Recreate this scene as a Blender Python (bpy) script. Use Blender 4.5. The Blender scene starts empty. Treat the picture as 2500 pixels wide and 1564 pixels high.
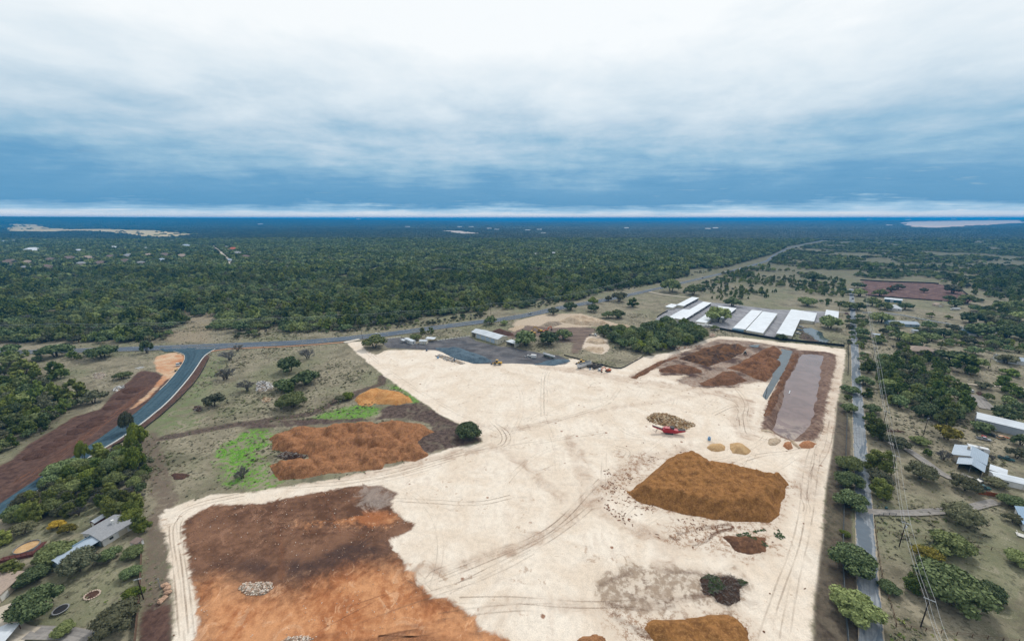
import bpy, bmesh, math, random
import numpy as np
from mathutils import Vector, Matrix, noise as mnoise

R = math.radians
rng = random.Random(11)
nrg = np.random.default_rng(7)
scene = bpy.context.scene
COL = scene.collection

# ------------------------------------------------------------------ camera
CAM_H, FPX, PITCH = 120.0, 962.0, R(14.5)
cam_d = bpy.data.cameras.new('camera'); cam = bpy.data.objects.new('camera', cam_d); COL.objects.link(cam)
cam_d.sensor_width = 36.0; cam_d.lens = 36.0 * FPX / 2500.0
cam_d.clip_start = 1.0; cam_d.clip_end = 90000.0
cam.location = (0, 0, CAM_H); cam.rotation_euler = (R(90) - PITCH, 0, 0)
scene.camera = cam

# ------------------------------------------------------------------ light
SUN_EL, SUN_AZ = R(46), R(28)            # azimuth clockwise from +Y: ahead of the camera, a little right, behind the cloud
sun_d = bpy.data.lights.new('sun', 'SUN'); sun = bpy.data.objects.new('sun', sun_d); COL.objects.link(sun)
sun_d.energy = 1.5; sun_d.angle = R(11); sun_d.color = (1.0, 0.965, 0.91)
sd = Vector((math.sin(SUN_AZ) * math.cos(SUN_EL), math.cos(SUN_AZ) * math.cos(SUN_EL), math.sin(SUN_EL)))
sun.rotation_euler = sd.to_track_quat('Z', 'Y').to_euler()

vs = scene.view_settings
vs.view_transform = 'Standard'; vs.look = 'None'; vs.exposure = 0.80; vs.gamma = 1.0; vs.use_curve_mapping = False
scene.render.engine = 'CYCLES'
cy = scene.cycles
cy.max_bounces = 6; cy.diffuse_bounces = 2; cy.glossy_bounces = 2; cy.transparent_max_bounces = 8; cy.volume_bounces = 1
cy.use_denoising = True; cy.use_adaptive_sampling = True; cy.adaptive_threshold = 0.015
cy.caustics_reflective = cy.caustics_refractive = False
scene.render.film_transparent = False


class NT:
    """small wrapper that writes shader nodes"""
    def __init__(s, tree):
        s.t = tree; s.n = tree.nodes; s.n.clear()
    def new(s, typ, **kw):
        n = s.n.new(typ)
        for k, v in kw.items(): setattr(n, k, v)
        return n
    def put(s, sock, v):
        if v is None: return
        if hasattr(v, 'is_linked') or hasattr(v, 'links'): s.t.links.new(v, sock)
        elif isinstance(v, (tuple, list)) and len(v) == 3 and sock.type == 'RGBA': sock.default_value = (*v, 1)
        else: sock.default_value = v
    def math(s, op, a, b=None, c=None, clamp=False):
        n = s.new('ShaderNodeMath', operation=op, use_clamp=clamp)
        for i, v in enumerate((a, b, c)): s.put(n.inputs[i], v)
        return n.outputs[0]
    def add(s, a, b): return s.math('ADD', a, b)
    def mul(s, a, b): return s.math('MULTIPLY', a, b)
    def sub(s, a, b): return s.math('SUBTRACT', a, b)
    def vmath(s, op, a, b=None):
        n = s.new('ShaderNodeVectorMath', operation=op)
        s.put(n.inputs[0], a)
        if b is not None: s.put(n.inputs[3] if op == 'SCALE' else n.inputs[1], b)
        return n.outputs[0]
    def smooth(s, x, lo, hi, a=0.0, b=1.0):
        n = s.new('ShaderNodeMapRange', interpolation_type='SMOOTHSTEP')
        for i, v in enumerate((x, lo, hi, a, b)): s.put(n.inputs[i], v)
        return n.outputs[0]
    def noise(s, vec, scale, detail=4.0, rough=0.55, dist=0.0, dims='2D'):
        n = s.new('ShaderNodeTexNoise', noise_dimensions=dims)
        s.put(n.inputs['Vector'], vec); s.put(n.inputs['Scale'], scale); s.put(n.inputs['Detail'], detail)
        s.put(n.inputs['Roughness'], rough); s.put(n.inputs['Distortion'], dist)
        return n.outputs[0]
    def voronoi(s, vec, scale, feature='F1', out='Distance', rand=1.0):
        n = s.new('ShaderNodeTexVoronoi', feature=feature)
        s.put(n.inputs['Vector'], vec); s.put(n.inputs['Scale'], scale); s.put(n.inputs['Randomness'], rand)
        return n.outputs[out]
    def map(s, vec, scale=(1, 1, 1), rot=(0, 0, 0), loc=(0, 0, 0)):
        n = s.new('ShaderNodeMapping')
        s.put(n.inputs['Vector'], vec); n.inputs['Location'].default_value = loc
        n.inputs['Rotation'].default_value = rot; n.inputs['Scale'].default_value = scale
        return n.outputs[0]
    def mix(s, fac, a, b, blend='MIX'):
        n = s.new('ShaderNodeMix', data_type='RGBA', blend_type=blend)
        s.put(n.inputs[0], fac); s.put(n.inputs[6], a); s.put(n.inputs[7], b)
        return n.outputs[2]
    def ramp(s, x, stops, interp='LINEAR'):
        n = s.new('ShaderNodeValToRGB'); cr = n.color_ramp; cr.interpolation = interp
        while len(cr.elements) < len(stops): cr.elements.new(0.5)
        for e, (p, c) in zip(cr.elements, stops): e.position = p; e.color = (*c, 1)
        s.put(n.inputs[0], x); return n.outputs[0]
    def attr(s, name, out='Fac'):
        n = s.new('ShaderNodeAttribute', attribute_name=name); return n.outputs[out]
    def coord(s, out='Object'): return s.new('ShaderNodeTexCoord').outputs[out]
    def xyz(s, vec):
        n = s.new('ShaderNodeSeparateXYZ'); s.put(n.inputs[0], vec); return n.outputs
    def comb(s, x, y, z):
        n = s.new('ShaderNodeCombineXYZ')
        for i, v in enumerate((x, y, z)): s.put(n.inputs[i], v)
        return n.outputs[0]
    def bump(s, h, strength=0.5, dist=1.0):
        n = s.new('ShaderNodeBump'); s.put(n.inputs['Height'], h); s.put(n.inputs['Strength'], strength); s.put(n.inputs['Distance'], dist)
        return n.outputs[0]
    def out(s, color, rough=0.85, normal=None, spec=0.3, metal=0.0, alpha=None, subsurf=None):
        b = s.new('ShaderNodeBsdfPrincipled'); o = s.new('ShaderNodeOutputMaterial')
        s.put(b.inputs['Base Color'], color); s.put(b.inputs['Roughness'], rough); s.put(b.inputs['Metallic'], metal)
        s.put(b.inputs['Specular IOR Level'], spec); s.put(b.inputs['Alpha'], alpha)
        if normal is not None: s.t.links.new(normal, b.inputs['Normal'])
        s.t.links.new(b.outputs[0], o.inputs[0]); return b


def lin(c):
    c = c / 255.0
    return c / 12.92 if c <= 0.04045 else ((c + 0.055) / 1.055) ** 2.4
def S(r, g, b, k=0.66):
    """base colour of a surface that shows as sRGB r,g,b under the overcast light"""
    return (lin(r) * k, lin(g) * k, lin(b) * k)

# ------------------------------------------------------------------ sky
world = bpy.data.worlds.new('World'); scene.world = world; world.use_nodes = True
w = NT(world.node_tree)
wd = w.coord('Generated')
wx, wy, wz = w.xyz(wd)
zz = w.math('MAXIMUM', wz, 0.0)
inv = w.math('DIVIDE', 1.0, w.add(zz, 0.045))
q = w.comb(w.mul(wx, inv), w.mul(wy, inv), 0.0)          # where the ray meets the cloud deck
n1 = w.noise(w.map(q, scale=(0.34, 0.50, 1), loc=(3.1, 0.4, 0)), 1.0, 5.0, 0.55, 0.15)
n2 = w.noise(w.map(q, scale=(0.9, 1.2, 1), loc=(7, 3, 0)), 1.7, 5.0, 0.58, 0.2)
n3 = w.noise(w.map(wd, scale=(4.2, 4.2, 11.0), loc=(1, 5, 0)), 1.0, 8.0, 0.62, 0.25, '3D')
n4 = w.noise(w.map(wd, scale=(11.0, 11.0, 30.0), loc=(4, 2, 0)), 1.0, 6.0, 0.6, 0.2, '3D')
cl = w.add(w.mul(w.sub(n1, 0.5), 0.50), w.add(w.mul(w.sub(n2, 0.5), 0.26), w.add(w.mul(w.sub(n3, 0.5), 0.85), w.mul(w.sub(n4, 0.5), 0.22))))
amp = w.smooth(zz, 0.0, 0.12, 0.020, 0.25)
el = w.add(zz, w.mul(cl, amp))
cloud = w.ramp(w.math('MAXIMUM', el, 0.0), [
    (0.000, S(244, 246, 246, 1)), (0.009, S(240, 244, 246, 1)), (0.017, S(166, 202, 226, 1)), (0.030, S(92, 150, 190, 1)),
    (0.07, S(106, 159, 196, 1)), (0.125, S(146, 184, 209, 1)), (0.185, S(186, 207, 222, 1)), (0.26, S(216, 228, 236, 1)),
    (0.37, S(242, 246, 248, 1)), (1.0, S(246, 248, 249, 1))])
sky = w.new('ShaderNodeTexSky', sky_type='NISHITA', sun_disc=False)
sky.sun_elevation = SUN_EL; sky.sun_rotation = SUN_AZ; sky.altitude = 400
cover = w.smooth(w.add(n2, w.mul(n1, 0.5)), 0.36, 0.62, 0.80, 0.97)
skyc = w.vmath('SCALE', sky.outputs[0], 0.09)
bg = w.new('ShaderNodeBackground'); w.put(bg.inputs[0], w.mix(cover, skyc, cloud)); bg.inputs[1].default_value = 0.62
wo = w.new('ShaderNodeOutputWorld'); world.node_tree.links.new(bg.outputs[0], wo.inputs[0])

# ------------------------------------------------------------------ where things stand
# The survey table gives places as sightings on the photograph; each is carried to the ground plane (or to height z).
SIGHT = {0: (0, 0, 1.0343)}
for _i, _y in enumerate((500, 820, 1180)):
    for _j in range(4): SIGHT[_i * 4 + _j + 1] = (625 * _j, _y, 0.2586)
_c, _s = math.cos(PITCH), math.sin(PITCH)
def at(px, py, z=0.0):
    u = (px - 1250) / FPX; v = -(py - 782) / FPX
    d = (u, _c + v * _s, -_s + v * _c)
    t = (z - CAM_H) / d[2]
    return (d[0] * t, d[1] * t)
def P(r, x, y, z=0.0):
    a, b, k = SIGHT[r]; return at(a + x * k, b + y * k, z)
def PL(r, pts, z=0.0): return [P(r, x, y, z) for x, y in pts]
def V(r, x, y, z=0.0): q = P(r, x, y, z); return Vector((q[0], q[1], z))

def seg_dist(X, Y, pts, closed=False):
    d = np.full(X.shape, 1e9)
    n = len(pts)
    for i in range(n if closed else n - 1):
        ax, ay = pts[i]; bx, by = pts[(i + 1) % n]
        dx, dy = bx - ax, by - ay; L = dx * dx + dy * dy + 1e-12
        t = np.clip(((X - ax) * dx + (Y - ay) * dy) / L, 0, 1)
        d = np.minimum(d, np.hypot(X - ax - t * dx, Y - ay - t * dy))
    return d
def inside(X, Y, pts):
    r = np.zeros(X.shape, bool); n = len(pts)
    for i in range(n):
        ax, ay = pts[i]; bx, by = pts[(i + 1) % n]
        c = ((ay > Y) != (by > Y))
        with np.errstate(divide='ignore', invalid='ignore'):
            xx = (bx - ax) * (Y - ay) / (by - ay + 1e-12) + ax
        r ^= c & (X < xx)
    return r
def sdf(X, Y, pts):
    d = seg_dist(X, Y, pts, True)
    return np.where(inside(X, Y, pts), d, -d)
def smst(x, a, b):
    t = np.clip((x - a) / (b - a), 0, 1); return t * t * (3 - 2 * t)

def vnoise(X, Y, seed=0):
    """value noise on arrays, cell size 1"""
    xi = np.floor(X).astype(np.int64); yi = np.floor(Y).astype(np.int64)
    fx = X - xi; fy = Y - yi; fx = fx * fx * (3 - 2 * fx); fy = fy * fy * (3 - 2 * fy)
    def h(a, b):
        n = (a * 374761393 + b * 668265263 + seed * 974711) & 0xFFFFFFFF
        n = ((n ^ (n >> 13)) * 1274126177) & 0xFFFFFFFF
        return ((n ^ (n >> 16)) & 0xFFFF) / 65535.0
    return (h(xi, yi) * (1 - fx) + h(xi + 1, yi) * fx) * (1 - fy) + (h(xi, yi + 1) * (1 - fx) + h(xi + 1, yi + 1) * fx) * fy
def fbm(X, Y, scale, octs=4, seed=0, gain=0.5):
    r = 0; a = 1; tot = 0; f = 1.0 / scale
    for o in range(octs):
        r = r + a * (vnoise(X * f + o * 17.3, Y * f + o * 9.1, seed + o) - 0.5); tot += a; a *= gain; f *= 2.03
    return r / tot * 2

# ------------------------------------------------------------------ objects
def tag(o, label=None, cat=None, group=None, kind=None):
    if label: o['label'] = label
    if cat: o['category'] = cat
    if group: o['group'] = group
    if kind: o['kind'] = kind
    return o
def link(name, me, m=None, parent=None):
    if m is not None and len(me.materials) == 0:
        for mm in (m if isinstance(m, (list, tuple)) else [m]): me.materials.append(mm)
    o = bpy.data.objects.new(name, me); COL.objects.link(o)
    if parent is not None: o.parent = parent
    return o
def empty(name, loc=(0, 0, 0), rz=0.0, label=None, cat=None, group=None):
    o = bpy.data.objects.new(name, None); COL.objects.link(o); o.empty_display_size = 0.5
    o.location = loc if len(loc) == 3 else (loc[0], loc[1], 0); o.rotation_euler = (0, 0, rz)
    return tag(o, label, cat, group)
def copy_tree(o, parent=None):
    c = o.copy(); COL.objects.link(c); c.parent = parent
    for ch in o.children: copy_tree(ch, c)
    return c

class MB:
    """collects shapes; build() links them as ONE mesh object"""
    def __init__(s): s.v = []; s.f = []; s.m = []; s.mi = 0
    def mat(s, i): s.mi = i; return s
    def poly(s, pts):
        b = len(s.v); s.v += [tuple(p) for p in pts]; s.f.append(tuple(range(b, b + len(pts)))); s.m.append(s.mi); return s
    def _add(s, v, f):
        b = len(s.v); s.v += [tuple(p) for p in v]
        for q in f: s.f.append(tuple(b + i for i in q)); s.m.append(s.mi)
        return s
    def box(s, x0, x1, y0, y1, z0, z1, M=None):
        v = [Vector(p) for p in ((x0, y0, z0), (x1, y0, z0), (x1, y1, z0), (x0, y1, z0), (x0, y0, z1), (x1, y0, z1), (x1, y1, z1), (x0, y1, z1))]
        if M is not None: v = [M @ p for p in v]
        return s._add(v, [(0, 3, 2, 1), (4, 5, 6, 7), (0, 1, 5, 4), (1, 2, 6, 5), (2, 3, 7, 6), (3, 0, 4, 7)])
    def cbox(s, c, d, M=None):
        return s.box(c[0] - d[0] / 2, c[0] + d[0] / 2, c[1] - d[1] / 2, c[1] + d[1] / 2, c[2] - d[2] / 2, c[2] + d[2] / 2, M)
    def hexa(s, lo, hi):
        return s._add(list(lo) + list(hi), [(0, 3, 2, 1), (4, 5, 6, 7), (0, 1, 5, 4), (1, 2, 6, 5), (2, 3, 7, 6), (3, 0, 4, 7)])
    def extr(s, prof, axis, a, b):
        """profile of 2-D points pulled along an axis: 'x' -> (y,z), 'y' -> (x,z), 'z' -> (x,y)"""
        mk = {'x': lambda p, t: (t, p[0], p[1]), 'y': lambda p, t: (p[0], t, p[1]), 'z': lambda p, t: (p[0], p[1], t)}[axis]
        n = len(prof); v = [mk(p, a) for p in prof] + [mk(p, b) for p in prof]
        f = [tuple(range(n))[::-1], tuple(range(n, 2 * n))] + [(i, (i + 1) % n, n + (i + 1) % n, n + i) for i in range(n)]
        return s._add(v, f)
    def tube(s, p0, p1, r0, r1=None, n=8, caps=True):
        p0 = Vector(p0); p1 = Vector(p1); r1 = r0 if r1 is None else r1
        d = (p1 - p0); d = d.normalized() if d.length > 1e-9 else Vector((0, 0, 1))
        a = d.orthogonal().normalized(); b = d.cross(a)
        v = []
        for p, r in ((p0, r0), (p1, r1)):
            v += [p + (a * math.cos(2 * math.pi * i / n) + b * math.sin(2 * math.pi * i / n)) * r for i in range(n)]
        f = [(i, (i + 1) % n, n + (i + 1) % n, n + i) for i in range(n)]
        if caps: f += [tuple(range(n))[::-1], tuple(range(n, 2 * n))]
        return s._add(v, f)
    def path(s, pts, r, n=6):
        for a, b in zip(pts[:-1], pts[1:]): s.tube(a, b, r, r, n)
        return s
    def ball(s, c, r, n=8, m=6, sc=(1, 1, 1), seed=None, jit=0.0):
        v = []; f = []; rr = random.Random(seed)
        for j in range(m + 1):
            th = math.pi * j / m
            for i in range(n):
                ph = 2 * math.pi * i / n; k = r * (1 + (rr.random() - 0.5) * 2 * jit)
                v.append((c[0] + k * sc[0] * math.sin(th) * math.cos(ph), c[1] + k * sc[1] * math.sin(th) * math.sin(ph), c[2] + k * sc[2] * math.cos(th)))
        for j in range(m):
            for i in range(n): f.append((j * n + i, (j + 1) * n + i, (j + 1) * n + (i + 1) % n, j * n + (i + 1) % n))
        return s._add(v, f)
    def mesh(s, name, smooth=False):
        me = bpy.data.meshes.new(name); me.from_pydata(s.v, [], s.f); me.update()
        if any(s.m): me.polygons.foreach_set('material_index', s.m)
        if smooth: me.polygons.foreach_set('use_smooth', [True] * len(s.f))
        return me
    def build(s, name, m, parent=None, smooth=False): return link(name, s.mesh(name, smooth), m, parent)

# ------------------------------------------------------------------ materials
MATS = {}
def mat(name, color, rough=0.7, var=0.12, scale=1.5, metal=0.0, spec=0.3, stripes=None, dirt=0.0, objvar=0.0):
    """plain procedural paint: base colour with cloudy wear, optional ribs and grime"""
    if name in MATS: return MATS[name]
    m = bpy.data.materials.new(name); m.use_nodes = True; t = NT(m.node_tree); MATS[name] = m
    co = t.coord('Object')
    n = t.noise(co, scale, 4.0, 0.6, 0.0, '3D')
    k = t.smooth(n, 0.25, 0.75, 1 - var, 1 + var)
    c = t.vmath('SCALE', color, k)
    if dirt:
        d = t.smooth(t.noise(t.map(co, scale=(1, 1, 0.35)), scale * 0.6, 4.0, 0.7, 0.0, '3D'), 0.5, 0.75, 0.0, dirt)
        c = t.mix(d, c, S(120, 96, 74, 0.5))
    if objvar:
        oi = t.new('ShaderNodeObjectInfo')
        c = t.vmath('SCALE', c, t.smooth(oi.outputs['Random'], 0, 1, 1 - objvar, 1 + objvar))
    nm = None
    if stripes:
        ax, pitch, dep = stripes
        x = t.xyz(co)[{'x': 0, 'y': 1, 'z': 2}[ax]]
        wv = t.math('PINGPONG', t.mul(x, 1.0 / pitch), 0.5)
        nm = t.bump(t.smooth(wv, 0.1, 0.3), 0.6, dep)
    t.out(c, rough, nm, spec, metal); return m
def flat_glass(name='window_glass', c=(0.03, 0.04, 0.05)):
    return mat(name, c, 0.12, 0.3, 0.4, 0.0, 0.6)

# ------------------------------------------------------------------ ground: one terrain sheet, split by what covers it
Z = {}
Z['pad'] = (PL(6, [(850, 60), (950, 160), (1075, 265), (1110, 290), (1220, 385), (1500, 580), (1760, 755), (2070, 905), (2120, 955), (2150, 1005),
                   (1830, 1068), (1640, 1122), (1330, 1222), (1200, 1242), (800, 1345), (420, 1400), (180, 1435)])
            + PL(9, [(2417, 80), (2000, 108), (1700, 195), (1550, 240), (1515, 300), (1560, 480), (1590, 700), (1600, 900), (1630, 1150), (1630, 1485), (1640, 2100)])
            + PL(12, [(400, 2100), (425, 1485), (440, 1100), (470, 900), (490, 700), (520, 500), (530, 250), (555, 0)])
            + PL(8, [(590, 1200), (610, 1050), (640, 800), (655, 620), (700, 420), (738, 125), (400, 82), (100, 60), (0, 42)])
            + PL(7, [(2100, 10), (1980, 0), (1850, 30), (1700, 85), (1500, 155), (1200, 205), (1030, 315), (960, 305), (600, 218), (540, 208), (552, 240), (380, 278), (200, 265)])
            + PL(6, [(2417, 255), (2200, 262), (2080, 262), (1700, 132), (1240, 130), (1130, 180), (1050, 150), (1000, 90), (990, 55)]))
Z['red'] = (PL(9, [(2417, 192), (2000, 207), (1830, 290), (1735, 370), (1712, 450), (1750, 560), (1785, 750), (1800, 900), (1840, 1050), (1860, 1300), (1880, 1485), (1890, 2100)])
            + PL(10, [(2600, 2100), (2417, 1490), (2200, 1390), (1990, 1200), (1800, 1080), (1640, 1050), (1500, 890), (1400, 790), (1420, 740), (1290, 620), (1240, 540),
                      (1480, 430), (1500, 370), (1390, 340), (1310, 260), (1270, 170), (1360, 90), (1200, 20), (950, 10), (600, 80), (300, 140), (0, 195)]))
Z['orange'] = (PL(10, [(0, 1060), (430, 1040), (600, 920), (850, 830), (1000, 790), (1250, 760), (1500, 880), (1640, 1040), (1990, 1190), (2500, 1500), (2650, 2100), (-560, 2100)])
               + PL(9, [(1890, 1485), (1840, 1050), (1860, 950), (2000, 900), (2300, 1010)]))
Z['orange_b'] = PL(10, [(400, 370), (560, 350), (900, 330), (1060, 250), (1280, 260), (1330, 330), (1290, 390), (1100, 410), (900, 370), (520, 400)])
Z['char'] = PL(10, [(-400, 770), (0, 750), (500, 730), (800, 590), (1000, 480), (1150, 540), (1290, 650), (1200, 780), (1000, 790), (800, 870), (560, 900), (0, 840)])
Z['tri'] = PL(6, [(1180, 690), (1300, 650), (1500, 640), (1560, 622), (1760, 757), (2070, 907), (2150, 1007), (1830, 1067), (1640, 1112), (1560, 1060), (1500, 960),
                  (1660, 920), (1640, 830), (1350, 770), (1000, 800), (300, 860), (-100, 870), (-200, 830), (300, 795), (500, 780), (1100, 775), (1170, 755)])
Z['green'] = PL(6, [(0, 870), (110, 870), (140, 960), (60, 1100), (60, 1200), (190, 1380), (150, 1432), (0, 1440), (-200, 1420), (-350, 1200), (-300, 1000)])
Z['green_b'] = PL(6, [(500, 790), (760, 690), (1000, 650), (1180, 690), (1100, 775), (900, 800), (700, 800)])
Z['green_c'] = PL(6, [(1240, 465), (1400, 490), (1570, 640), (1500, 640), (1350, 520)])
Z['green_d'] = PL(5, [(1480, 700), (1800, 400), (1980, 230), (2100, 200), (2100, 330), (1900, 560), (1800, 760), (2000, 800), (1500, 930), (1350, 900)])
Z['brown'] = PL(5, [(1540, 372), (1480, 340), (1330, 320), (1200, 440), (1050, 560), (950, 690), (700, 760), (500, 890), (300, 1000), (100, 1170), (0, 1220), (-400, 1480), (-800, 1800),
                    (-300, 1800), (180, 1465), (400, 1320), (650, 1170), (870, 1020), (1100, 860), (1270, 740), (1400, 620), (1540, 490), (1640, 375), (1640, 340)])
Z['brown_b'] = PL(5, [(1985, 160), (1970, 210), (1880, 380), (1780, 500), (1600, 680), (1400, 840), (1250, 950), (1000, 1070), (700, 1260), (400, 1465), (350, 1440), (640, 1265), (1000, 1030),
                      (1200, 915), (1400, 768), (1590, 610), (1740, 440), (1850, 300), (1915, 190)])
Z['brown_c'] = PL(9, [(1400, 1130), (1620, 1130), (1630, 1485), (1640, 2100), (1290, 2100), (1312, 1300)])
Z['tan'] = PL(5, [(1480, 190), (1600, 160), (1700, 155), (1760, 195), (1745, 250), (1650, 372), (1560, 425), (1400, 590), (1230, 700), (1215, 685), (1380, 560), (1490, 440), (1540, 370), (1480, 330), (1455, 240)])
Z['strip'] = (PL(12, [(555, 0), (530, 250), (520, 500), (490, 700), (470, 900), (440, 1100), (425, 1485), (400, 2100), (1000, 2100), (880, 1485), (850, 1000), (800, 700), (790, 300), (790, 0)])
              + PL(8, [(780, 900), (720, 640), (655, 610), (640, 800), (610, 1050)]))
Z['bank'] = PL(8, [(230, 130), (530, 150), (650, 180), (640, 300), (600, 420), (560, 620), (530, 820), (500, 940), (420, 1000), (300, 1000), (150, 980), (60, 920), (-60, 890), (-30, 700), (70, 480), (150, 330)])
Z['compost'] = PL(7, [(1120, 392), (1140, 370), (1500, 190), (1960, 30), (2250, 50), (2417, 78), (2700, 120), (2560, 330), (2417, 430), (2200, 440), (2100, 490), (1850, 490), (1700, 475), (1560, 430), (1640, 372),
                      (1400, 372), (1390, 300), (1270, 335), (1170, 402)])
Z['gravel'] = (PL(2, [(1210, 1265), (1400, 1250), (1500, 1312), (1540, 1300), (1700, 1280), (2010, 1238), (2080, 1285), (2310, 1335), (2417, 1340)])
               + PL(7, [(60, 120), (270, 160), (430, 180), (550, 232), (510, 265), (380, 282), (200, 267)])
               + PL(6, [(2417, 258), (2200, 262), (2080, 262), (1700, 134), (1240, 112), (1180, 60)]))
Z['yard'] = (PL(3, [(1350, 1080), (1450, 1000), (1480, 960), (1720, 885), (1830, 918), (2000, 930), (2417, 980)])
             + PL(4, [(30, 985), (430, 1000), (640, 1010), (645, 1095), (500, 1110), (280, 1115), (215, 1275), (0, 1245)])
             + PL(3, [(2300, 1235), (1960, 1175), (1730, 1140), (1450, 1105)]))
Z['plum'] = PL(4, [(900, 712), (1100, 728), (1500, 738), (1700, 758), (1800, 788), (1955, 910), (1830, 935), (1700, 912), (1300, 882), (1100, 862), (920, 852), (900, 780), (870, 730)])
Z['machine'] = PL(3, [(-60, 1240), (0, 1190), (150, 1120), (350, 1140), (700, 1150), (790, 1170), (720, 1300), (620, 1400), (560, 1400), (580, 1290), (480, 1300), (300, 1240), (0, 1262)])
Z['lime'] = PL(7, [(660, 130), (700, 20), (760, -30), (900, 40), (930, 115), (860, 172), (780, 165), (700, 130)])
Z['lime_b'] = PL(3, [(0, 1130), (60, 1090), (300, 1030), (650, 1025), (900, 1095), (1150, 1165), (1100, 1195), (950, 1165), (780, 1150), (400, 1160), (150, 1135), (60, 1160)])
Z['mud'] = PL(4, [(330, 1150), (420, 1170), (570, 1290), (560, 1310), (290, 1265)])
Z['grey'] = PL(10, [(950, 40), (1150, 20), (1360, 95), (1260, 200), (1120, 240), (990, 180)])
Z['far'] = PL(1, [(0, 232), (60, 205), (400, 212), (680, 237), (1000, 232), (1200, 242), (1600, 252), (1800, 271), (1960, 276), (1700, 302), (1500, 311), (1300, 301), (1050, 271), (700, 257), (500, 266), (0, 266)])
Z['far_b'] = PL(4, [(1190, 185), (1700, 178), (2417, 176), (2480, 200), (2000, 215), (1700, 230), (1400, 225), (1250, 210)])
Z['far_c'] = PL(2, [(1700, 238), (1950, 243), (2210, 273), (2000, 280), (1850, 271)])
Z['dry'] = PL(1, [(1480, 1200), (1760, 1180), (1780, 1060), (1680, 1000), (1800, 980), (2000, 960), (2080, 1080), (2000, 1180), (1960, 1240), (2000, 1290), (1600, 1300)])
Z['dry_b'] = PL(1, [(680, 930), (730, 850), (880, 860), (860, 920), (720, 940)])
Z['brush'] = PL(11, [(780, 985), (900, 870), (1150, 790), (1480, 780), (1750, 830), (2150, 860), (2240, 950), (2130, 1140), (1900, 1150), (1500, 1190), (1100, 1190), (880, 1130)])
BIG_HEAP = PL(7, [(1110, 1470), (1260, 1345), (1490, 1150), (1620, 1115), (1700, 1120), (1850, 1200), (2050, 1225), (2290, 1290), (2417, 1320)]) + PL(8, [(70, 1300), (175, 1365), (195, 1410)]) \
    + PL(12, [(190, 0), (160, 130), (100, 240), (90, 300), (30, 350)]) + PL(11, [(2417, 365), (2230, 365), (2050, 350), (1700, 310), (1450, 250), (1180, 170), (1110, 100), (1070, 60)])
LOW_HEAP = PL(11, [(1240, 1370), (1270, 1310), (1330, 1285), (1640, 1270), (1900, 1215), (2020, 1215), (2130, 1265), (2200, 1350), (2240, 1410), (2260, 1650), (1900, 1800), (1500, 1700), (1350, 1490)])
SMEAR = PL(11, [(1480, 430), (1600, 380), (2000, 380), (2350, 400), (2417, 460), (2417, 600), (2250, 690), (2000, 640), (1700, 600), (1500, 560)])
SMEAR_B = PL(11, [(930, 1200), (1100, 1230), (1280, 1290), (1240, 1370), (1350, 1490), (1200, 1485), (1050, 1400), (930, 1290)])
SMEAR_C = PL(7, [(1100, 1170), (1250, 1110), (1300, 1180), (1150, 1330), (950, 1480), (800, 1480), (950, 1330)])
# worn lines: name -> (points, half width)
L = {}
L['ditch'] = (PL(6, [(1200, 375), (1185, 450), (950, 530), (880, 590), (760, 600), (660, 670), (500, 735), (200, 775), (0, 805), (-300, 850), (-880, 965)]), 3.2)
L['ditch_b'] = (PL(5, [(1400, 940), (1440, 1150), (1490, 1300), (1530, 1450)]) + PL(9, [(1590, 190), (1490, 330), (1490, 600), (1500, 900), (1500, 1300), (1500, 1900)]), 3.6)
L['hauls'] = (PL(7, [(-2417, 1420), (-1400, 1290), (-600, 1130), (-200, 1040), (0, 1130), (200, 1310), (480, 1530)]), 3.0)
L['haul_b'] = (PL(10, [(2417, 600), (2000, 740), (1500, 830)]) + [], 2.2)
L['haul_c'] = (PL(11, [(0, 620), (350, 470), (640, 230), (860, 20)]) + PL(7, [(900, 1370), (1240, 1180), (1600, 1060), (1900, 1030)]), 3.0)
L['haul_d'] = (PL(7, [(300, 290), (700, 340), (1100, 420), (1500, 470), (1900, 530), (2200, 620), (2160, 800), (2210, 930)]), 5.5)
L['haul_e'] = (PL(7, [(-2000, 640), (-1000, 760), (0, 880), (400, 800), (900, 690), (1500, 600), (2100, 500)]), 2.0)
L['haul_f'] = (PL(11, [(560, -420), (800, 250), (1300, 480), (1500, 640), (1400, 760)]), 4.0)
L['haul_g'] = (PL(11, [(-600, 1500), (0, 1110), (500, 1150), (900, 1150), (1500, 1080)]), 2.6)
L['haul_h'] = (PL(8, [(350, 1490), (400, 1200), (520, 1000), (570, 800), (600, 600), (620, 400), (660, 200)]), 4.5)

def axis(lo, hi, step, far_lo, far_hi, grow):
    a = list(np.arange(lo, hi + 0.01, step)); s = step; x = lo; pre = []
    while x > far_lo: s *= grow; x -= s; pre.append(x)
    s = step; x = hi; post = []
    while x < far_hi: s *= grow; x += s; post.append(x)
    return np.array(pre[::-1] + a + post)
gx = axis(-345, 445, 2.4, -60000, 60000, 1.07)
gy = axis(66, 570, 2.4, -900, 60000, 1.06)
GX, GY = np.meshgrid(gx, gy)
far_r = np.hypot(GX, GY); az = np.degrees(np.arctan2(GX, GY))
hill_amp = np.interp(az, [-70, -52, -35, -20, -8, 0, 20, 35, 52, 70], [155, 150, 120, 80, 40, 14, 16, 40, 80, 100])
def terrain_z(X, Y):
    r = np.hypot(X, Y); a = np.degrees(np.arctan2(X, Y))
    amp = np.interp(a, [-70, -52, -35, -20, -8, 0, 20, 35, 52, 70], [155, 150, 120, 80, 40, 14, 16, 40, 80, 100])
    z = amp * smst(r, 5200, 15000) + fbm(X, Y, 1700, 3, 5) * 14 * smst(r, 1200, 5000)
    return z
GZ = terrain_z(GX, GY)
near = (np.abs(GX - 40) < 1300) & (GY < 1900)
ATT = {}
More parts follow.
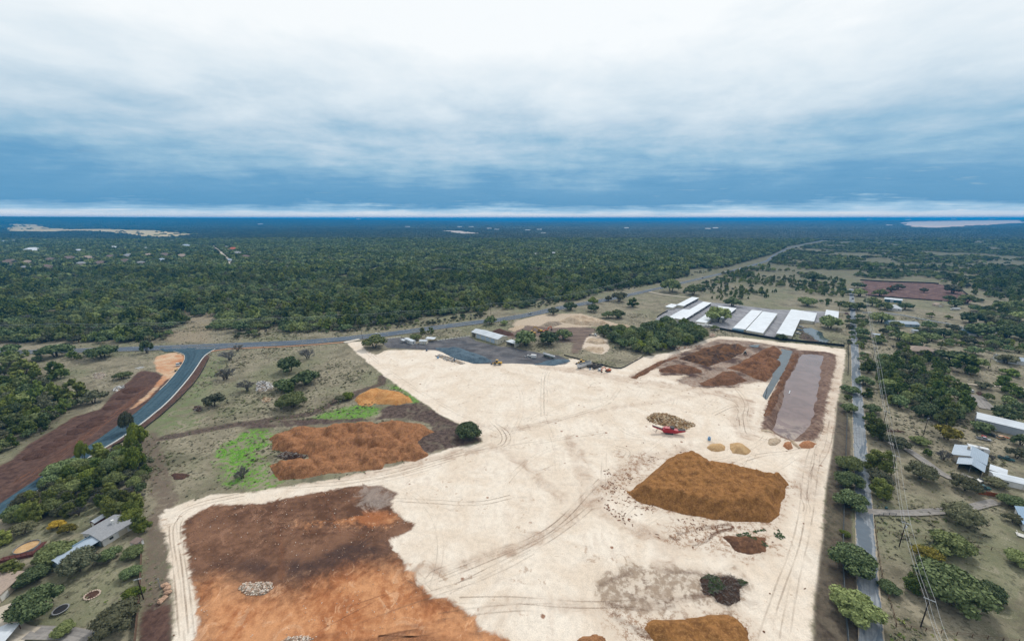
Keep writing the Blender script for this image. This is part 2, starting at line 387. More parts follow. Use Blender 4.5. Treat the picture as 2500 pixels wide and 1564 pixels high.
for k, poly in Z.items():
    A = np.full(GX.shape, -60.0)
    msk = np.ones_like(near) if k.startswith('far') else near
    A[msk] = sdf(GX[msk], GY[msk], poly)
    ATT[k] = np.clip(A, -60, 60)
A = np.full(GX.shape, -60.0)
for poly in (BIG_HEAP, LOW_HEAP, SMEAR, SMEAR_B, SMEAR_C, Z['compost'], Z['bank']): A[near] = np.maximum(A[near], sdf(GX[near], GY[near], poly))
ATT['stain'] = np.clip(A, -60, 60)
for k, (pts, hw) in L.items():
    A = np.full(GX.shape, -60.0); A[near] = hw - seg_dist(GX[near], GY[near], pts); ATT[k] = np.clip(A, -60, 60)

POND = PL(8, [(322, 165), (420, 160), (520, 172), (500, 290), (478, 420), (440, 640), (400, 790), (340, 900), (240, 968), (130, 930), (60, 870), (110, 700), (190, 420), (250, 300)])
POOL = PL(8, [(130, 120), (235, 140), (200, 240), (130, 360), (60, 470), (-20, 600), (-40, 560), (60, 380), (50, 350), (130, 230), (60, 225), (150, 150)])
pd = np.full(GX.shape, -60.0); pd[near] = sdf(GX[near], GY[near], POND)
MARSH = PL(4, [(335, 1165), (400, 1160), (500, 1200), (520, 1250), (570, 1270), (555, 1305), (480, 1285), (400, 1225), (350, 1200)])
for poly_, dp in ((POOL, 1.3), (MARSH, 0.9)):
    q_ = np.full(GX.shape, -60.0); q_[near] = sdf(GX[near], GY[near], poly_); GZ += -dp * smst(q_, -2.5, 2.0)
GZ += -2.6 * smst(pd, -3.5, 4.0) + 1.0 * smst(pd, -13, -7) * (1 - smst(pd, -6, -1.5)) * smst(ATT['bank'], -2, 3)
GZ += near * fbm(GX, GY, 10, 3, 41) * 0.75 * smst(ATT['bank'], -1, 3)
rel = near * (fbm(GX, GY, 22, 4, 3) * 0.35 + fbm(GX, GY, 7, 2, 9) * 0.12)
flatz = np.maximum.reduce([smst(ATT['yard'], -2, 2), smst(ATT['gravel'], -2, 2)])
rough_z = np.maximum.reduce([smst(ATT[k], -2, 2) for k in ('compost', 'brown', 'brush', 'bank', 'red')])
padz = smst(ATT['pad'], -3, 4) * (1 - smst(ATT['red'], -2, 4))
GZ += rel * (1 - flatz) * (1 - 0.75 * padz) * (1 + 0.8 * rough_z)
GZ += smst(ATT['ditch'], -1.5, 2.5) * -0.5 + smst(ATT['ditch_b'], -1.5, 2.5) * -0.4
GZ += near * 0.35 * np.exp(-((ATT['pad'] + 1.5) / 2.0) ** 2) * (1 - flatz) * (1 - smst(ATT['strip'], -6, -2)) * (1 - smst(ATT['gravel'], -8, -3))   # graded windrow round the pad
def ground_z(x, y):
    j = np.clip(np.searchsorted(gx, x) - 1, 0, len(gx) - 2); i = np.clip(np.searchsorted(gy, y) - 1, 0, len(gy) - 2)
    fx = (x - gx[j]) / (gx[j + 1] - gx[j]); fy = (y - gy[i]) / (gy[i + 1] - gy[i])
    return (GZ[i, j] * (1 - fx) + GZ[i, j + 1] * fx) * (1 - fy) + (GZ[i + 1, j] * (1 - fx) + GZ[i + 1, j + 1] * fx) * fy
def gz(x, y): return float(ground_z(np.array(float(x)), np.array(float(y))))
def zone(k, x, y):
    j = int(np.clip(np.searchsorted(gx, x), 0, len(gx) - 1)); i = int(np.clip(np.searchsorted(gy, y), 0, len(gy) - 1)); return ATT[k][i, j]

def ground_material():
    m = bpy.data.materials.new('ground_cover'); m.use_nodes = True; t = NT(m.node_tree)
    p = t.new('ShaderNodeNewGeometry').outputs['Position']
    nL = t.noise(p, 0.012, 5, 0.6); nM = t.noise(p, 0.06, 6, 0.62, 0.4); nS = t.noise(p, 0.45, 5, 0.65); nF = t.noise(p, 2.2, 4, 0.7)
    nW = t.noise(t.map(p, loc=(91, 40, 7)), 0.11, 6, 0.68, 0.8)
    st1 = t.noise(t.map(t.vmath('ADD', p, t.vmath('SCALE', t.comb(nM, nW, 0.0), 9.0)), rot=(0, 0, R(38)), scale=(1, 0.2, 1)), 0.30, 4, 0.6)      # drag marks along the working direction
    st2 = t.noise(t.map(t.vmath('ADD', p, t.vmath('SCALE', t.comb(nW, nM, 0.0), 9.0)), rot=(0, 0, R(-22)), scale=(0.2, 1, 1)), 0.32, 4, 0.6)
    cM, cS, cF, cW = (t.sub(x, 0.5) for x in (nM, nS, nF, nW))
    edge = t.add(t.mul(cW, 11.0), t.add(t.mul(cS, 3.6), t.mul(cF, 0.8)))
    def z(k, soft=0.5, amp=0.5, off=0.0):
        return t.smooth(t.add(t.add(t.attr('z_' + k), off), t.mul(edge, amp)), -soft, soft)
    # dry grass, straw and green tints
    c = t.mix(t.smooth(nM, 0.3, 0.7), S(124, 118, 98), S(176, 166, 143))
    c = t.mix(t.smooth(t.add(nL, t.mul(cW, 0.5)), 0.44, 0.64, 0, 0.6), c, S(126, 132, 98))
    c = t.mix(t.smooth(t.add(nW, t.mul(cF, 0.4)), 0.55, 0.70, 0, 0.6), c, S(176, 166, 146))
    c = t.mix(t.smooth(t.add(nS, t.mul(cM, 0.6)), 0.52, 0.70, 0, 0.7), c, S(82, 82, 64))
    c = t.mix(t.smooth(nF, 0.62, 0.8, 0, 0.5), c, S(184, 176, 158))
    c = t.mix(t.smooth(t.add(t.noise(t.map(p, loc=(400, 90, 0)), 0.035, 5, 0.65), t.mul(cS, 0.3)), 0.56, 0.68, 0, 0.5), c, S(96, 90, 76))
    far = t.smooth(t.xyz(p)[1], 420, 1100)
    c = t.mix(t.mul(far, 0.75), c, t.mix(nM, S(70, 80, 55), S(120, 116, 92)))
    c = t.mix(t.smooth(t.xyz(p)[1], 2400, 5000, 0, 0.92), c, t.mix(t.smooth(t.noise(p, 0.004, 6, 0.7), 0.35, 0.7), S(26, 42, 26), S(48, 60, 38)))
    grn = t.mix(t.smooth(t.add(nS, cF), 0.3, 0.7), S(66, 126, 28), S(122, 168, 66))
    c = t.mix(t.mul(z('green', 4, 1.9), t.smooth(t.add(nS, t.mul(cW, 0.8)), 0.36, 0.6, 0.1, 1)), c, grn)
    c = t.mix(t.mul(z('green_b', 3, 1.2), t.smooth(nS, 0.3, 0.6, 0.35, 1)), c, grn)
    c = t.mix(t.mul(z('green_c', 2, 1.0), 0.8), c, grn)
    c = t.mix(t.mul(z('green_d', 6, 1.5), t.smooth(nW, 0.4, 0.62, 0.0, 0.7)), c, t.mix(nF, S(96, 122, 66), S(128, 142, 98)))
    dry = t.mix(nS, S(140, 126, 104), S(182, 166, 142))
    for k in ('dry', 'dry_b'): c = t.mix(t.mul(z(k, 5, 1.5), 0.7), c, dry)
    c = t.mix(z('far', 25, 6.0), c, t.mix(nL, S(196, 176, 132), S(226, 208, 166)))
    c = t.mix(z('far_b', 8, 2.5), c, t.mix(nL, S(222, 200, 186), S(246, 230, 214)))
    c = t.mix(z('far_c', 8, 2.5), c, S(208, 196, 186))
    earth = t.mix(t.smooth(t.add(nS, t.mul(cF, 0.6)), 0.3, 0.7), S(74, 60, 55), S(112, 96, 88))
    c = t.mix(t.mul(z('ditch', 1.0, 0.45), 0.9), c, earth)
    c = t.mix(t.mul(z('ditch_b', 1.2, 0.6), t.smooth(nS, 0.3, 0.55, 0.35, 0.85)), c, t.mix(nS, S(92, 78, 70), S(140, 124, 110)))
    c = t.mix(t.mul(z('tri', 1.5, 0.7), t.smooth(nW, 0.3, 0.5, 0.5, 1)), c, earth)
    red = t.mix(t.smooth(nS, 0.3, 0.7), S(78, 58, 52), S(104, 80, 71))
    for k in ('brown', 'brown_b', 'brown_c'): c = t.mix(z(k, 1.0, 0.35), c, t.mix(t.smooth(st1, 0.4, 0.75, 0, 0.5), red, S(128, 98, 84)))
    c = t.mix(z('plum', 3, 0.8), c, t.mix(t.smooth(st2, 0.45, 0.7), S(98, 72, 70), S(150, 120, 110)))
    c = t.mix(t.mul(z('tan', 1.0, 0.35), 0.95), c, t.mix(t.smooth(nM, 0.35, 0.65), S(206, 148, 108), S(226, 196, 164)))
    c = t.mix(z('machine', 2.5, 0.8), c, t.mix(t.smooth(st2, 0.3, 0.7), S(104, 88, 80), S(142, 124, 112)))
    # crushed limestone pad
    pad = t.mix(t.smooth(nM, 0.32, 0.7), S(237, 220, 200, 0.68), S(247, 235, 219, 0.70))
    pad = t.mix(t.smooth(t.add(st1, t.mul(cM, 0.7)), 0.56, 0.80, 0, 0.42), pad, S(226, 208, 190))
    pad = t.mix(t.smooth(t.add(st2, t.mul(cW, 0.8)), 0.62, 0.84, 0, 0.32), pad, S(204, 190, 176))
    pad = t.mix(t.smooth(t.add(nF, t.mul(cS, 0.8)), 0.66, 0.86, 0, 0.55), pad, S(206, 182, 158))
    pad = t.mix(t.smooth(t.add(nS, t.mul(cW, 1.6)), 0.74, 0.90, 0, 0.6), pad, S(178, 150, 126))
    for k, a in (('hauls', .75), ('haul_b', .8), ('haul_c', .9), ('haul_d', .95), ('haul_e', .6), ('haul_f', .8), ('haul_g', .6), ('haul_h', .75)):
        pad = t.mix(t.mul(z(k, 1.8, 0.55), t.smooth(t.add(nF, cW), 0.35, 0.75, 0.15 * a, a)), pad, t.mix(nS, S(176, 150, 130), S(214, 190, 168)))
    pad = t.mix(t.mul(z('stain', 4.5, 1.0, 1.5), t.smooth(t.add(nS, t.mul(cF, 0.9)), 0.42, 0.66, 0.0, 0.9)), pad, S(150, 112, 82))
    blot = t.voronoi(t.vmath('ADD', p, t.vmath('SCALE', t.comb(cF, cS, 0.0), 1.2)), 0.115)
    pad = t.mix(t.mul(t.smooth(blot, 0.055, 0.11, 1.0, 0.0), t.smooth(nM, 0.46, 0.58, 0, 0.9)), pad, S(150, 104, 76))
    pad = t.mix(t.mul(z('brush', 3.0, 1.3), t.smooth(t.add(nS, t.mul(cW, 0.8)), 0.36, 0.66, 0.12, 0.9)), pad, t.mix(t.smooth(nW, 0.35, 0.6), S(112, 88, 70), S(166, 146, 126)))
    c = t.mix(z('pad', 0.9, 0.42), c, pad)
    # bare clay field
    field = t.mix(t.smooth(t.add(t.add(nM, t.mul(cS, 0.35)), t.mul(t.sub(st2, 0.5), 0.5)), 0.3, 0.7), S(100, 71, 54), S(138, 102, 80))
    field = t.mix(t.smooth(t.add(nW, t.mul(cF, 0.5)), 0.55, 0.7, 0, 0.5), field, S(176, 134, 108))
    field = t.mix(t.mul(z('char', 4, 1.5), t.smooth(nW, 0.3, 0.55, 0.35, 0.95)), field, t.mix(nS, S(66, 52, 48), S(98, 74, 64)))
    orng = t.mix(t.smooth(t.add(nM, t.mul(cS, 0.4)), 0.32, 0.66), S(182, 116, 74), S(218, 158, 112))
    orng = t.mix(t.smooth(nW, 0.56, 0.64, 0, 0.75), orng, S(236, 184, 142))
    orng = t.mix(t.smooth(t.add(st1, t.mul(cW, 1.2)), 0.56, 0.85, 0, 0.45), orng, S(156, 104, 74))
    field = t.mix(z('orange', 7, 1.5), field, orng)
    field = t.mix(t.mul(z('orange_b', 2.0, 1.2), 0.8), field, orng)
    field = t.mix(t.mul(z('grey', 3.0, 2.0), 0.7), field, t.mix(nS, S(150, 138, 130), S(182, 170, 160)))
    peb = t.voronoi(p, 0.9)
    field = t.mix(t.mul(t.smooth(peb, 0.08, 0.16, 1, 0), t.smooth(nW, 0.45, 0.65, 0.0, 0.6)), field, S(224, 196, 176))
    c = t.mix(z('red', 0.9, 0.55), c, field)
    c = t.mix(t.mul(z('strip', 0.6, 0.22), t.smooth(nW, 0.25, 0.6, 0.95, 0.75)), c, t.mix(t.smooth(nS, 0.3, 0.7), S(66, 56, 49), S(104, 92, 80)))
    c = t.mix(t.mul(z('compost', 1.5, 0.7), t.smooth(t.add(nM, t.mul(cW, 0.8)), 0.3, 0.6, 1, 0.62)), c, t.mix(t.smooth(t.add(nM, t.mul(cS, 0.5)), 0.3, 0.7), S(84, 64, 57), S(136, 108, 92)))
    bank = t.mix(t.smooth(t.add(nS, cM), 0.3, 0.7), S(104, 80, 68), S(138, 112, 98))
    bank = t.mix(t.smooth(t.add(st1, t.mul(cW, 0.6)), 0.5, 0.75, 0, 0.5), bank, S(172, 150, 134))
    c = t.mix(z('bank', 1.0, 0.5), c, bank)
    c = t.mix(z('lime', 1.0, 0.5), c, t.mix(nS, S(214, 194, 172), S(236, 222, 206)))
    c = t.mix(t.mul(z('lime_b', 2, 0.8), 0.9), c, t.mix(nS, S(188, 168, 146), S(226, 208, 186)))
    c = t.mix(z('mud', 1.5, 0.6), c, S(104, 88, 80))
    grav = t.mix(t.smooth(t.add(nM, t.mul(cF, 0.5)), 0.3, 0.7), S(84, 86, 92), S(124, 122, 124))
    grav = t.mix(t.smooth(st2, 0.5, 0.72, 0, 0.6), grav, S(76, 66, 62))
    c = t.mix(z('gravel', 0.9, 0.3), c, grav)
    yard = t.mix(t.smooth(t.add(st1, t.mul(cM, 0.6)), 0.3, 0.7), S(140, 140, 146), S(172, 172, 176))
    c = t.mix(z('yard', 0.5, 0.08), c, yard)
    c = t.vmath('SCALE', c, t.mul(t.smooth(nF, 0.2, 0.8, 0.86, 1.12), t.smooth(nS, 0.2, 0.8, 0.90, 1.09)))
    h = t.add(t.mul(nF, 0.35), t.mul(nS, 0.6))
    t.out(c, 0.92, t.bump(h, 0.38, 0.45), 0.12)
    return m
M_GROUND = ground_material()

ny, nx = GX.shape
idx = np.arange(ny * nx).reshape(ny, nx)
quads = np.stack([idx[:-1, :-1], idx[:-1, 1:], idx[1:, 1:], idx[1:, :-1]], -1).reshape(-1, 4)
cellatt = {k: (ATT[k][:-1, :-1] + ATT[k][1:, 1:] + ATT[k][:-1, 1:] + ATT[k][1:, :-1]).reshape(-1) / 4 for k in ('pad', 'red', 'gravel', 'yard', 'bank', 'compost', 'strip', 'brown', 'brown_b', 'plum', 'tri')}
own = np.zeros(len(quads), int)
order = [('caliche_pad', ('pad',)), ('bare_clay_field', ('red',)), ('dirt_verge', ('strip',)), ('bare_earth', ('brown', 'brown_b', 'plum', 'tri')), ('pond_bank', ('bank', 'compost')), ('gravel_yard', ('gravel',)), ('storage_yard_pavement', ('yard',))]
for i, (nm, ks) in enumerate(order):
    for k in ks: own[cellatt[k] > 0] = i + 1
pos = np.stack([GX, GY, GZ], -1).reshape(-1, 3)
def ground_part(name, sel, label):
    q = quads[sel]; used, invq = np.unique(q, return_inverse=True)
    me = bpy.data.meshes.new(name); n = len(q)
    me.vertices.add(len(used)); me.vertices.foreach_set('co', pos[used].astype(np.float32).ravel())
    me.loops.add(n * 4); me.loops.foreach_set('vertex_index', invq.astype(np.int32).ravel())
    me.polygons.add(n); me.polygons.foreach_set('loop_start', np.arange(0, n * 4, 4, dtype=np.int32))
    me.polygons.foreach_set('use_smooth', np.ones(n, bool))
    me.update(calc_edges=True)
    for k in ATT:
        a = me.attributes.new('z_' + k, 'FLOAT', 'POINT'); a.data.foreach_set('value', ATT[k].reshape(-1)[used].astype(np.float32))
    return tag(link(name, me, M_GROUND), label, None, None, 'structure')
ground_part('ground', own == 0, 'dry grass and earth ground running out to the horizon')
GL = {'caliche_pad': 'pale crushed limestone working pad in the middle of the site', 'bare_clay_field': 'bare brown and orange clay field at the front',
      'dirt_verge': 'dark earth verge between the pale pad and the lane', 'bare_earth': 'bare brown earth beside the new road and by the mulch heap',
      'pond_bank': 'brown mud banks round the settling pond and compost rows', 'gravel_yard': 'dark grey gravel yard by the long metal shed',
      'storage_yard_pavement': 'grey paved yard between the white storage sheds'}
for i, (nm, ks) in enumerate(order): ground_part(nm, own == i + 1, GL[nm])

# ------------------------------------------------------------------ standing water
def water_mat(name, col, rough):
    m = bpy.data.materials.new(name); m.use_nodes = True; t = NT(m.node_tree); p = t.coord('Object')
    n = t.noise(p, 0.08, 5, 0.6, 0.6)
    c = t.mix(t.smooth(n, 0.35, 0.65), tuple(x * 0.85 for x in col), tuple(x * 1.15 for x in col))
    pp = t.xyz(p); k = t.mul(t.smooth(t.add(pp[1], t.mul(pp[0], 0.8)), 375, 325), t.smooth(t.noise(p, 0.14, 5, 0.65, 0.8), 0.42, 0.6, 0, 0.8))
    if name == 'muddy_water': c = t.mix(k, c, S(190, 172, 156))      # silt fan at the near end
    t.out(c, rough, t.bump(t.noise(p, 1.6, 3, 0.5), 0.12, 0.05), 0.5); return m
def sheet(name, poly, z, m, label, kind='structure'):
    me = bpy.data.meshes.new(name); me.from_pydata([(x, y, z) for x, y in poly], [], [tuple(range(len(poly)))]); me.update()
    return tag(link(name, me, m), label, None, None, kind)
def grown(poly, d):
    c_ = np.mean(poly, axis=0); n_ = len(poly); out = []; P2 = np.array(poly); area = np.sum(P2[:, 0] * np.roll(P2[:, 1], -1) - np.roll(P2[:, 0], -1) * P2[:, 1])
    for i in range(n_):
        t_ = P2[(i + 1) % n_] - P2[i - 1]; t_ = t_ / np.linalg.norm(t_); nn_ = np.array([t_[1], -t_[0]]) * (1 if area > 0 else -1); out.append(tuple(P2[i] + nn_ * d))
    return out
sheet('pond_water', grown(POND, 3.0), -1.0, water_mat('muddy_water', S(134, 112, 108, 0.60), 0.06), 'long muddy purple-grey settling pond')
sheet('pool_water', grown(POOL, 2.0), -0.42, water_mat('clear_water', S(78, 92, 98, 0.6), 0.08), 'narrow blue-grey water between compost heap and pond')
sheet('marsh_water', grown(MARSH, 1.5), -0.25, water_mat('clear_water_b', S(78, 92, 98, 0.6), 0.08), 'shallow blue puddle on mud behind the storage sheds')
PUD = PL(7, [(2235, 90), (2340, 85), (2320, 110), (2260, 105)])
sheet('puddle_water', PUD, 0.45, water_mat('clear_water_c', S(78, 92, 98, 0.6), 0.08), 'small puddle behind the far compost heap')

# ------------------------------------------------------------------ roads
HIGHWAY = PL(5, [(-900, 185), (0, 160), (700, 140), (1200, 125), (1700, 108)]) + PL(6, [(0, 83), (500, 58), (1000, 12)]) + PL(2, [(1500, 1190), (2000, 1118), (2417, 1072)]) \
    + PL(3, [(330, 1002), (500, 962), (870, 902), (1300, 808), (1700, 715), (1900, 668), (2050, 632), (2250, 578), (2417, 530)]) + PL(4, [(40, 483), (120, 445), (190, 410), (330, 375), (560, 322), (612, 290)])
LANE_PTS = PL(12, [(1035, 1485), (940, 1000), (875, 400)]) + PL(8, [(840, 650), (820, 250)]) + PL(4, [(806, 1000), (780, 715)])
_lx = np.array([p[0] for p in LANE_PTS]); _ly = np.array([p[1] for p in LANE_PTS]); _fit = np.polyfit(_ly, _lx, 2)
LANE = [(float(np.polyval(_fit, y)), float(y)) for y in np.arange(40, 690, 12)]
def smooth_line(pts, step):
    p = np.array(pts); d = np.r_[0, np.cumsum(np.hypot(*np.diff(p, axis=0).T))]
    # Chaikin rounding, then even spacing
    for _ in range(3):
        q = np.empty((2 * len(p) - 2, 2)); q[0::2] = p[:-1] * .75 + p[1:] * .25; q[1::2] = p[:-1] * .25 + p[1:] * .75; p = np.vstack([p[:1], q, p[-1:]])
    d = np.r_[0, np.cumsum(np.hypot(*np.diff(p, axis=0).T))]; t = np.arange(0, d[-1], step)
    return np.stack([np.interp(t, d, p[:, 0]), np.interp(t, d, p[:, 1])], -1)
def offset(line, o):
    t = np.gradient(line, axis=0); t /= np.linalg.norm(t, axis=1)[:, None]; n = np.stack([t[:, 1], -t[:, 0]], -1)     # to the right of travel
    return line + n * (o if np.isscalar(o) else np.asarray(o)[:, None])
def ribbon_mesh(name, A, B, lift=0.05, uv=True, top=0.0, wz=None):
    n = len(A); v = []; f = []
    for i in range(n):
        for q in (A[i], B[i]): v.append((q[0], q[1], gz(*q) + lift if wz is None else wz + lift))
    for i in range(n - 1): f.append((2 * i, 2 * i + 1, 2 * i + 3, 2 * i + 2))
    me = bpy.data.meshes.new(name); me.from_pydata(v, [], f); me.update()
    L_ = np.r_[0, np.cumsum(np.linalg.norm(np.diff((np.array(A) + np.array(B)) / 2, axis=0), axis=1))]
    at_ = me.attributes.new('along', 'FLOAT', 'POINT'); at_.data.foreach_set('value', np.repeat(L_, 2).astype(np.float32))
    at_ = me.attributes.new('across', 'FLOAT', 'POINT'); at_.data.foreach_set('value', np.tile([0.0, 1.0], n).astype(np.float32))
    return me
def road_mat(name, ca, cb, patch=None, edge=None, lane=0.25, ew=0.10):
    m = bpy.data.materials.new(name); m.use_nodes = True; t = NT(m.node_tree)
    p = t.new('ShaderNodeNewGeometry').outputs['Position']; al = t.attr('along'); ac = t.attr('across')
    n = t.noise(p, 0.5, 5, 0.6); st = t.noise(t.comb(t.mul(al, 0.02), t.mul(ac, 9.0), 0.0), 1.0, 4, 0.6)
    c = t.mix(t.smooth(t.add(n, t.mul(t.sub(st, 0.5), 1.2)), 0.3, 0.7), ca, cb)
    wt = t.math('ABSOLUTE', t.math('SINE', t.mul(ac, 4 * math.pi)))
    c = t.mix(t.mul(t.smooth(wt, 0.5, 1.0), lane), c, tuple(x * 1.7 for x in ca))
    if patch:
        k = t.smooth(t.noise(t.comb(t.mul(al, 0.045), t.mul(ac, 1.4), 0.0), 1.0, 6, 0.6, 0.5), 0.48, 0.54)
        c = t.mix(k, c, t.mix(n, patch, tuple(x * 1.3 for x in patch)))
    if edge:
        e = t.math('ABSOLUTE', t.sub(ac, 0.5)); e = t.smooth(t.add(e, t.mul(t.sub(t.noise(p, 0.25, 5, 0.7), 0.5), ew)), 0.44, 0.49)
        c = t.mix(e, c, edge)
    t.out(c, 0.9, t.bump(t.noise(p, 3.0, 2, 0.6), 0.3, 0.05), 0.15); return m
def road(name, A, B, lift, m, label): return tag(link(name, ribbon_mesh(name, A, B, lift), m), label, None, None, 'structure')
M_OLD = road_mat('worn_asphalt', S(132, 139, 146), S(160, 164, 168), S(104, 114, 124), S(190, 176, 156), 0.25, 0.26)
M_NEW = road_mat('new_asphalt', S(56, 80, 93), S(78, 102, 115), None, None, 0.3)
M_HWY = road_mat('highway_asphalt', S(82, 94, 108), S(110, 120, 131), None, S(150, 138, 122))
M_WHITE = mat('road_paint', S(236, 236, 232), 0.8, 0.1, 2)
M_CONC = mat('pale_concrete', S(226, 216, 200), 0.9, 0.12, 0.8, dirt=0.3)
M_ORANGEDIRT = mat('orange_dirt', S(196, 150, 118), 0.95, 0.2, 0.5)
hw = smooth_line(HIGHWAY, 6.0)
hww = np.interp(np.arange(len(hw)), [0, 20, 45, 130, 150, len(hw)], [6.0, 6.2, 8.6, 8.2, 5.6, 2.6])
road('highway', offset(hw, -hww), offset(hw, hww), 0.42, M_HWY, 'two-lane highway crossing behind the site')
hwn = hw[: int(len(hw) * 0.30)]
for o_, w_ in ((0.18, 0.10), (-0.18, 0.10), (5.0, 0.10), (-5.0, 0.10)):
    tag(link('road_line', ribbon_mesh('road_line', offset(hwn, o_ - w_), offset(hwn, o_ + w_), 0.45), M_WHITE if abs(o_) > 1 else mat('yellow_line', S(200, 170, 80), 0.8, 0.1, 2)), 'painted line along the highway', None, None, 'structure')
ln = smooth_line(LANE, 4.0)
road('lane', offset(ln, -3.0), offset(ln, 3.0), 0.40, M_OLD, 'patched narrow lane along the right side of the site')
ER = smooth_line(PL(5, [(2030, 128), (1985, 150), (1915, 200), (1850, 310), (1740, 450), (1590, 620), (1400, 780), (1200, 930), (900, 1110), (640, 1280), (350, 1465)]) + PL(9, [(220, 155), (0, 310), (-500, 660)]), 3.0)
EL = smooth_line(PL(5, [(1640, 146), (1740, 172), (1750, 210), (1735, 250), (1650, 370), (1540, 490), (1400, 620), (1270, 740), (1100, 860), (870, 1020), (650, 1170), (400, 1320), (180, 1465)]) + PL(9, [(0, 190), (-500, 540)]), 3.0)
def resample(p, n):
    d = np.r_[0, np.cumsum(np.hypot(*np.diff(p, axis=0).T))]; t = np.linspace(0, d[-1], n); return np.stack([np.interp(t, d, p[:, 0]), np.interp(t, d, p[:, 1])], -1)
EL, ER = resample(EL, 90), resample(ER, 90)
road('new_road', EL, ER, 0.46, M_NEW, 'freshly paved dark road curving down from the junction')
me = ribbon_mesh('junction', [P(5, 1500, 120), P(5, 1650, 118), P(5, 1900, 110), P(5, 2080, 102)], [P(5, 1560, 152), P(5, 1640, 150), P(5, 2035, 134), P(5, 2150, 122)], 0.44)
tag(link('junction_apron', me, M_NEW), 'dark paving where the new road meets the highway', None, None, 'structure')
def kerb(name, edge, w_, h, m, label, side=1):
    A = edge; B = offset(edge, w_ * side); mb = MB()
    for i in range(len(A) - 1):
        z0 = gz(*A[i]) + 0.1; z1 = gz(*A[i + 1]) + 0.1
        mb.hexa([(A[i][0], A[i][1], z0), (A[i + 1][0], A[i + 1][1], z1), (B[i + 1][0], B[i + 1][1], z1), (B[i][0], B[i][1], z0)],
                [(A[i][0], A[i][1], z0 + h), (A[i + 1][0], A[i + 1][1], z1 + h), (B[i + 1][0], B[i + 1][1], z1 + h), (B[i][0], B[i][1], z0 + h)])
    return tag(mb.build(name, m), label, None, None, 'structure')
kerb('kerb', ER, 0.45, 0.52, M_WHITE, 'white concrete kerb along the outer side of the new road', -1)
kerb('kerb', EL[:40], 0.35, 0.48, M_CONC, 'tan kerb round the sandy turnout', 1)
# verges of the highway: thin strips of pale dirt
hs = smooth_line(PL(5, [(1990, 150), (2100, 128), (2417, 112)]) + PL(6, [(200, 108), (560, 84), (840, 62)]), 3)
road('dirt_shoulder', offset(hs, -1.6), offset(hs, 1.2), 0.40, M_ORANGEDIRT, 'strip of orange dirt along the near side of the highway')
cu = smooth_line(PL(6, [(830, 66), (900, 50), (990, 30)]), 2)
road('culvert_slab', offset(cu, -2), offset(cu, 3), 0.44, M_CONC, 'pale concrete slab at the site entrance')
# drives
def drive(name, r, pts, w_, m, label, lift=0.40, step=3.0):
    l = smooth_line(PL(r, pts), step); return road(name, offset(l, -w_ / 2), offset(l, w_ / 2), lift, m, label)
M_GRAV = road_mat('grey_gravel', S(138, 134, 130), S(166, 160, 154), None, S(150, 142, 128))
M_TAN = road_mat('tan_gravel', S(190, 178, 160), S(212, 202, 186), None, S(168, 156, 138))
drive('gravel_drive', 8, [(1310, 1070), (1400, 1130), (1500, 1200), (1600, 1280), (1720, 1350), (1850, 1350), (1900, 1310)], 4.2, M_GRAV, 'grey gravel drive curving to the metal-roofed house')
drive('gravel_drive', 8, [(1310, 1070), (1200, 1040), (1100, 980), (1000, 960)], 3.2, M_GRAV, 'drive spur that runs under the power lines to the lane')
drive('concrete_drive', 12, [(930, 270), (1020, 275), (1200, 285), (1400, 280), (1600, 265), (1800, 255), (1960, 220), (2080, 185), (2180, 170)], 3.6, M_GRAV, 'grey drive curving from the lane past the rust-coloured fence')
drive('dirt_track', 8, [(1750, 440), (1950, 465), (2200, 480), (2420, 490)], 3.0, M_TAN, 'pale dirt track past the parked cars')
drive('dirt_track', 8, [(1950, 560), (2010, 620), (2080, 700)], 8.0, M_GRAV, 'wide grey track behind the grey barn')
drive('dirt_track', 4, [(900, 1020), (1100, 1015), (1280, 1045), (1500, 1090), (1750, 1130), (1900, 1180), (2417, 1240)], 5.0, M_OLD, 'side road running between the houses across the lane', step=5)
drive('dirt_track', 4, [(640, 1010), (780, 1025)], 5.5, M_GRAV, 'short drive from the lane to the storage yard')
drive('concrete_drive', 9, [(-60, 1240), (60, 1180), (40, 1330), (150, 1420), (330, 1440)], 5.0, M_TAN, 'pale concrete drive of the tan-roofed house', step=2)
drive('gravel_drive', 9, [(280, 1410), (520, 1415), (700, 1430), (900, 1480)], 4.2, M_GRAV, 'grey gravel drive at the corner of the picture', step=2)
drive('dirt_track', 3, [(1290, 820), (1400, 845), (1600, 870), (1720, 885)], 5, M_TAN, 'pale track from the highway to the storage sheds', step=5)
drive('street', 1, [(1965, 365), (2030, 400), (2100, 460), (2180, 530), (2180, 590)], 9, M_CONC, 'pale street between houses in the far wood', step=14)
drive('street', 1, [(560, 575), (590, 640)], 12, M_CONC, 'pale street end in the far wood', step=14)
drive('far_road', 4, [(500, 335), (560, 318), (612, 288)], 26, M_OLD, 'short stretch of the highway showing pale far off in the wood', step=40)  # ribbon of pale worn asphalt, wider than the highway beneath it
HOUSES_FAR = []

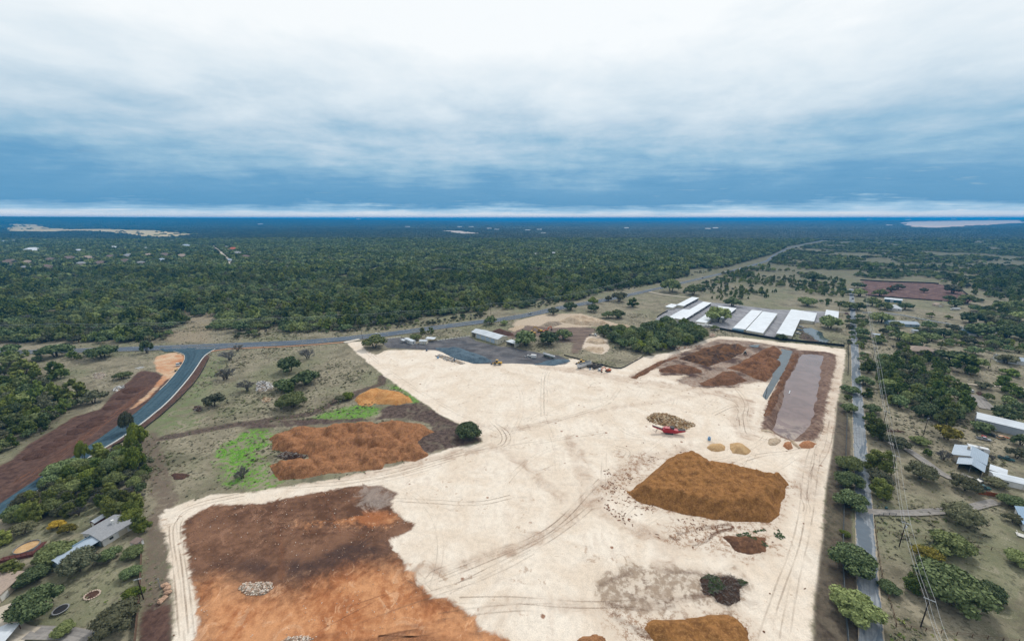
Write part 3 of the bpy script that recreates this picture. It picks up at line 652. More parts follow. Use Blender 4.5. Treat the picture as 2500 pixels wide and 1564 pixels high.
# ------------------------------------------------------------------ heaps of earth, mulch, sand and stone
def heap_mat(name, dark, mid, light, scale=0.35, streak=0.0, grit=0.5, pebble=None):
    m = bpy.data.materials.new(name); m.use_nodes = True; t = NT(m.node_tree)
    p = t.new('ShaderNodeNewGeometry').outputs['Position']
    n1 = t.noise(p, scale, 5, 0.62, 0.3, '3D'); n2 = t.noise(t.map(p, loc=(31, 7, 3)), scale * 4.5, 5, 0.7, 0.2, '3D'); n3 = t.noise(p, 3.2, 3, 0.7, 0.0, '3D')
    c = t.mix(t.smooth(t.add(n1, t.mul(t.sub(n2, 0.5), 0.7)), 0.30, 0.68), dark, mid)
    c = t.mix(t.smooth(t.add(n2, t.mul(t.sub(n3, 0.5), 0.8)), 0.50, 0.78, 0, 0.75), c, light)
    c = t.mix(t.smooth(n3, 0.60, 0.80, 0, grit), c, tuple(x * 0.45 for x in dark))
    if pebble: c = t.mix(t.mul(t.smooth(t.voronoi(p, 1.3), 0.12, 0.25, 1, 0), 0.8), c, pebble)
    t.out(c, 0.95, t.bump(t.add(t.mul(n3, 0.7), t.mul(n2, 1.2)), 0.7, 0.35), 0.08); return m
M_MULCH = heap_mat('mulch', S(128, 88, 60), S(176, 126, 86), S(204, 158, 114), grit=0.25)
M_MULCH2 = heap_mat('mulch_red', S(134, 92, 64), S(180, 128, 90), S(208, 160, 120), grit=0.25)
M_MULCH3 = heap_mat('mulch_golden', S(132, 92, 54), S(176, 126, 76), S(204, 156, 102), grit=0.3)
M_SAND = heap_mat('orange_sand', S(190, 132, 76), S(216, 162, 104), S(232, 186, 132), 0.25, grit=0.12)
M_SAND2 = heap_mat('pale_sand', S(204, 164, 116), S(224, 188, 140), S(236, 208, 168), 0.3, grit=0.1)
M_COMP = heap_mat('compost', S(72, 58, 52), S(134, 96, 66), S(166, 118, 76), 0.07, grit=0.3)
M_COMP2 = heap_mat('compost_brown', S(96, 70, 54), S(138, 98, 72), S(164, 128, 102), 0.2, grit=0.25)
M_COMP3 = heap_mat('compost_tall', S(104, 74, 56), S(146, 102, 72), S(172, 132, 102), 0.12, grit=0.25)
M_SLATE = heap_mat('slate_gravel', S(78, 94, 106), S(104, 124, 138), S(126, 144, 156), 0.2, grit=0.15)
M_LIME = heap_mat('limestone', S(176, 152, 126), S(214, 194, 168), S(236, 220, 200), 0.2, grit=0.25)
M_LIMEG = heap_mat('grey_limestone', S(140, 126, 110), S(176, 160, 142), S(204, 190, 172), 0.2, grit=0.3)
M_SOIL = heap_mat('dark_soil', S(76, 56, 50), S(100, 74, 64), S(122, 94, 82), 0.4)
M_CLAY = heap_mat('orange_clay', S(172, 116, 80), S(204, 148, 108), S(220, 172, 134), 0.3, grit=0.15)

def heap(name, label, poly, H, m, slope=0.75, lumps=0, lr=(4, 8), lh=(0.5, 1.0), rough=0.5, res=0.8, seed=1, cat='pile', group=None, flat=False, ridge=None):
    P_ = np.array(poly); x0, y0 = P_.min(0) - 3; x1, y1 = P_.max(0) + 3
    xs = np.arange(x0, x1 + res, res); ys = np.arange(y0, y1 + res, res); X, Y = np.meshgrid(xs, ys)
    wob = fbm(X, Y, 7, 3, seed) * 1.1
    d = sdf(X, Y, poly) + wob
    r = np.random.default_rng(seed)
    if lumps:
        base = np.zeros_like(X); tries = 0; k = 0
        while k < lumps and tries < 4000:
            tries += 1; cx, cy_ = r.uniform(x0, x1), r.uniform(y0, y1)
            if sdf(np.array([cx]), np.array([cy_]), poly)[0] < lr[0] * 0.45: continue
            k += 1; q = r.uniform(*lr); h = H * r.uniform(*lh)
            base = np.maximum(base, h * np.clip(1 - ((X - cx) ** 2 + (Y - cy_) ** 2) / (q * q), 0, 1) ** 0.8)
        base = np.maximum(base, H * 0.24 * smst(d, 0, 5))
        h = np.minimum(base, np.maximum(d, 0) * slope)
    else:
        h = H * (1 - np.exp(-np.maximum(d, 0) * slope / H * 1.15)) if not flat else np.minimum(np.maximum(d, 0) * slope, H + fbm(X, Y, 13, 3, seed + 2) * 2.0)
    if ridge is not None: h = np.maximum(h, np.minimum((ridge[1] - seg_dist(X, Y, ridge[0])).clip(0) * slope, np.maximum(d, 0) * slope))
    h = h + smst(d, 0.4, 3.0) * (fbm(X, Y, 3.2, 3, seed + 5) * rough + fbm(X, Y, 1.3, 2, seed + 8) * rough * 0.45)
    zb = ground_z(X, Y)
    Zt = np.where(d > 0, zb + np.maximum(h, 0.02) + 0.03, zb - 0.5)
    keep = d > -1.2
    cell = keep[:-1, :-1] & keep[1:, 1:] & keep[:-1, 1:] & keep[1:, :-1]
    ny_, nx_ = X.shape; idx_ = np.arange(ny_ * nx_).reshape(ny_, nx_)
    q = np.stack([idx_[:-1, :-1], idx_[:-1, 1:], idx_[1:, 1:], idx_[1:, :-1]], -1)[cell]
    used, invq = np.unique(q, return_inverse=True); pos_ = np.stack([X, Y, Zt], -1).reshape(-1, 3)[used]
    me = bpy.data.meshes.new(name); me.from_pydata(pos_.tolist(), [], invq.reshape(-1, 4).tolist()); me.update(); me.polygons.foreach_set('use_smooth', [True] * len(me.polygons))
    return tag(link(name, me, m), label, cat, group)
def top_of(o, x, y):
    co_ = np.empty(len(o.data.vertices) * 3); o.data.vertices.foreach_get('co', co_); co_ = co_.reshape(-1, 3)
    return float(co_[np.argmin(np.hypot(co_[:, 0] - x, co_[:, 1] - y)), 2])

big_left = heap('mulch_heap', 'long lumpy orange-brown mulch heap between green grass and the pale pad', PL(6, [(115, 975), (190, 925), (350, 880), (620, 855), (900, 835), (1180, 820), (1400, 805), (1560, 825), (1680, 905), (1580, 960), (1530, 1000),
    (1570, 1060), (1640, 1130), (1480, 1188), (1210, 1205), (1190, 1250), (970, 1280), (700, 1300), (430, 1350), (200, 1370), (105, 1225), (190, 1195), (500, 1165), (490, 1115), (230, 1100), (140, 1075), (150, 1020)]), 5.4, M_MULCH2, 0.85, 80, (3.5, 8), (0.30, 1.0), 0.9, 0.6, 3)
heap('sand_heap', 'smooth orange sand heap beside the yellow-green tree', PL(6, [(925, 610), (955, 565), (1060, 510), (1150, 495), (1230, 510), (1350, 530), (1470, 595), (1480, 630), (1350, 650), (1110, 640), (1080, 665), (980, 655)]), 4.0, M_SAND, 0.6, 9, (6, 11), (0.5, 1.0), 0.25, 0.8, 4)
heap('mulch_heap', 'big flat-topped golden brown mulch heap on the pale pad', BIG_HEAP, 6.2, M_MULCH3, 0.9, rough=1.1, res=0.6, seed=6, flat=True)
heap('soil_heap', 'small tan-brown soil heap with weeds below the big flat-topped heap', PL(11, [(1980, 500), (2080, 490), (2280, 480), (2400, 495), (2410, 545), (2390, 640), (2250, 665), (2110, 630), (2060, 565)]), 2.2, M_COMP2, 0.6, 7, (3, 5), (0.5, 1), 0.4, 0.5, 8)
heap('mulch_heap', 'rounded golden mulch heap at the bottom of the picture', LOW_HEAP, 3.6, M_MULCH3, 0.75, 16, (3.5, 6.5), (0.55, 1), 0.55, 0.5, 9)
heap('mulch_heap', 'small brown mulch heap cut off by the bottom edge', PL(11, [(560, 1500), (650, 1420), (780, 1415), (870, 1470), (930, 1700), (540, 1700)]), 1.8, M_MULCH, 0.6, 6, (2.5, 4.5), (0.5, 1), 0.4, 0.5, 10)
heap('sand_heap', 'low pale sand heap beside a taller one near the red grinder', PL(7, [(1840, 1055), (1870, 1025), (1960, 1018), (2010, 1040), (2010, 1075), (1940, 1090), (1880, 1085)]), 3.0, M_SAND2, 0.95, rough=0.25, res=0.45, seed=12)
heap('sand_heap', 'taller pale sand heap nearer the pond', PL(7, [(2050, 1015), (2110, 1008), (2190, 1035), (2260, 1085), (2200, 1125), (2080, 1110), (2050, 1065)]), 4.4, M_SAND2, 1.0, rough=0.3, res=0.45, seed=13)
heap('compost_row', 'far compost heap with bright orange top and black front', PL(7, [(1570, 215), (1680, 175), (1800, 115), (1950, 85), (2150, 95), (2230, 105), (2190, 150), (2050, 225), (1960, 250), (1850, 288), (1700, 245)]), 4.6, M_COMP, 0.6, 22, (6, 11), (0.55, 1), 0.6, 1.0, 14)
heap('compost_row', 'small orange compost heap in front of the far compost heap', PL(7, [(1390, 315), (1460, 285), (1560, 262), (1700, 285), (1790, 318), (1800, 342), (1680, 360), (1500, 346), (1400, 346)]), 3.2, M_COMP2, 0.55, 9, (5, 8), (0.5, 1), 0.5, 0.9, 15)
heap('compost_row', 'tall red-brown compost heap beside the narrow blue water', PL(7, [(2020, 305), (2150, 255), (2290, 170), (2417, 110)]) + PL(8, [(100, 115), (130, 150), (125, 200), (70, 230), (125, 240), (130, 275), (50, 355), (0, 420)]) + PL(7, [(2400, 430), (2300, 405), (2150, 335)]), 5.0, M_COMP3, 0.65, 26, (5, 9), (0.45, 1), 0.6, 0.9, 16)
heap('compost_row', 'dark compost heap facing the pale pad in front of the tall one', PL(7, [(1760, 445), (1900, 390), (1980, 335), (2100, 330), (2200, 405), (2230, 425), (2100, 460), (1950, 472), (1800, 472)]), 3.4, M_COMP2, 0.6, 10, (5, 8), (0.5, 1), 0.5, 0.9, 17)
heap('earth_berm', 'long low brown berm at the edge of the compost area', PL(7, [(1120, 392), (1250, 308), (1400, 235), (1550, 190), (1570, 202), (1420, 262), (1280, 352), (1170, 407)]), 1.6, M_COMP2, 0.5, 12, (4, 6), (0.5, 1), 0.5, 0.8, 18)
heap('earth_berm', 'brown berm between the narrow water and the pond', PL(8, [(240, 150), (300, 165), (250, 290), (170, 430), (90, 600), (30, 760), (-40, 760), (0, 620), (90, 440), (180, 270)]), 1.7, M_COMP2, 0.45, 16, (4, 7), (0.5, 1), 0.35, 0.9, 19)
heap('gravel_heap', 'long slate-blue gravel heap on the gravel yard', PL(6, [(1690, 112), (1860, 108), (1950, 122), (2180, 205), (2230, 232), (2200, 252), (2060, 263), (1900, 222), (1720, 138)]), 4.0, M_SLATE, 0.5, 10, (7, 12), (0.55, 1), 0.25, 0.9, 20)
heap('gravel_heap', 'low dark gravel mound beside the tanker trailer', PL(7, [(190, 272), (400, 215), (540, 225), (550, 243), (400, 280)]), 1.6, M_SLATE, 0.4, 5, (5, 8), (0.5, 1), 0.3, 0.9, 21)
heap('limestone_heap', 'grey limestone heap nearest the excavators', PL(3, [(250, 1145), (330, 1110), (450, 1100), (480, 1125), (390, 1152)]), 3.6, M_LIMEG, 0.55, 6, (6, 9), (0.6, 1), 0.4, 1.2, 22)
heap('limestone_heap', 'largest tan limestone heap behind the machine yard', PL(3, [(440, 1105), (480, 1085), (560, 1050), (660, 1048), (760, 1075), (900, 1115), (960, 1152), (760, 1142), (600, 1132)]), 6.0, M_LIME, 0.6, 18, (9, 16), (0.5, 1), 0.7, 1.4, 23)
heap('limestone_heap', 'pale limestone heap against the dark grove', PL(3, [(940, 1172), (960, 1125), (1080, 1125), (1150, 1168), (1000, 1187)]), 4.0, M_LIME, 0.6, 6, (7, 11), (0.6, 1), 0.5, 1.2, 24)
heap('limestone_heap', 'flat pale limestone spread left of the machine yard', PL(3, [(-50, 1175), (40, 1140), (110, 1135), (120, 1155), (20, 1195)]), 1.2, M_LIME, 0.3, 5, (5, 8), (0.5, 1), 0.4, 1.2, 25)
heap('limestone_heap', 'rubbly pale limestone heap in front of the grove', PL(7, [(690, 60), (740, 10), (860, 30), (905, 70), (800, 80)]), 2.4, M_LIME, 0.5, 7, (4, 7), (0.5, 1), 0.7, 0.9, 26)
heap('limestone_heap', 'white limestone heap by the fenced grass patch', PL(7, [(670, 125), (720, 95), (860, 105), (880, 140), (840, 170), (720, 140)]), 1.6, M_LIME, 0.4, 6, (4, 7), (0.5, 1), 0.3, 0.9, 27)
heap('soil_heap', 'dark brown soil heap behind the long metal shed', PL(2, [(2200, 1200), (2300, 1170), (2417, 1205), (2440, 1240), (2330, 1235)]), 3.5, M_SOIL, 0.5, 6, (6, 9), (0.5, 1), 0.4, 1.2, 28)
MND = 'soil mounds along the brown verge'
for i, (x, y) in enumerate([(1265, 510), (1175, 580), (1060, 672), (950, 775), (855, 835), (730, 895), (620, 970), (510, 1030), (410, 1090), (340, 1125)]):
    c = P(5, x, y); q = 5.6 if i in (0, 4) else 4.4
    heap('soil_mound', '%s soil mound from the sandy turnout in the line along the new road' % ('first second third fourth fifth sixth seventh eighth ninth tenth'.split()[i]), [(c[0] + q * math.cos(a) * 1.3, c[1] + q * math.sin(a)) for a in np.linspace(0, 6.28, 13)[:-1]], 1.3, M_SOIL, 0.5, 0, rough=0.4, res=0.7, seed=40 + i, group=MND)
heap('soil_heap', 'flat dark soil patch heap on the grass field', PL(5, [(1600, 1310), (1650, 1285), (1740, 1285), (1790, 1310), (1740, 1360), (1640, 1360)]), 0.7, M_SOIL, 0.3, 6, (2, 4), (0.5, 1), 0.35, 0.5, 52)
heap('clay_mound', 'rounded orange clay mound at the near end of the pond', PL(8, [(140, 1040), (165, 1005), (215, 1005), (240, 1060), (190, 1075)]), 3.0, M_CLAY, 1.1, rough=0.3, res=0.4, seed=53)
heap('clay_mound', 'orange clay spill beside the white rock at the pond', PL(8, [(290, 1030), (330, 995), (420, 1000), (470, 1015), (400, 1050), (310, 1060)]), 1.9, M_CLAY, 0.8, 7, (2.5, 4.5), (0.4, 1), 0.5, 0.5, 54)
heap('rock_berm', 'white rock berm at the near corner of the pond', PL(8, [(5, 1010), (20, 975), (70, 965), (125, 985), (70, 1030), (20, 1030)]), 1.8, M_LIME, 1.0, rough=0.8, res=0.4, seed=55)
heap('rock_berm', 'curved white rock berm beside the orange clay mound', PL(8, [(195, 985), (240, 985), (310, 1055), (290, 1065), (240, 1030)]), 1.7, M_LIME, 1.0, rough=0.7, res=0.4, seed=56)
heap('rock_berm', 'white rock lip where the water leaves the pond', PL(8, [(-60, 885), (0, 890), (60, 910), (50, 922), (-20, 905), (-60, 900)]), 0.9, M_LIME, 0.6, rough=0.3, res=0.5, seed=57)

# --- loose pieces: each heap of scrap, brush or rubble is one thing whose pieces are too small to pick apart
def bits(name, parent, o, poly, n, dims, m, seed, tilt=0.7, z0=0.0, shape='box'):
    r = random.Random(seed); mb = MB(); P_ = np.array(poly); a = P_.min(0); b = P_.max(0); k = 0; t = 0
    while k < n and t < n * 30:
        t += 1; x, y = r.uniform(a[0], b[0]), r.uniform(a[1], b[1])
        if not inside(np.array([x]), np.array([y]), poly)[0]: continue
        k += 1; z = (top_of(o, x, y) if o is not None else gz(x, y)) + z0
        M_ = Matrix.Translation((x, y, z)) @ Matrix.Rotation(r.uniform(0, 6.28), 4, 'Z') @ Matrix.Rotation(r.gauss(0, tilt), 4, 'X') @ Matrix.Rotation(r.gauss(0, tilt * .6), 4, 'Y')
        d = [r.uniform(*q) for q in dims]
        if len(m) > 1: mb.mat(r.randrange(len(m)))
        if shape == 'box': mb.cbox((0, 0, d[2] * 0.3), d, M_)
        elif shape == 'rock':
            b0 = len(mb.v); mb.ball((0, 0, d[2] * 0.2), 0.5, 5, 3, d, r.randrange(9999), 0.25)
            for i in range(b0, len(mb.v)): mb.v[i] = tuple(M_ @ Vector(mb.v[i]))
        else: mb.tube(M_ @ Vector((-d[0] / 2, 0, 0)), M_ @ Vector((d[0] / 2, 0, r.uniform(0, d[2]))), d[1], d[1] * 0.5, 4)
    me = mb.mesh(name)
    ob = link(name, me, m, parent); return tag(ob, None, None, None, 'stuff')
M_WOOD = [mat('scrap_wood_a', S(214, 188, 152), 0.9, 0.2), mat('scrap_wood_b', S(186, 150, 110), 0.9, 0.2), mat('scrap_wood_c', S(140, 112, 84), 0.9, 0.2), mat('scrap_wood_d', S(232, 216, 190), 0.9, 0.2)]
M_ROCK = [mat('field_rock_a', S(226, 204, 186), 0.95, 0.15), mat('field_rock_b', S(204, 168, 142), 0.95, 0.15), mat('field_rock_c', S(240, 228, 214), 0.95, 0.1)]
M_GREYB = [mat('rubble_grey', S(196, 196, 196), 0.9, 0.2), mat('rubble_dark', S(120, 116, 112), 0.9, 0.2), mat('rubble_white', S(232, 232, 230), 0.9, 0.1)]
M_LOG = [mat('log_dark', S(74, 60, 54), 0.95, 0.25), mat('log_grey', S(150, 144, 138), 0.95, 0.2), mat('log_brown', S(112, 84, 66), 0.95, 0.2)]
WP = PL(7, [(1270, 780), (1340, 725), (1440, 722), (1560, 770), (1720, 825), (1735, 850), (1640, 890), (1500, 872), (1350, 832), (1290, 805)])
wp = heap('scrap_wood_heap', 'heap of pale scrap wood and stumps behind the red grinder', WP, 2.6, heap_mat('wood_dust', S(112, 90, 64), S(168, 138, 98), S(206, 178, 136), 0.5), 0.6, 9, (3, 5), (0.5, 1), 0.7, 0.6, 60)
bits('scrap_wood', wp, wp, WP, 520, ((0.5, 2.4), (0.15, 0.7), (0.1, 0.5)), M_WOOD, 61)
BP = PL(11, [(1790, 900), (1840, 860), (2050, 870), (2230, 935), (2160, 1000), (2150, 1100), (2060, 1160), (1930, 1130), (1900, 1070), (1800, 1050)])
bp = heap('brush_heap', 'heap of cut brush, dead branches and green cuttings', BP, 1.8, heap_mat('brush_floor', S(66, 52, 46), S(104, 80, 64), S(140, 112, 88), 0.6), 0.5, 9, (2.5, 4.5), (0.5, 1), 0.6, 0.5, 62)
bits('dead_branches', bp, bp, BP, 700, ((0.8, 3.2), (0.02, 0.07), (0.1, 1.2)), M_LOG, 63, 0.5, 0.1, 'stick')
GP = PL(11, [(1790, 900), (1850, 860), (1950, 880), (1960, 960), (2010, 1010), (1900, 1070), (1850, 1020), (1860, 940)]); GP2 = PL(11, [(2140, 900), (2230, 925), (2200, 975), (2130, 960)])
M_CUT = [mat('cuttings_grey_green', S(92, 102, 78), 0.9, 0.3), mat('cuttings_green', S(78, 104, 52), 0.9, 0.3)]
bits('green_cuttings', bp, bp, GP, 420, ((0.3, 0.9), (0.2, 0.5), (0.02, 0.06)), M_CUT, 64, 0.8, 0.25)
bits('green_cuttings', bp, bp, GP2, 160, ((0.3, 0.9), (0.2, 0.5), (0.02, 0.06)), [M_CUT[1]], 65, 0.8, 0.25)
LP = PL(6, [(190, 1130), (290, 1095), (340, 1095), (490, 1135), (480, 1150), (350, 1165), (260, 1165)])
lp = heap('log_heap', 'heap of dark and grey logs in the notch of the long mulch heap', LP, 1.4, M_SOIL, 0.6, 4, (2, 4), (0.5, 1), 0.4, 0.5, 66)
bits('logs', lp, lp, LP, 130, ((1.0, 3.6), (0.10, 0.26), (0.1, 0.5)), M_LOG, 67, 0.25, 0.15, 'stick')
def rubble(name, label, r, pts, n, dims, m, seed, shape='box'):
    poly = PL(r, pts); o = heap(name, label, poly, 0.5, M_SOIL if m is M_LOG else M_LIMEG, 0.4, rough=0.25, res=0.6, seed=seed)
    bits('loose_pieces', o, o, poly, n, dims, m, seed, 0.5, 0.05, shape); return o
rubble('rubble_heap', 'spread of grey concrete rubble beside the field oaks', 6, [(0, 440), (70, 425), (150, 450), (165, 500), (60, 525), (0, 520)], 160, ((0.4, 1.8), (0.3, 1.1), (0.1, 0.5)), M_GREYB, 70)
rubble('debris_heap', 'small pile of brown scrap below the concrete rubble', 6, [(50, 600), (90, 575), (150, 595), (130, 625), (70, 628)], 70, ((0.5, 2.2), (0.1, 0.5), (0.1, 0.4)), M_WOOD, 71)
rubble('debris_heap', 'brushy debris pile beside the olive field tree', 5, [(1810, 700), (1850, 655), (1910, 660), (1915, 710), (1850, 720)], 80, ((0.5, 2.4), (0.1, 0.4), (0.1, 0.4)), M_LOG, 72)
rubble('debris_heap', 'grey rock debris at the upper edge of the brown verge', 5, [(1060, 510), (1100, 480), (1180, 465), (1170, 490), (1090, 530)], 60, ((0.5, 1.6), (0.3, 1), (0.2, 0.6)), M_GREYB, 73)
rubble('debris_heap', 'pale branches lying on the grass above the brown verge', 5, [(880, 360), (960, 340), (1000, 370), (960, 410), (880, 400)], 50, ((0.8, 3), (0.05, 0.12), (0.1, 0.5)), M_GREYB, 74, 'stick')
rubble('log_heap', 'row of long logs on the ground by the lane', 8, [(1110, 880), (1290, 900), (1280, 912), (1110, 900)], 14, ((3, 6), (0.15, 0.25), (0.05, 0.2)), M_LOG, 75, 'stick')
rubble('log_heap', 'brown brush pile behind the grey barn', 8, [(1960, 535), (1990, 515), (2070, 560), (2060, 578), (1980, 560)], 70, ((1, 3), (0.05, 0.15), (0.1, 0.6)), M_LOG, 76, 'stick')
rubble('debris_heap', 'scrap left beside the slate gravel heap', 6, [(1680, 190), (1740, 175), (1860, 205), (1980, 260), (1930, 268), (1780, 225)], 60, ((0.6, 2.6), (0.2, 1.0), (0.1, 0.6)), M_GREYB, 77)
rubble('stone_heap', 'row of orange-tan quarry stones along the grove', 7, [(1530, 122), (1650, 100), (1770, 88), (1760, 105), (1640, 125), (1540, 145)], 150, ((0.8, 2.0), (0.8, 1.6), (0.6, 1.2)), M_ROCK, 78, 'rock')
rubble('stone_heap', 'orange stone pile at the corner of the grove by the storage yard', 3, [(1855, 1245), (1870, 1205), (1930, 1230), (1900, 1258)], 90, ((0.8, 2.0), (0.8, 1.6), (0.6, 1.2)), M_ROCK, 79, 'rock')
rubble('stone_heap', 'patch of broken pale stones in the clay field', 9, [(2230, 985), (2320, 930), (2560, 930), (2590, 985), (2480, 1060), (2320, 1050)], 260, ((0.25, 0.9), (0.25, 0.8), (0.2, 0.5)), M_ROCK, 80, 'rock')
rubble('stone_heap', 'patch of white stones at the bottom of the clay field', 10, [(230, 1490), (300, 1445), (480, 1440), (560, 1470), (400, 1530)], 150, ((0.25, 0.8), (0.25, 0.7), (0.2, 0.4)), M_ROCK, 81, 'rock')
for i, (x, y) in enumerate([(1565, 965), (1540, 975), (1580, 1000), (1600, 1030), (1575, 1040), (1555, 1085), (1525, 1105), (1515, 1125), (1590, 985)]):
    c = P(9, x, y); rr_ = random.Random(i); mb = MB(); mb.ball((0, 0, 0.45), 1.0, 7, 5, (rr_.uniform(0.8, 1.2), rr_.uniform(0.6, 0.9), 0.6), i, 0.18)
    o = mb.build('boulder', [M_ROCK[1]]); o.location = (c[0], c[1], gz(*c)); tag(o, '%s tan boulder from the leaning post in the curved row by the haul track' % 'first second third fourth fifth sixth seventh eighth ninth'.split()[i], 'boulder', 'boulders by the haul track')
# stones and clods strewn on the ground
def strew(name, label, poly, n, dims, m, seed, gapf=None, shape='rock'):
    X, Y = np.empty(0), np.empty(0); r = np.random.default_rng(seed); P_ = np.array(poly); a = P_.min(0); b = P_.max(0)
    X = r.uniform(a[0], b[0], n * 6); Y = r.uniform(a[1], b[1], n * 6); k = inside(X, Y, poly)
    if gapf is not None: k &= gapf(X, Y)
    X, Y = X[k][:n], Y[k][:n]; rr_ = random.Random(seed); mb = MB()
    for x, y in zip(X, Y):
        d = [rr_.uniform(*q) for q in dims]; mb.mat(rr_.randrange(len(m))); b0 = len(mb.v)
        mb.ball((0, 0, 0.1), 0.5, 5, 3, d, rr_.randrange(9999), 0.3); M_ = Matrix.Translation((x, y, gz(x, y))) @ Matrix.Rotation(rr_.uniform(0, 6.28), 4, 'Z')
        for i in range(b0, len(mb.v)): mb.v[i] = tuple(M_ @ Vector(mb.v[i]))
    return tag(mb.build(name, m), label, None, None, 'stuff')
strew('field_stones', 'small pale stones strewn over the clay field', Z['red'], 330, ((0.15, 0.5), (0.15, 0.45), (0.15, 0.35)), M_ROCK, 90, lambda X, Y: fbm(X, Y, 18, 3, 3) > -0.15)
M_CLOD = [mat('clod_a', S(142, 96, 70), 0.95, 0.2), mat('clod_b', S(120, 82, 60), 0.95, 0.2)]
strew('dirt_clods', 'brown dirt clods dropped on the pale pad', Z['pad'], 80, ((0.4, 1.5), (0.3, 0.9), (0.1, 0.3)), M_CLOD, 91, lambda X, Y: (fbm(X, Y, 40, 3, 13) > 0.12) & ~inside(X, Y, Z['red']) & ~inside(X, Y, Z['bank']) & ~inside(X, Y, Z['compost']))
strew('dirt_clods', 'brown mulch crumbs round the big flat-topped heap', PL(11, [(900, -150), (1200, 150), (1600, 320), (2100, 390), (2300, 420), (1900, 480), (1700, 620), (1450, 540), (1000, 350), (700, 60)]), 190, ((0.3, 1.8), (0.25, 0.7), (0.06, 0.2)), M_CLOD, 92, lambda X, Y: fbm(X, Y, 9, 3, 4) > 0.0)
strew('dirt_clods', 'mulch crumbs between the grinder and the big heap', PL(7, [(800, 1450), (1100, 1200), (1350, 1100), (1700, 1050), (1700, 1085), (1450, 1120), (1200, 1330), (1050, 1450)]), 130, ((0.3, 1.8), (0.25, 0.7), (0.06, 0.2)), M_CLOD, 93, lambda X, Y: fbm(X, Y, 9, 3, 5) > -0.05)
strew('weeds', 'low green weeds on the pale pad by the verge', PL(12, [(0, 420), (100, 430), (170, 520), (100, 600), (-250, 600), (-300, 480)]), 220, ((0.3, 0.9), (0.3, 0.8), (0.3, 0.6)), [M_CUT[1], M_CUT[0]], 94, lambda X, Y: fbm(X, Y, 4, 2, 5) > 0.1)

# ------------------------------------------------------------------ tyre tracks pressed into the pad
def track_mat(name, col):
    m = bpy.data.materials.new(name); m.use_nodes = True; t = NT(m.node_tree)
    p = t.new('ShaderNodeNewGeometry').outputs['Position']; al = t.attr('along'); ac = t.attr('across')
    k = t.smooth(t.noise(t.comb(t.mul(al, 0.06), t.mul(ac, 0.5), t.attr('seed')), 1.0, 4, 0.6, 0, '3D'), 0.34, 0.68)
    k = t.mul(k, t.smooth(t.noise(p, 1.1, 3, 0.7), 0.25, 0.6, 0.35, 1))
    e = t.smooth(t.math('ABSOLUTE', t.sub(ac, 0.5)), 0.5, 0.12)
    t.out(t.mix(t.noise(p, 0.3, 3, 0.6), col, tuple(x * 1.25 for x in col)), 0.95, None, 0.1, 0, t.mul(t.mul(k, e), t.attr('strength'))); return m
def tracks_mesh(name, runs, m, label):
    v = []; f = []; A1 = []; A2 = []; A3 = []; A4 = []
    for si, (pts_, gauge, w_, st) in enumerate(runs):
        l = smooth_line(pts_, 2.5)
        for off in ((-gauge / 2, gauge / 2) if gauge else (0.0,)):
            a = offset(l, off - w_ / 2); b = offset(l, off + w_ / 2); b0 = len(v)
            za = ground_z(a[:, 0], a[:, 1]) + 0.06; zb = ground_z(b[:, 0], b[:, 1]) + 0.06
            for i in range(len(l)):
                v += [(a[i][0], a[i][1], za[i]), (b[i][0], b[i][1], zb[i])]; A1 += [i * 2.5] * 2; A2 += [0.0, 1.0]; A3 += [si * 3.7 + off] * 2; A4 += [st] * 2
            f += [(b0 + 2 * i, b0 + 2 * i + 1, b0 + 2 * i + 3, b0 + 2 * i + 2) for i in range(len(l) - 1)]
    me = bpy.data.meshes.new(name); me.from_pydata(v, [], f); me.update()
    for n_, d_ in (('along', A1), ('across', A2), ('seed', A3), ('strength', A4)):
        at_ = me.attributes.new(n_, 'FLOAT', 'POINT'); at_.data.foreach_set('value', np.array(d_, np.float32))
    return tag(link(name, me, m), label, None, None, 'structure')
runs = []
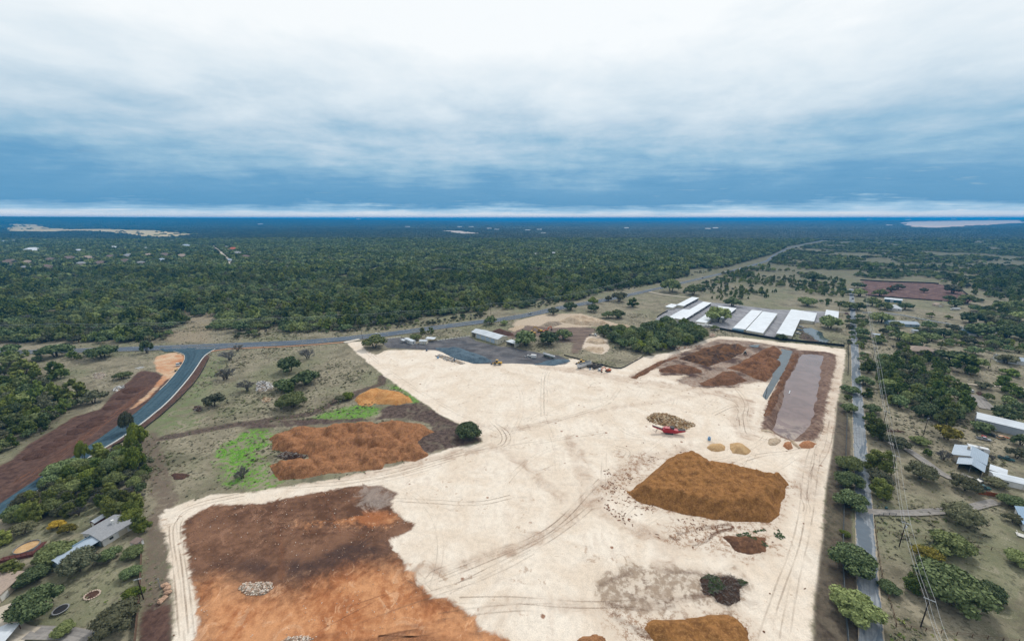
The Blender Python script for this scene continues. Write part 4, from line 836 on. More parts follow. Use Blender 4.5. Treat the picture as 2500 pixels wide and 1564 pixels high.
for pts_, st in ((PL(7, [(290, 760), (285, 560), (290, 380), (320, 300), (420, 290), (700, 330)]), .55), (PL(7, [(320, 760), (315, 560), (320, 390), (360, 315)]), .5), (PL(7, [(720, 480), (740, 440), (900, 420), (1200, 480), (1500, 520), (1900, 560)]), .55),
               (PL(7, [(0, 880), (400, 800), (900, 660), (1000, 520), (1020, 490)]), .5), (PL(7, [(300, 760), (420, 1060), (430, 1300)]), .4), (PL(7, [(860, 1420), (870, 1100), (900, 900)]), .4),
               (PL(7, [(-1300, 1300), (-700, 1180), (-200, 960), (300, 830), (760, 700), (1000, 620)]), .5), (PL(6, [(2250, 830), (2370, 900), (2400, 1000), (2280, 1060)]), .9), (PL(6, [(2220, 800), (2330, 900), (2350, 1000), (2270, 1050)]), .9), (PL(6, [(1600, 1180), (1900, 1120), (2280, 1060), (2700, 1000), (3300, 900)]), .6),
               (PL(11, [(-700, 900), (0, 620), (350, 450), (560, 260), (700, 100), (860, -60)]), 1.0), (PL(11, [(-600, 1010), (-100, 760), (300, 560), (620, 330), (760, 210)]), .7), (PL(11, [(-1500, 1300), (-800, 1050), (-200, 860), (200, 640)]), .6), (PL(11, [(0, 600), (-300, 700), (-700, 870), (-1100, 1000)]), .5),
               (PL(11, [(-500, 1100), (0, 1090), (600, 1150), (1200, 1130)]), .7), (PL(11, [(-700, 1250), (0, 1160), (700, 1170)]), .6), (PL(10, [(1500, 850), (1620, 960), (1620, 880), (1720, 820), (2000, 740)]), .9), (PL(10, [(1300, 150), (1700, 170), (2100, 200), (2417, 120)]), .8),
               (PL(10, [(1450, 880), (1560, 940), (1660, 1050)]), 1.0), (PL(12, [(330, 0), (340, 150), (380, 220), (350, 300)]), .7), (PL(12, [(-60, 1485), (100, 1000), (260, 600), (330, 250), (360, -150), (450, -420)]), .55), (PL(12, [(150, 1485), (230, 1000), (330, 600), (400, 250), (430, 0), (470, -300)]), .6), (PL(8, [(400, 1490), (430, 1250), (560, 1080), (600, 850), (620, 640)]), .8),
               (PL(8, [(-400, 1240), (-100, 1120), (200, 1100), (430, 1050), (520, 960), (560, 780)]), .8), (PL(7, [(1500, 700), (1560, 600), (1520, 540), (1300, 530)]), .5), (PL(7, [(1900, 740), (2150, 620), (2170, 900), (2220, 940)]), 1.0), (PL(7, [(2120, 500), (2230, 640), (2190, 760), (2230, 900), (2300, 930)]), 1.0), (PL(7, [(1980, 560), (2170, 640), (2140, 800)]), .9),
               (PL(7, [(920, 780), (1000, 850), (1100, 930), (1250, 950)]), .5), (PL(7, [(980, 1050), (1060, 1060), (1110, 1100), (1070, 1140)]), 1.0), (PL(9, [(2300, 100), (1900, 180), (1660, 280), (1620, 420), (1670, 700), (1700, 1000), (1740, 1485)]), .9), (PL(9, [(2300, 130), (1900, 210), (1680, 330), (1660, 480), (1720, 800), (1760, 1100), (1790, 1485)]), .8),
               (PL(6, [(200, 1430), (800, 1390), (1300, 1310), (1700, 1180), (2200, 1040)]), .9), (PL(6, [(300, 1450), (900, 1420), (1400, 1320), (1900, 1170)]), .8), (PL(6, [(1010, 120), (1150, 250), (1350, 400), (1700, 620), (2000, 780), (2300, 900)]), .6)):
    runs.append((pts_, 2.2, 0.8, st * 0.55))
rr_ = random.Random(5)
for i in range(46):        # light passes of graders and trucks across the pad
    x0, y0 = rr_.uniform(-90, 190), rr_.uniform(95, 300); a_ = rr_.choice((0.9, 1.0, 2.4, 0.2)) + rr_.gauss(0, 0.25); cv = rr_.gauss(0, 0.012); pts_ = []
    for k in range(12):
        if zone('pad', x0, y0) < 2 or zone('red', x0, y0) > -2 or zone('bank', x0, y0) > -2 or zone('compost', x0, y0) > -2: break
        pts_.append((x0, y0)); x0 += math.cos(a_) * 9; y0 += math.sin(a_) * 9; a_ += cv * 9
    if len(pts_) > 4: runs.append((pts_, 2.2, 0.5, rr_.uniform(0.12, 0.32)))
tracks_mesh('tyre_tracks', runs, track_mat('tyre_track', S(150, 128, 108)), 'tyre tracks and grader lines pressed into the pale pad')
runs = []
for i in range(26):
    x0, y0 = rr_.uniform(-100, -10), rr_.uniform(84, 150); a_ = rr_.choice((0.5, 0.7, 2.2)) + rr_.gauss(0, 0.3); cv = rr_.gauss(0, 0.015); pts_ = []
    for k in range(9):
        if zone('red', x0, y0) < 2: break
        pts_.append((x0, y0)); x0 += math.cos(a_) * 7; y0 += math.sin(a_) * 7; a_ += cv * 7
    if len(pts_) > 3: runs.append((pts_, rr_.choice((0, 2.2)), rr_.choice((0.6, 2.8)), rr_.uniform(0.35, 0.8)))
for y in range(4): runs.append((PL(5, [(1500 - y * 40, 430 + y * 20), (1150 - y * 40, 700 + y * 30), (700 - y * 30, 1010 + y * 35), (150, 1350 + y * 40)]), 2.4, 0.6, .8))
smear = [(PL(11, [(1100, 1060), (1300, 1110), (1500, 1120), (1760, 1060), (1900, 1040)]), 0, 3.2, .7), (PL(11, [(880, 1130), (1100, 1180), (1400, 1180), (1600, 1150)]), 0, 2.4, .5), (PL(11, [(1380, 820), (1600, 830), (1850, 870)]), 0, 3.0, .45), (PL(11, [(800, 980), (950, 900), (1150, 830)]), 0, 2.5, .35), (PL(11, [(940, 1220), (1000, 1280), (1150, 1370), (1330, 1440)]), 0, 4.0, 1.0), (PL(11, [(1480, 500), (1560, 540), (1600, 500)]), 0, 3.0, 1.0), (PL(11, [(1700, 580), (1850, 540), (1900, 460), (2100, 420)]), 0, 2.2, 1.0), (PL(11, [(1550, 470), (1750, 420), (2100, 385)]), 0, 3.0, .8)]
tracks_mesh('mulch_smears', smear, track_mat('mulch_smear', S(118, 84, 62)), 'dark brown mulch smears dragged over the pale pad')
tracks_mesh('grading_marks', runs, track_mat('grading_mark', S(158, 108, 80)), 'grading marks scraped across the clay field')

# ------------------------------------------------------------------ buildings
GLASS = flat_glass()
M_ROOFW = mat('white_metal_roof', S(226, 234, 242, 0.62), 0.5, 0.10, 0.12, 0.0, 0.35, ('y', 2.4, 0.10), 0.10)
M_ROOFB = mat('blue_grey_metal_roof', S(176, 192, 208), 0.45, 0.08, 0.3, 0.0, 0.4, ('x', 0.6, 0.04))
M_ROOFBLUE = mat('blue_metal_roof', S(112, 150, 182), 0.5, 0.1, 0.3, 0.0, 0.4, ('x', 0.6, 0.04))
M_CREAM = mat('cream_metal_wall', S(232, 226, 206), 0.7, 0.05, 0.5, 0, 0.3, ('x', 0.45, 0.03), 0.12)
M_WHITEW = mat('white_wall', S(238, 238, 236), 0.75, 0.06, 0.5, dirt=0.12)
M_TANW = mat('tan_wall', S(222, 206, 184), 0.8, 0.1, 0.6, dirt=0.15)
M_GREYW = mat('grey_metal_wall', S(176, 184, 192), 0.6, 0.06, 0.4, 0, 0.3, ('x', 0.4, 0.03))
M_TEAL = mat('teal_wall', S(48, 100, 110), 0.7, 0.1, 0.5)
M_BLUEW = mat('pale_blue_wall', S(150, 178, 196), 0.7, 0.1, 0.5)
M_REDW = mat('dark_red_wood', S(96, 52, 46), 0.85, 0.2, 1.0)
M_SHING = mat('grey_shingle', S(160, 162, 166), 0.95, 0.16, 2.0)
M_SHINGT = mat('tan_shingle', S(176, 158, 144), 0.95, 0.16, 2.0)
M_SHINGB = mat('brown_shingle', S(132, 116, 108), 0.95, 0.16, 2.0)
M_SHINGD = mat('dark_shingle', S(104, 102, 104), 0.95, 0.16, 2.0)
M_ORROOF = mat('orange_tile_roof', S(206, 112, 78), 0.9, 0.15, 1.0)
M_DOORB = mat('blue_white_door', S(196, 212, 228), 0.6, 0.05, 0.5, 0, 0.3, ('z', 0.5, 0.03))
M_DOORW = mat('white_door', S(236, 234, 228), 0.6, 0.05, 0.5)
M_TRIM = mat('trim', S(210, 200, 180), 0.7, 0.08, 1)
M_DARKIN = mat('dark_opening', S(44, 42, 42), 0.9, 0.2, 1)
M_POST = mat('steel_post', S(150, 152, 154), 0.6, 0.1, 1)
M_CONCW = mat('white_concrete', S(226, 224, 216), 0.9, 0.1, 1)

def building(name, label, A, az, w_, l, h, roof, rise, wall_m, roof_m, doors=(), windows=(), over=0.4, cat='building', group=None, chimney=None, open_side=None, bay=4.0, z=None):
    e = empty(name, (A[0], A[1], gz(*A) if z is None else z), az, label, cat, group)
    b = MB(); t = 0.18
    if open_side is None:
        gab = roof == 'gable_y'; gax = roof == 'gable_x'
        if gab:
            b.extr([(0, -0.6), (w_, -0.6), (w_, h), (w_ / 2, h + rise), (0, h)], 'y', 0, l)
        elif gax:
            b.extr([(0, -0.6), (l, -0.6), (l, h), (l / 2, h + rise), (0, h)], 'x', 0, w_)
        elif roof == 'shed': b.extr([(0, -0.6), (w_, -0.6), (w_, h), (0, h + rise)], 'y', 0, l)
        else: b.box(0, w_, 0, l, -0.6, h)
    else:       # shed open along one side: back wall and end walls only
        if open_side == 'r':
            b.box(0, t, 0, l, -0.6, h + max(rise, 0) * 0.95); b.box(t, w_, 0, t, -0.6, h); b.box(t, w_, l - t, l, -0.6, h)
        elif open_side == 'f':
            b.box(0, t, 0, l, -0.6, h); b.box(w_ - t, w_, 0, l, -0.6, h); b.box(t, w_ - t, l - t, l, -0.6, h)
        n = max(2, int((l if open_side == 'r' else w_) / bay))
        for i in range(n + 1):
            if open_side == 'r': p = (w_ - 0.15, 0.2 + (l - 0.4) * i / n)
            else: p = (0.2 + (w_ - 0.4) * i / n, 0.15)
            MB().box(p[0] - .07, p[0] + .07, p[1] - .07, p[1] + .07, -0.6, h).build('post', M_POST, e)
    if open_side != 'all': b.build('wall', wall_m, e)
    else:
        for px in (0.1, w_ - 0.1):
            for py in (0.1, l - 0.1): MB().box(px - .06, px + .06, py - .06, py + .06, -0.4, h).build('post', wall_m, e)
    r = MB(); o = over; k = 0.14
    if roof == 'gable_y':
        s = rise / (w_ / 2)
        r.extr([(-o, h - o * s + .03), (w_ / 2, h + rise + .03), (w_ + o, h - o * s + .03), (w_ + o, h - o * s + k), (w_ / 2, h + rise + k), (-o, h - o * s + k)], 'y', -o, l + o)
    elif roof == 'gable_x':
        s = rise / (l / 2)
        r.extr([(-o, h - o * s + .03), (l / 2, h + rise + .03), (l + o, h - o * s + .03), (l + o, h - o * s + k), (l / 2, h + rise + k), (-o, h - o * s + k)], 'x', -o, w_ + o)
    elif roof == 'shed':     # falls towards the right
        r.extr([(-o, h + rise + .02), (w_ + o, h + .02), (w_ + o, h + k), (-o, h + rise + k)], 'y', -o, l + o)
    elif roof == 'hip':
        m_ = min(w_, l) / 2; z1 = h + rise
        if w_ >= l: a, c = (m_, l / 2), (w_ - m_, l / 2)
        else: a, c = (w_ / 2, m_), (w_ / 2, l - m_)
        q = [(-o, -o, h + .02), (w_ + o, -o, h + .02), (w_ + o, l + o, h + .02), (-o, l + o, h + .02), (a[0], a[1], z1), (c[0], c[1], z1)]
        r._add(q, [(3, 2, 1, 0)] + ([(0, 1, 5, 4), (1, 2, 5), (2, 3, 4, 5), (3, 0, 4)] if w_ >= l else [(0, 1, 4), (1, 2, 5, 4), (2, 3, 5), (3, 0, 4, 5)]))
    rf = r.build('roof', roof_m, e)
    if chimney: MB().box(chimney[0] - .5, chimney[0] + .5, chimney[1] - .4, chimney[1] + .4, h, h + rise + 1.3).build('chimney', wall_m, rf)
    def panel(nm, side, pos, pw, z0, ph, m, frame=None, thick=0.05):
        q = MB(); d = 0.03
        box = {'f': (pos, pos + pw, -d - thick, -d + 0.02), 'b': (pos, pos + pw, l - 0.02, l + d + thick), 'l': (-d - thick, -d + 0.02, pos, pos + pw), 'r': (w_ - 0.02, w_ + d + thick, pos, pos + pw)}[side]
        ob = q.box(*box, z0, z0 + ph).build(nm, m, e)
        if frame is not None:
            f = MB(); g = 0.12
            x0, x1, y0, y1 = box; s_ = 0.02
            if side in 'fb':
                f.box(x0 - g, x0, y0 - s_, y1, z0, z0 + ph + g); f.box(x1, x1 + g, y0 - s_, y1, z0, z0 + ph + g); f.box(x0, x1, y0 - s_, y1, z0 + ph, z0 + ph + g)
            else:
                f.box(x0 - s_, x1 + s_, y0 - g, y0, z0, z0 + ph + g); f.box(x0 - s_, x1 + s_, y1, y1 + g, z0, z0 + ph + g); f.box(x0 - s_, x1 + s_, y0, y1, z0 + ph, z0 + ph + g)
            f.build('frame', frame, ob)
        return ob
    for (side, pos, pw, ph, m) in doors: panel('door', side, pos, pw, 0.02, ph, m, M_TRIM)
    for (side, pos, pw, z0, ph) in windows: panel('window', side, pos, pw, z0, ph, GLASS, M_DOORW)
    return e

# --- white storage sheds
AZS = R(-39.5)          # the sheds run parallel to the lane
UX = Vector((math.cos(AZS), math.sin(AZS))); UY = Vector((-math.sin(AZS), math.cos(AZS)))
def lane_frame(A, dx, dy): return (A[0] + UX.x * dx + UY.x * dy, A[1] + UX.y * dx + UY.y * dy)
SG = 'white roofed storage sheds'
def roll(side, n, l, pw=2.6, gap=0.9, start=0.8, h=2.4): return [(side, start + i * (pw + gap), pw, h, M_DOORW) for i in range(n) if start + i * (pw + gap) + pw < l]
S1 = P(3, 1447, 982)
building('storage_shed', 'shortest storage shed, a low box nearest the green lawn', S1, AZS, 9, 24, 3.1, 'shed', 0.25, M_CREAM, M_ROOFW, roll('r', 3, 24, 3.4, 3.4), (), 0.5, 'shed', SG)
S1b = P(3, 1553, 968)
building('storage_shed', 'open-sided storage shed farthest from the pond', S1b, AZS, 9, 74, 3.4, 'shed', 0.3, M_CREAM, M_ROOFW, (), (), 0.6, 'shed', SG, None, 'r', 6)
S2 = P(3, 1465, 1087)
building('storage_shed', 'storage shed half hidden by the grove, the lower of two joined roofs', S2, AZS, 9, 62, 3.3, 'shed', -0.6, M_CREAM, M_ROOFW, (), (), 0.4, 'shed', SG)
building('storage_shed', 'long open-sided storage shed joined to the lower half behind the grove', lane_frame(S2, 9.05, 0), AZS, 10, 126, 3.4, 'shed', 0.5, M_CREAM, M_ROOFW, (), (), 0.5, 'shed', SG, None, 'r', 6)
S3 = P(3, 1732, 1124)
building('storage_shed', 'storage shed behind the oak, the lower left roof of its pair', S3, AZS, 11, 110, 3.3, 'shed', -0.4, M_CREAM, M_ROOFW, (), (), 0.4, 'shed', SG)
building('storage_shed', 'open storage shed behind the oak, the right roof of its pair', lane_frame(S3, 11.05, 28), AZS, 11, 80, 3.3, 'shed', 0.3, M_CREAM, M_ROOFW, (), (), 0.5, 'shed', SG, None, 'r', 6)
S4 = P(3, 2085, 1186)
building('storage_shed', 'storage shed with a blue container at its end wall', S4, AZS, 11.5, 114, 3.4, 'shed', -0.35, M_CREAM, M_ROOFW, roll('l', 30, 114), (), 0.3, 'shed', SG)
building('storage_shed', 'storage shed beside the one with the blue container, many doors', lane_frame(S4, 13.2, -5), AZS, 15.5, 114, 3.6, 'shed', 0.35, M_CREAM, M_ROOFW, roll('r', 30, 114), (), 0.3, 'shed', SG)
S5 = P(4, 78, 1245)
building('storage_shed', 'longest storage shed with a wing, beside the puddle', S5, AZS, 13, 145, 3.5, 'shed', 0.35, M_CREAM, M_ROOFW, roll('l', 38, 145), (), 0.5, 'shed', SG)
building('storage_shed', 'wing of storage units at the far end of the longest shed', lane_frame(S5, 13.6, 88), AZS, 13, 56, 3.2, 'shed', 0.3, M_CREAM, M_ROOFW, roll('r', 14, 56), (), 0.4, 'shed', SG)
S6 = P(4, 530, 1087)
building('storage_shed', 'single storage shed nearest the lane', S6, AZS, 12.5, 52, 3.3, 'shed', 0.25, M_CREAM, M_ROOFW, roll('l', 13, 52), (), 0.4, 'shed', SG)

# --- the gravel yard
ST = P(2, 2075, 1252); AZT = math.atan2(-25.6, 26.7)
drs = [('f', 1.2 + i * 7.2, 5.6, 4.2, M_DOORB) for i in range(4)] + [('f', 30.5, 1.2, 2.2, M_DOORW)]
building('metal_shed', 'long cream metal shed with white roof and four roll-up doors', ST, AZT, 33, 13.5, 5.2, 'gable_x', 2.2, M_CREAM, M_ROOFW, drs, (('r', 4, 1.2, 1.4, 1.2), ('r', 8.5, 1.2, 1.4, 1.2)), 0.5, 'shed')
LT = (ST[0] - math.cos(AZT) * 6.6, ST[1] - math.sin(AZT) * 6.6)
building('lean_to', 'open bay under white roof at the highway end of the metal shed', LT, AZT, 6.4, 12.5, 5.0, 'gable_x', 2.1, M_CREAM, M_ROOFW, (), (), 0.4, 'shed', None, None, 'f', 6.4)
CP = P(2, 2362, 1322)
building('carport', 'small white-roofed carport at the end of the metal shed', CP, AZT, 11, 7.5, 3.6, 'shed', 0.3, M_CREAM, M_ROOFW, (), (), 0.3, 'carport', None, None, 'f', 5)
OF = P(2, 1400, 1290)
building('office_trailer', 'long white office trailer by the site entrance', OF, math.atan2(-7.7, 7.8), 14.5, 4.2, 3.2, 'gable_x', 0.3, M_WHITEW, M_ROOFW, (('f', 3.0, 1.0, 2.1, M_DOORB), ('f', 10.0, 1.0, 2.1, M_DOORB)), (('f', 5.2, 1.2, 1.1, 1.0), ('f', 7.6, 1.2, 1.1, 1.0), ('r', 1.2, 1.2, 1.1, 1.0)), 0.15, 'trailer')
building('porch_roof', 'small white awning roof leaning on the office trailer', lane_frame(OF, -1.5, -3.2), math.atan2(-7.7, 7.8), 5.5, 2.6, 2.5, 'shed', 0.2, M_POST, M_ROOFW, (), (), 0.1, 'awning', None, None, 'all')
building('storage_hut', 'low cream hut beside the office trailer', P(2, 1540, 1312), R(-8), 7.5, 5, 2.9, 'gable_x', 0.5, M_CREAM, M_ROOFW, (('f', 1.0, 2.6, 2.2, M_DOORW), ('f', 5.2, 1.0, 2.1, M_DOORW)), (), 0.2, 'hut')
building('carport', 'flat-roofed carport with a car under it near the office', P(2, 1600, 1290), R(-8), 9, 6.5, 2.9, 'shed', 0.2, M_POST, M_ROOFW, (), (), 0.2, 'carport', None, None, 'all')
CB = 'white concrete blocks edging the gravel yard'
mb0 = MB(); mb0.extr([(-0.45, 0), (0.45, 0), (0.38, 0.9), (-0.38, 0.9)], 'x', -1.0, 1.0); me_b = mb0.mesh('concrete_block'); me_b.materials.append(M_CONCW)
ords = 'first second third fourth fifth sixth seventh eighth ninth tenth eleventh twelfth'.split()
a0, a1 = V(2, 1722, 1281), V(2, 2010, 1243)
for i in range(12):
    p = a0.lerp(a1, i / 11); o = link('concrete_block', me_b); o.location = (p.x, p.y, gz(p.x, p.y) - 0.05); o.rotation_euler = (0, 0, math.atan2(a1.y - a0.y, a1.x - a0.x)); tag(o, '%s white concrete block from the carport in the row to the metal shed' % ords[i], 'block', CB)
a0, a1 = V(2, 1255, 1265), V(2, 1355, 1250)
for i in range(5):
    p = a0.lerp(a1, i / 4); o = link('concrete_block', me_b); o.location = (p.x, p.y, gz(p.x, p.y) - 0.05); o.rotation_euler = (0, 0, math.atan2(a1.y - a0.y, a1.x - a0.x)); tag(o, '%s white concrete block from the big oak in the row by the office trailer' % ords[i], 'block', CB)

# --- houses across the lane
H1 = P(8, 1762, 1215); AZH = R(-74)
building('house', 'house with blue-grey metal roof and long gable beside the yellow tree', (226.0, 178.5), R(-52), 11.0, 14.0, 3.2, 'gable_y', 1.9, M_TANW, M_ROOFB, (('f', 1.0, 1.1, 2.1, M_DOORW),), (('f', 9.8, 1.4, 1.0, 1.2), ('r', 3, 1.4, 1.0, 1.2), ('l', 4, 1.4, 1.0, 1.2)), 0.5, 'house', None, (4.5, 9))
c1, s1 = math.cos(R(-52)), math.sin(R(-52))
fr = (226.0 + c1 * 2.6 + s1 * 9.0, 178.5 + s1 * 2.6 - c1 * 9.0)
building('garage_wing', 'open-fronted garage wing of the metal-roofed house, gable to the drive', fr, R(-52), 8.2, 8.9, 3.0, 'gable_y', 1.7, M_TANW, M_ROOFB, (), (), 0.5, 'garage', None, None, 'f', 4.9)
pr = (226.0 + c1 * 11.6 - s1 * -3.0, 178.5 + s1 * 13.2 + c1 * -3.0)
building('porch', 'white flat porch roof on posts beside the metal-roofed house', pr, R(-52), 5.2, 6.5, 2.6, 'shed', 0.2, M_DOORW, M_ROOFW, (), (), 0.2, 'porch', None, None, 'all')
building('barn', 'long grey metal barn with white ribbed roof', P(8, 1952, 842), R(-48), 27, 12, 4.4, 'gable_x', 1.6, M_GREYW, M_ROOFW, (('f', 17.5, 1.0, 2.1, M_DOORW), ('f', 3.0, 3.6, 3.4, M_DOORB), ('r', 4, 3.6, 3.4, M_DOORB)), (('f', 21.5, 1.2, 1.4, 1.0),), 0.25, 'barn')
HB = P(8, 1330, 165)
building('house', 'tan hip-roofed house, wide main block behind the wood', HB, R(-22), 21, 13, 3.0, 'hip', 3.4, M_TANW, M_SHINGT, (('f', 8, 1.2, 2.1, M_DOORW),), (('f', 2, 1.6, 1.0, 1.2), ('f', 5, 1.6, 1.0, 1.2), ('f', 12, 1.6, 1.0, 1.2), ('f', 16, 1.6, 1.0, 1.2)), 0.6, 'house', None, (13, 8))
building('house_wing', 'dark-roofed low wing of the tan hip-roofed house', P(8, 1500, 175), R(-22), 11, 9, 2.8, 'gable_x', 1.6, M_TANW, M_SHINGD, (('f', 4.0, 2.6, 2.2, M_DOORW),), (('f', 1.2, 1.4, 1.0, 1.2), ('f', 8.2, 1.4, 1.0, 1.2)), 0.4, 'house')
building('house', 'long white house with skylights at the edge of the picture', P(8, 2160, 240), R(-36), 27, 9.5, 3.2, 'gable_x', 2.0, M_WHITEW, M_ROOFB, (('f', 12, 1.1, 2.1, M_DOORW),), (('f', 3, 1.5, 1, 1.2), ('f', 8, 1.5, 1, 1.2), ('f', 18, 1.5, 1, 1.2), ('f', 23, 1.5, 1, 1.2)), 0.4, 'house')
building('garden_shed', 'small white gable shed between dark oaks', P(8, 1875, 245), R(-30), 5.5, 4.5, 2.5, 'gable_y', 1.2, M_WHITEW, M_SHINGD, (('f', 2, 1.2, 2.0, M_DOORW),), (('f', 4, .8, 1.1, .8),), 0.25, 'shed')
building('garden_shed', 'white shed with a bluish roof behind another small white shed', P(8, 1830, 225), R(-30), 5, 5, 2.6, 'gable_x', 1.2, M_WHITEW, M_ROOFB, (('f', 2, 1.2, 2.0, M_DOORW),), (), 0.25, 'shed')
building('mobile_home', 'long white-roofed mobile home behind the rust-coloured fence', (226.0, 160.0), R(-33), 26, 6.0, 2.9, 'gable_x', 0.6, M_WHITEW, M_ROOFW, (('f', 9, 1, 2.1, M_DOORW), ('f', 22, 1, 2.1, M_DOORW)), (('f', 3, 1.5, 1, 1.1), ('f', 14, 1.5, 1, 1.1), ('f', 26, 1.5, 1, 1.1)), 0.25, 'house')
building('house', 'blue-roofed house with a white deck at the picture edge', P(12, 2400, 440), R(-42), 12, 13, 3.1, 'gable_y', 2.2, M_WHITEW, M_ROOFBLUE, (('l', 5, 1, 2.1, M_DOORW),), (('l', 2, 1.3, 1, 1.2), ('l', 8.5, 1.3, 1, 1.2), ('f', 3, 1.5, 1, 1.2)), 0.5, 'house')
e = empty('deck', (*P(12, 2368, 500), gz(*P(12, 2368, 500))), R(-42), 'white railed deck in front of the blue-roofed house', 'deck')
MB().box(-0.5, 6, 0, 2.4, 0.35, 0.5).build('floor', M_DOORW, e)
for (x0, x1, y0, y1) in ((-0.5, 6, 0, 0.08), (-0.5, -0.42, 0.1, 2.4)):
    MB().box(x0, x1, y0, y1, 1.35, 1.45).build('rail', M_DOORW, e)
for i in range(5): MB().box(-0.5 + i * 1.6, -0.4 + i * 1.6, 0.1, 0.2, -0.2, 1.35).build('post', M_DOORW, e)
building('workshop', 'teal workshop with pale blue roof beyond the lawn', P(4, 1100, 912), R(-42), 18, 12, 4.0, 'gable_x', 1.4, M_TEAL, M_ROOFB, (('f', 6, 3.4, 3, M_DOORB),), (('f', 2, 1.4, 1.2, 1.1), ('f', 13, 1.4, 1.2, 1.1)), 0.8, 'workshop')
building('house', 'small house with a steep pale hip roof by the white fence', P(4, 1135, 993), R(-35), 13, 13, 3.0, 'hip', 4.2, M_WHITEW, M_ROOFW, (('f', 6, 1.1, 2.1, M_DOORW),), (('f', 2, 1.4, 1, 1.2), ('f', 9.5, 1.4, 1, 1.2)), 0.7, 'house')
building('house', 'long low house with grey-blue roof along the side road', P(4, 1150, 1140), R(-14), 28, 11, 2.9, 'gable_x', 2.2, M_BLUEW, M_ROOFB, (('f', 13, 1.1, 2.1, M_DOORW),), (('f', 4, 1.6, 1, 1.2), ('f', 9, 1.6, 1, 1.2), ('f', 19, 1.6, 1, 1.2), ('f', 24, 1.6, 1, 1.2)), 0.5, 'house')
building('house', 'blue-roofed house half hidden by oaks below the side road', P(4, 1838, 1228), R(-30), 14, 10, 3.2, 'gable_x', 2.4, M_WHITEW, M_ROOFBLUE, (('f', 6, 1.1, 2.1, M_DOORW),), (('f', 2, 1.4, 1, 1.2), ('f', 10, 1.4, 1, 1.2)), 0.5, 'house')
building('garden_shed', 'pale gable shed alone on the bare lawn by the box truck', P(4, 1588, 962), R(-12), 9, 8, 2.9, 'gable_y', 1.6, M_TANW, M_SHINGT, (('f', 3.2, 2.6, 2.3, M_DOORW),), (('l', 3, 1, 1.2, 1),), 0.35, 'shed')
building('garden_shed', 'small blue-white shed under the oaks below the side road', P(4, 1375, 1210), R(-14), 7, 5, 2.5, 'shed', 0.6, M_WHITEW, M_ROOFB, (('f', 3, 1.2, 2, M_DOORW),), (), 0.3, 'shed')
building('garden_shed', 'low shed roof behind the round tree near the lane', P(4, 1000, 1248), R(-14), 8, 5, 2.4, 'shed', 0.4, M_WHITEW, M_ROOFB, (('f', 3, 1.2, 2, M_DOORW),), (), 0.3, 'shed')
building('gate_house', 'white stone gate pier and wall at the lane', P(8, 905, 178), R(-50), 4.5, 2.2, 2.6, 'hip', 0.8, M_TANW, M_TANW, (), (), 0.1, 'gate')

# --- the corner yards
AZB = R(-17.5); HG = (-165.2, 126.3)
building('house', 'cream house with wide grey shingle roof beside the thicket', HG, AZB, 11.4, 9.6, 3.1, 'gable_y', 1.4, M_WHITEW, M_SHING, (('f', 5.0, 1.0, 2.1, M_DOORW), ('r', 5.0, 2.4, 2.1, M_TRIM)), (('f', 1.0, 1.2, 1.0, 1.1), ('f', 3.0, 1.2, 1.0, 1.1), ('r', 2.0, 1.2, 1.2, 1.0)), 0.5, 'house', None, (7.0, 6.0))
c1, s1 = math.cos(AZB), math.sin(AZB)
ln_ = (HG[0] + c1 * 5.0 + s1 * 11.2, HG[1] + s1 * 5.0 - c1 * 11.2)
building('carport', 'long pale blue carport roof reaching forward from the grey-roofed house', ln_, AZB, 5.4, 11.0, 2.7, 'gable_y', 0.7, M_BLUEW, M_ROOFB, (), (), 0.35, 'carport', None, None, 'r', 3.5)
building('gazebo', 'little white-roofed red shed behind the grey-roofed house', (-169.6, 133.0), R(-10), 2.4, 3.6, 2.2, 'gable_y', 0.7, M_REDW, M_ROOFW, (('f', 0.6, 1.2, 1.8, M_DOORW),), (), 0.25, 'shed')
building('garden_shed', 'small shed with a rusty roof at the plank fence', P(9, 1240, 605), R(-8), 2.8, 2.4, 2.0, 'shed', 0.3, M_WHITEW, M_SHINGB, (('f', 1, .9, 1.7, M_DOORW),), (), 0.2, 'shed')
building('house', 'tan-roofed house cut off by the picture edge', (-176.5, 96.8), R(14), 12, 9.5, 3.0, 'gable_y', 1.9, M_TANW, M_SHINGT, (('r', 1.0, 2.6, 2.2, M_DOORW),), (('r', 6.6, 1.2, 1.1, 1.1), ('f', 8.0, 1.6, 1, 1.2)), 0.45, 'house')
building('carport', 'white arched-roof carport at the bottom corner', (-150.5, 83.5), R(20), 5.2, 7.0, 2.3, 'gable_y', 0.7, M_REDW, M_ROOFW, (), (), 0.2, 'carport', None, None, 'all')
# round pool dug with a deck
pc = P(9, 250, 640); e = empty('round_pool', (pc[0] - 1.0, pc[1] + 1.2, gz(*pc)), R(20), 'round pool frame filled with sand on a dark red deck', 'pool')
m = MB(); n = 20; v = []
for i in range(n):
    a_ = 2 * math.pi * i / n
    for rr_, z_ in ((3.4, 0.0), (3.4, 1.25), (3.3, 1.25), (3.3, 0.3)): v.append((rr_ * math.cos(a_), rr_ * math.sin(a_), z_))
f = []
for i in range(n):
    j = (i + 1) % n
    for q in range(3): f.append((4 * i + q, 4 * j + q, 4 * j + q + 1, 4 * i + q + 1))
m._add(v, f); m.build('rim', M_POST, e)
m = MB(); m.poly([(3.29 * math.cos(2 * math.pi * i / n), 3.29 * math.sin(2 * math.pi * i / n), 0.75) for i in range(n)]); m.build('sand_bed', M_SAND2, e)
MB().box(-4.6, 4.6, -5.2, -3.2, 0.85, 1.0).build('deck', M_REDW, e)
MB().box(3.7, 5.2, -3.15, 1.0, 0.85, 1.0).build('deck', M_REDW, e)
MB().box(-4.6, 4.6, -5.25, -5.15, -0.2, 0.84).build('skirt', M_REDW, e)
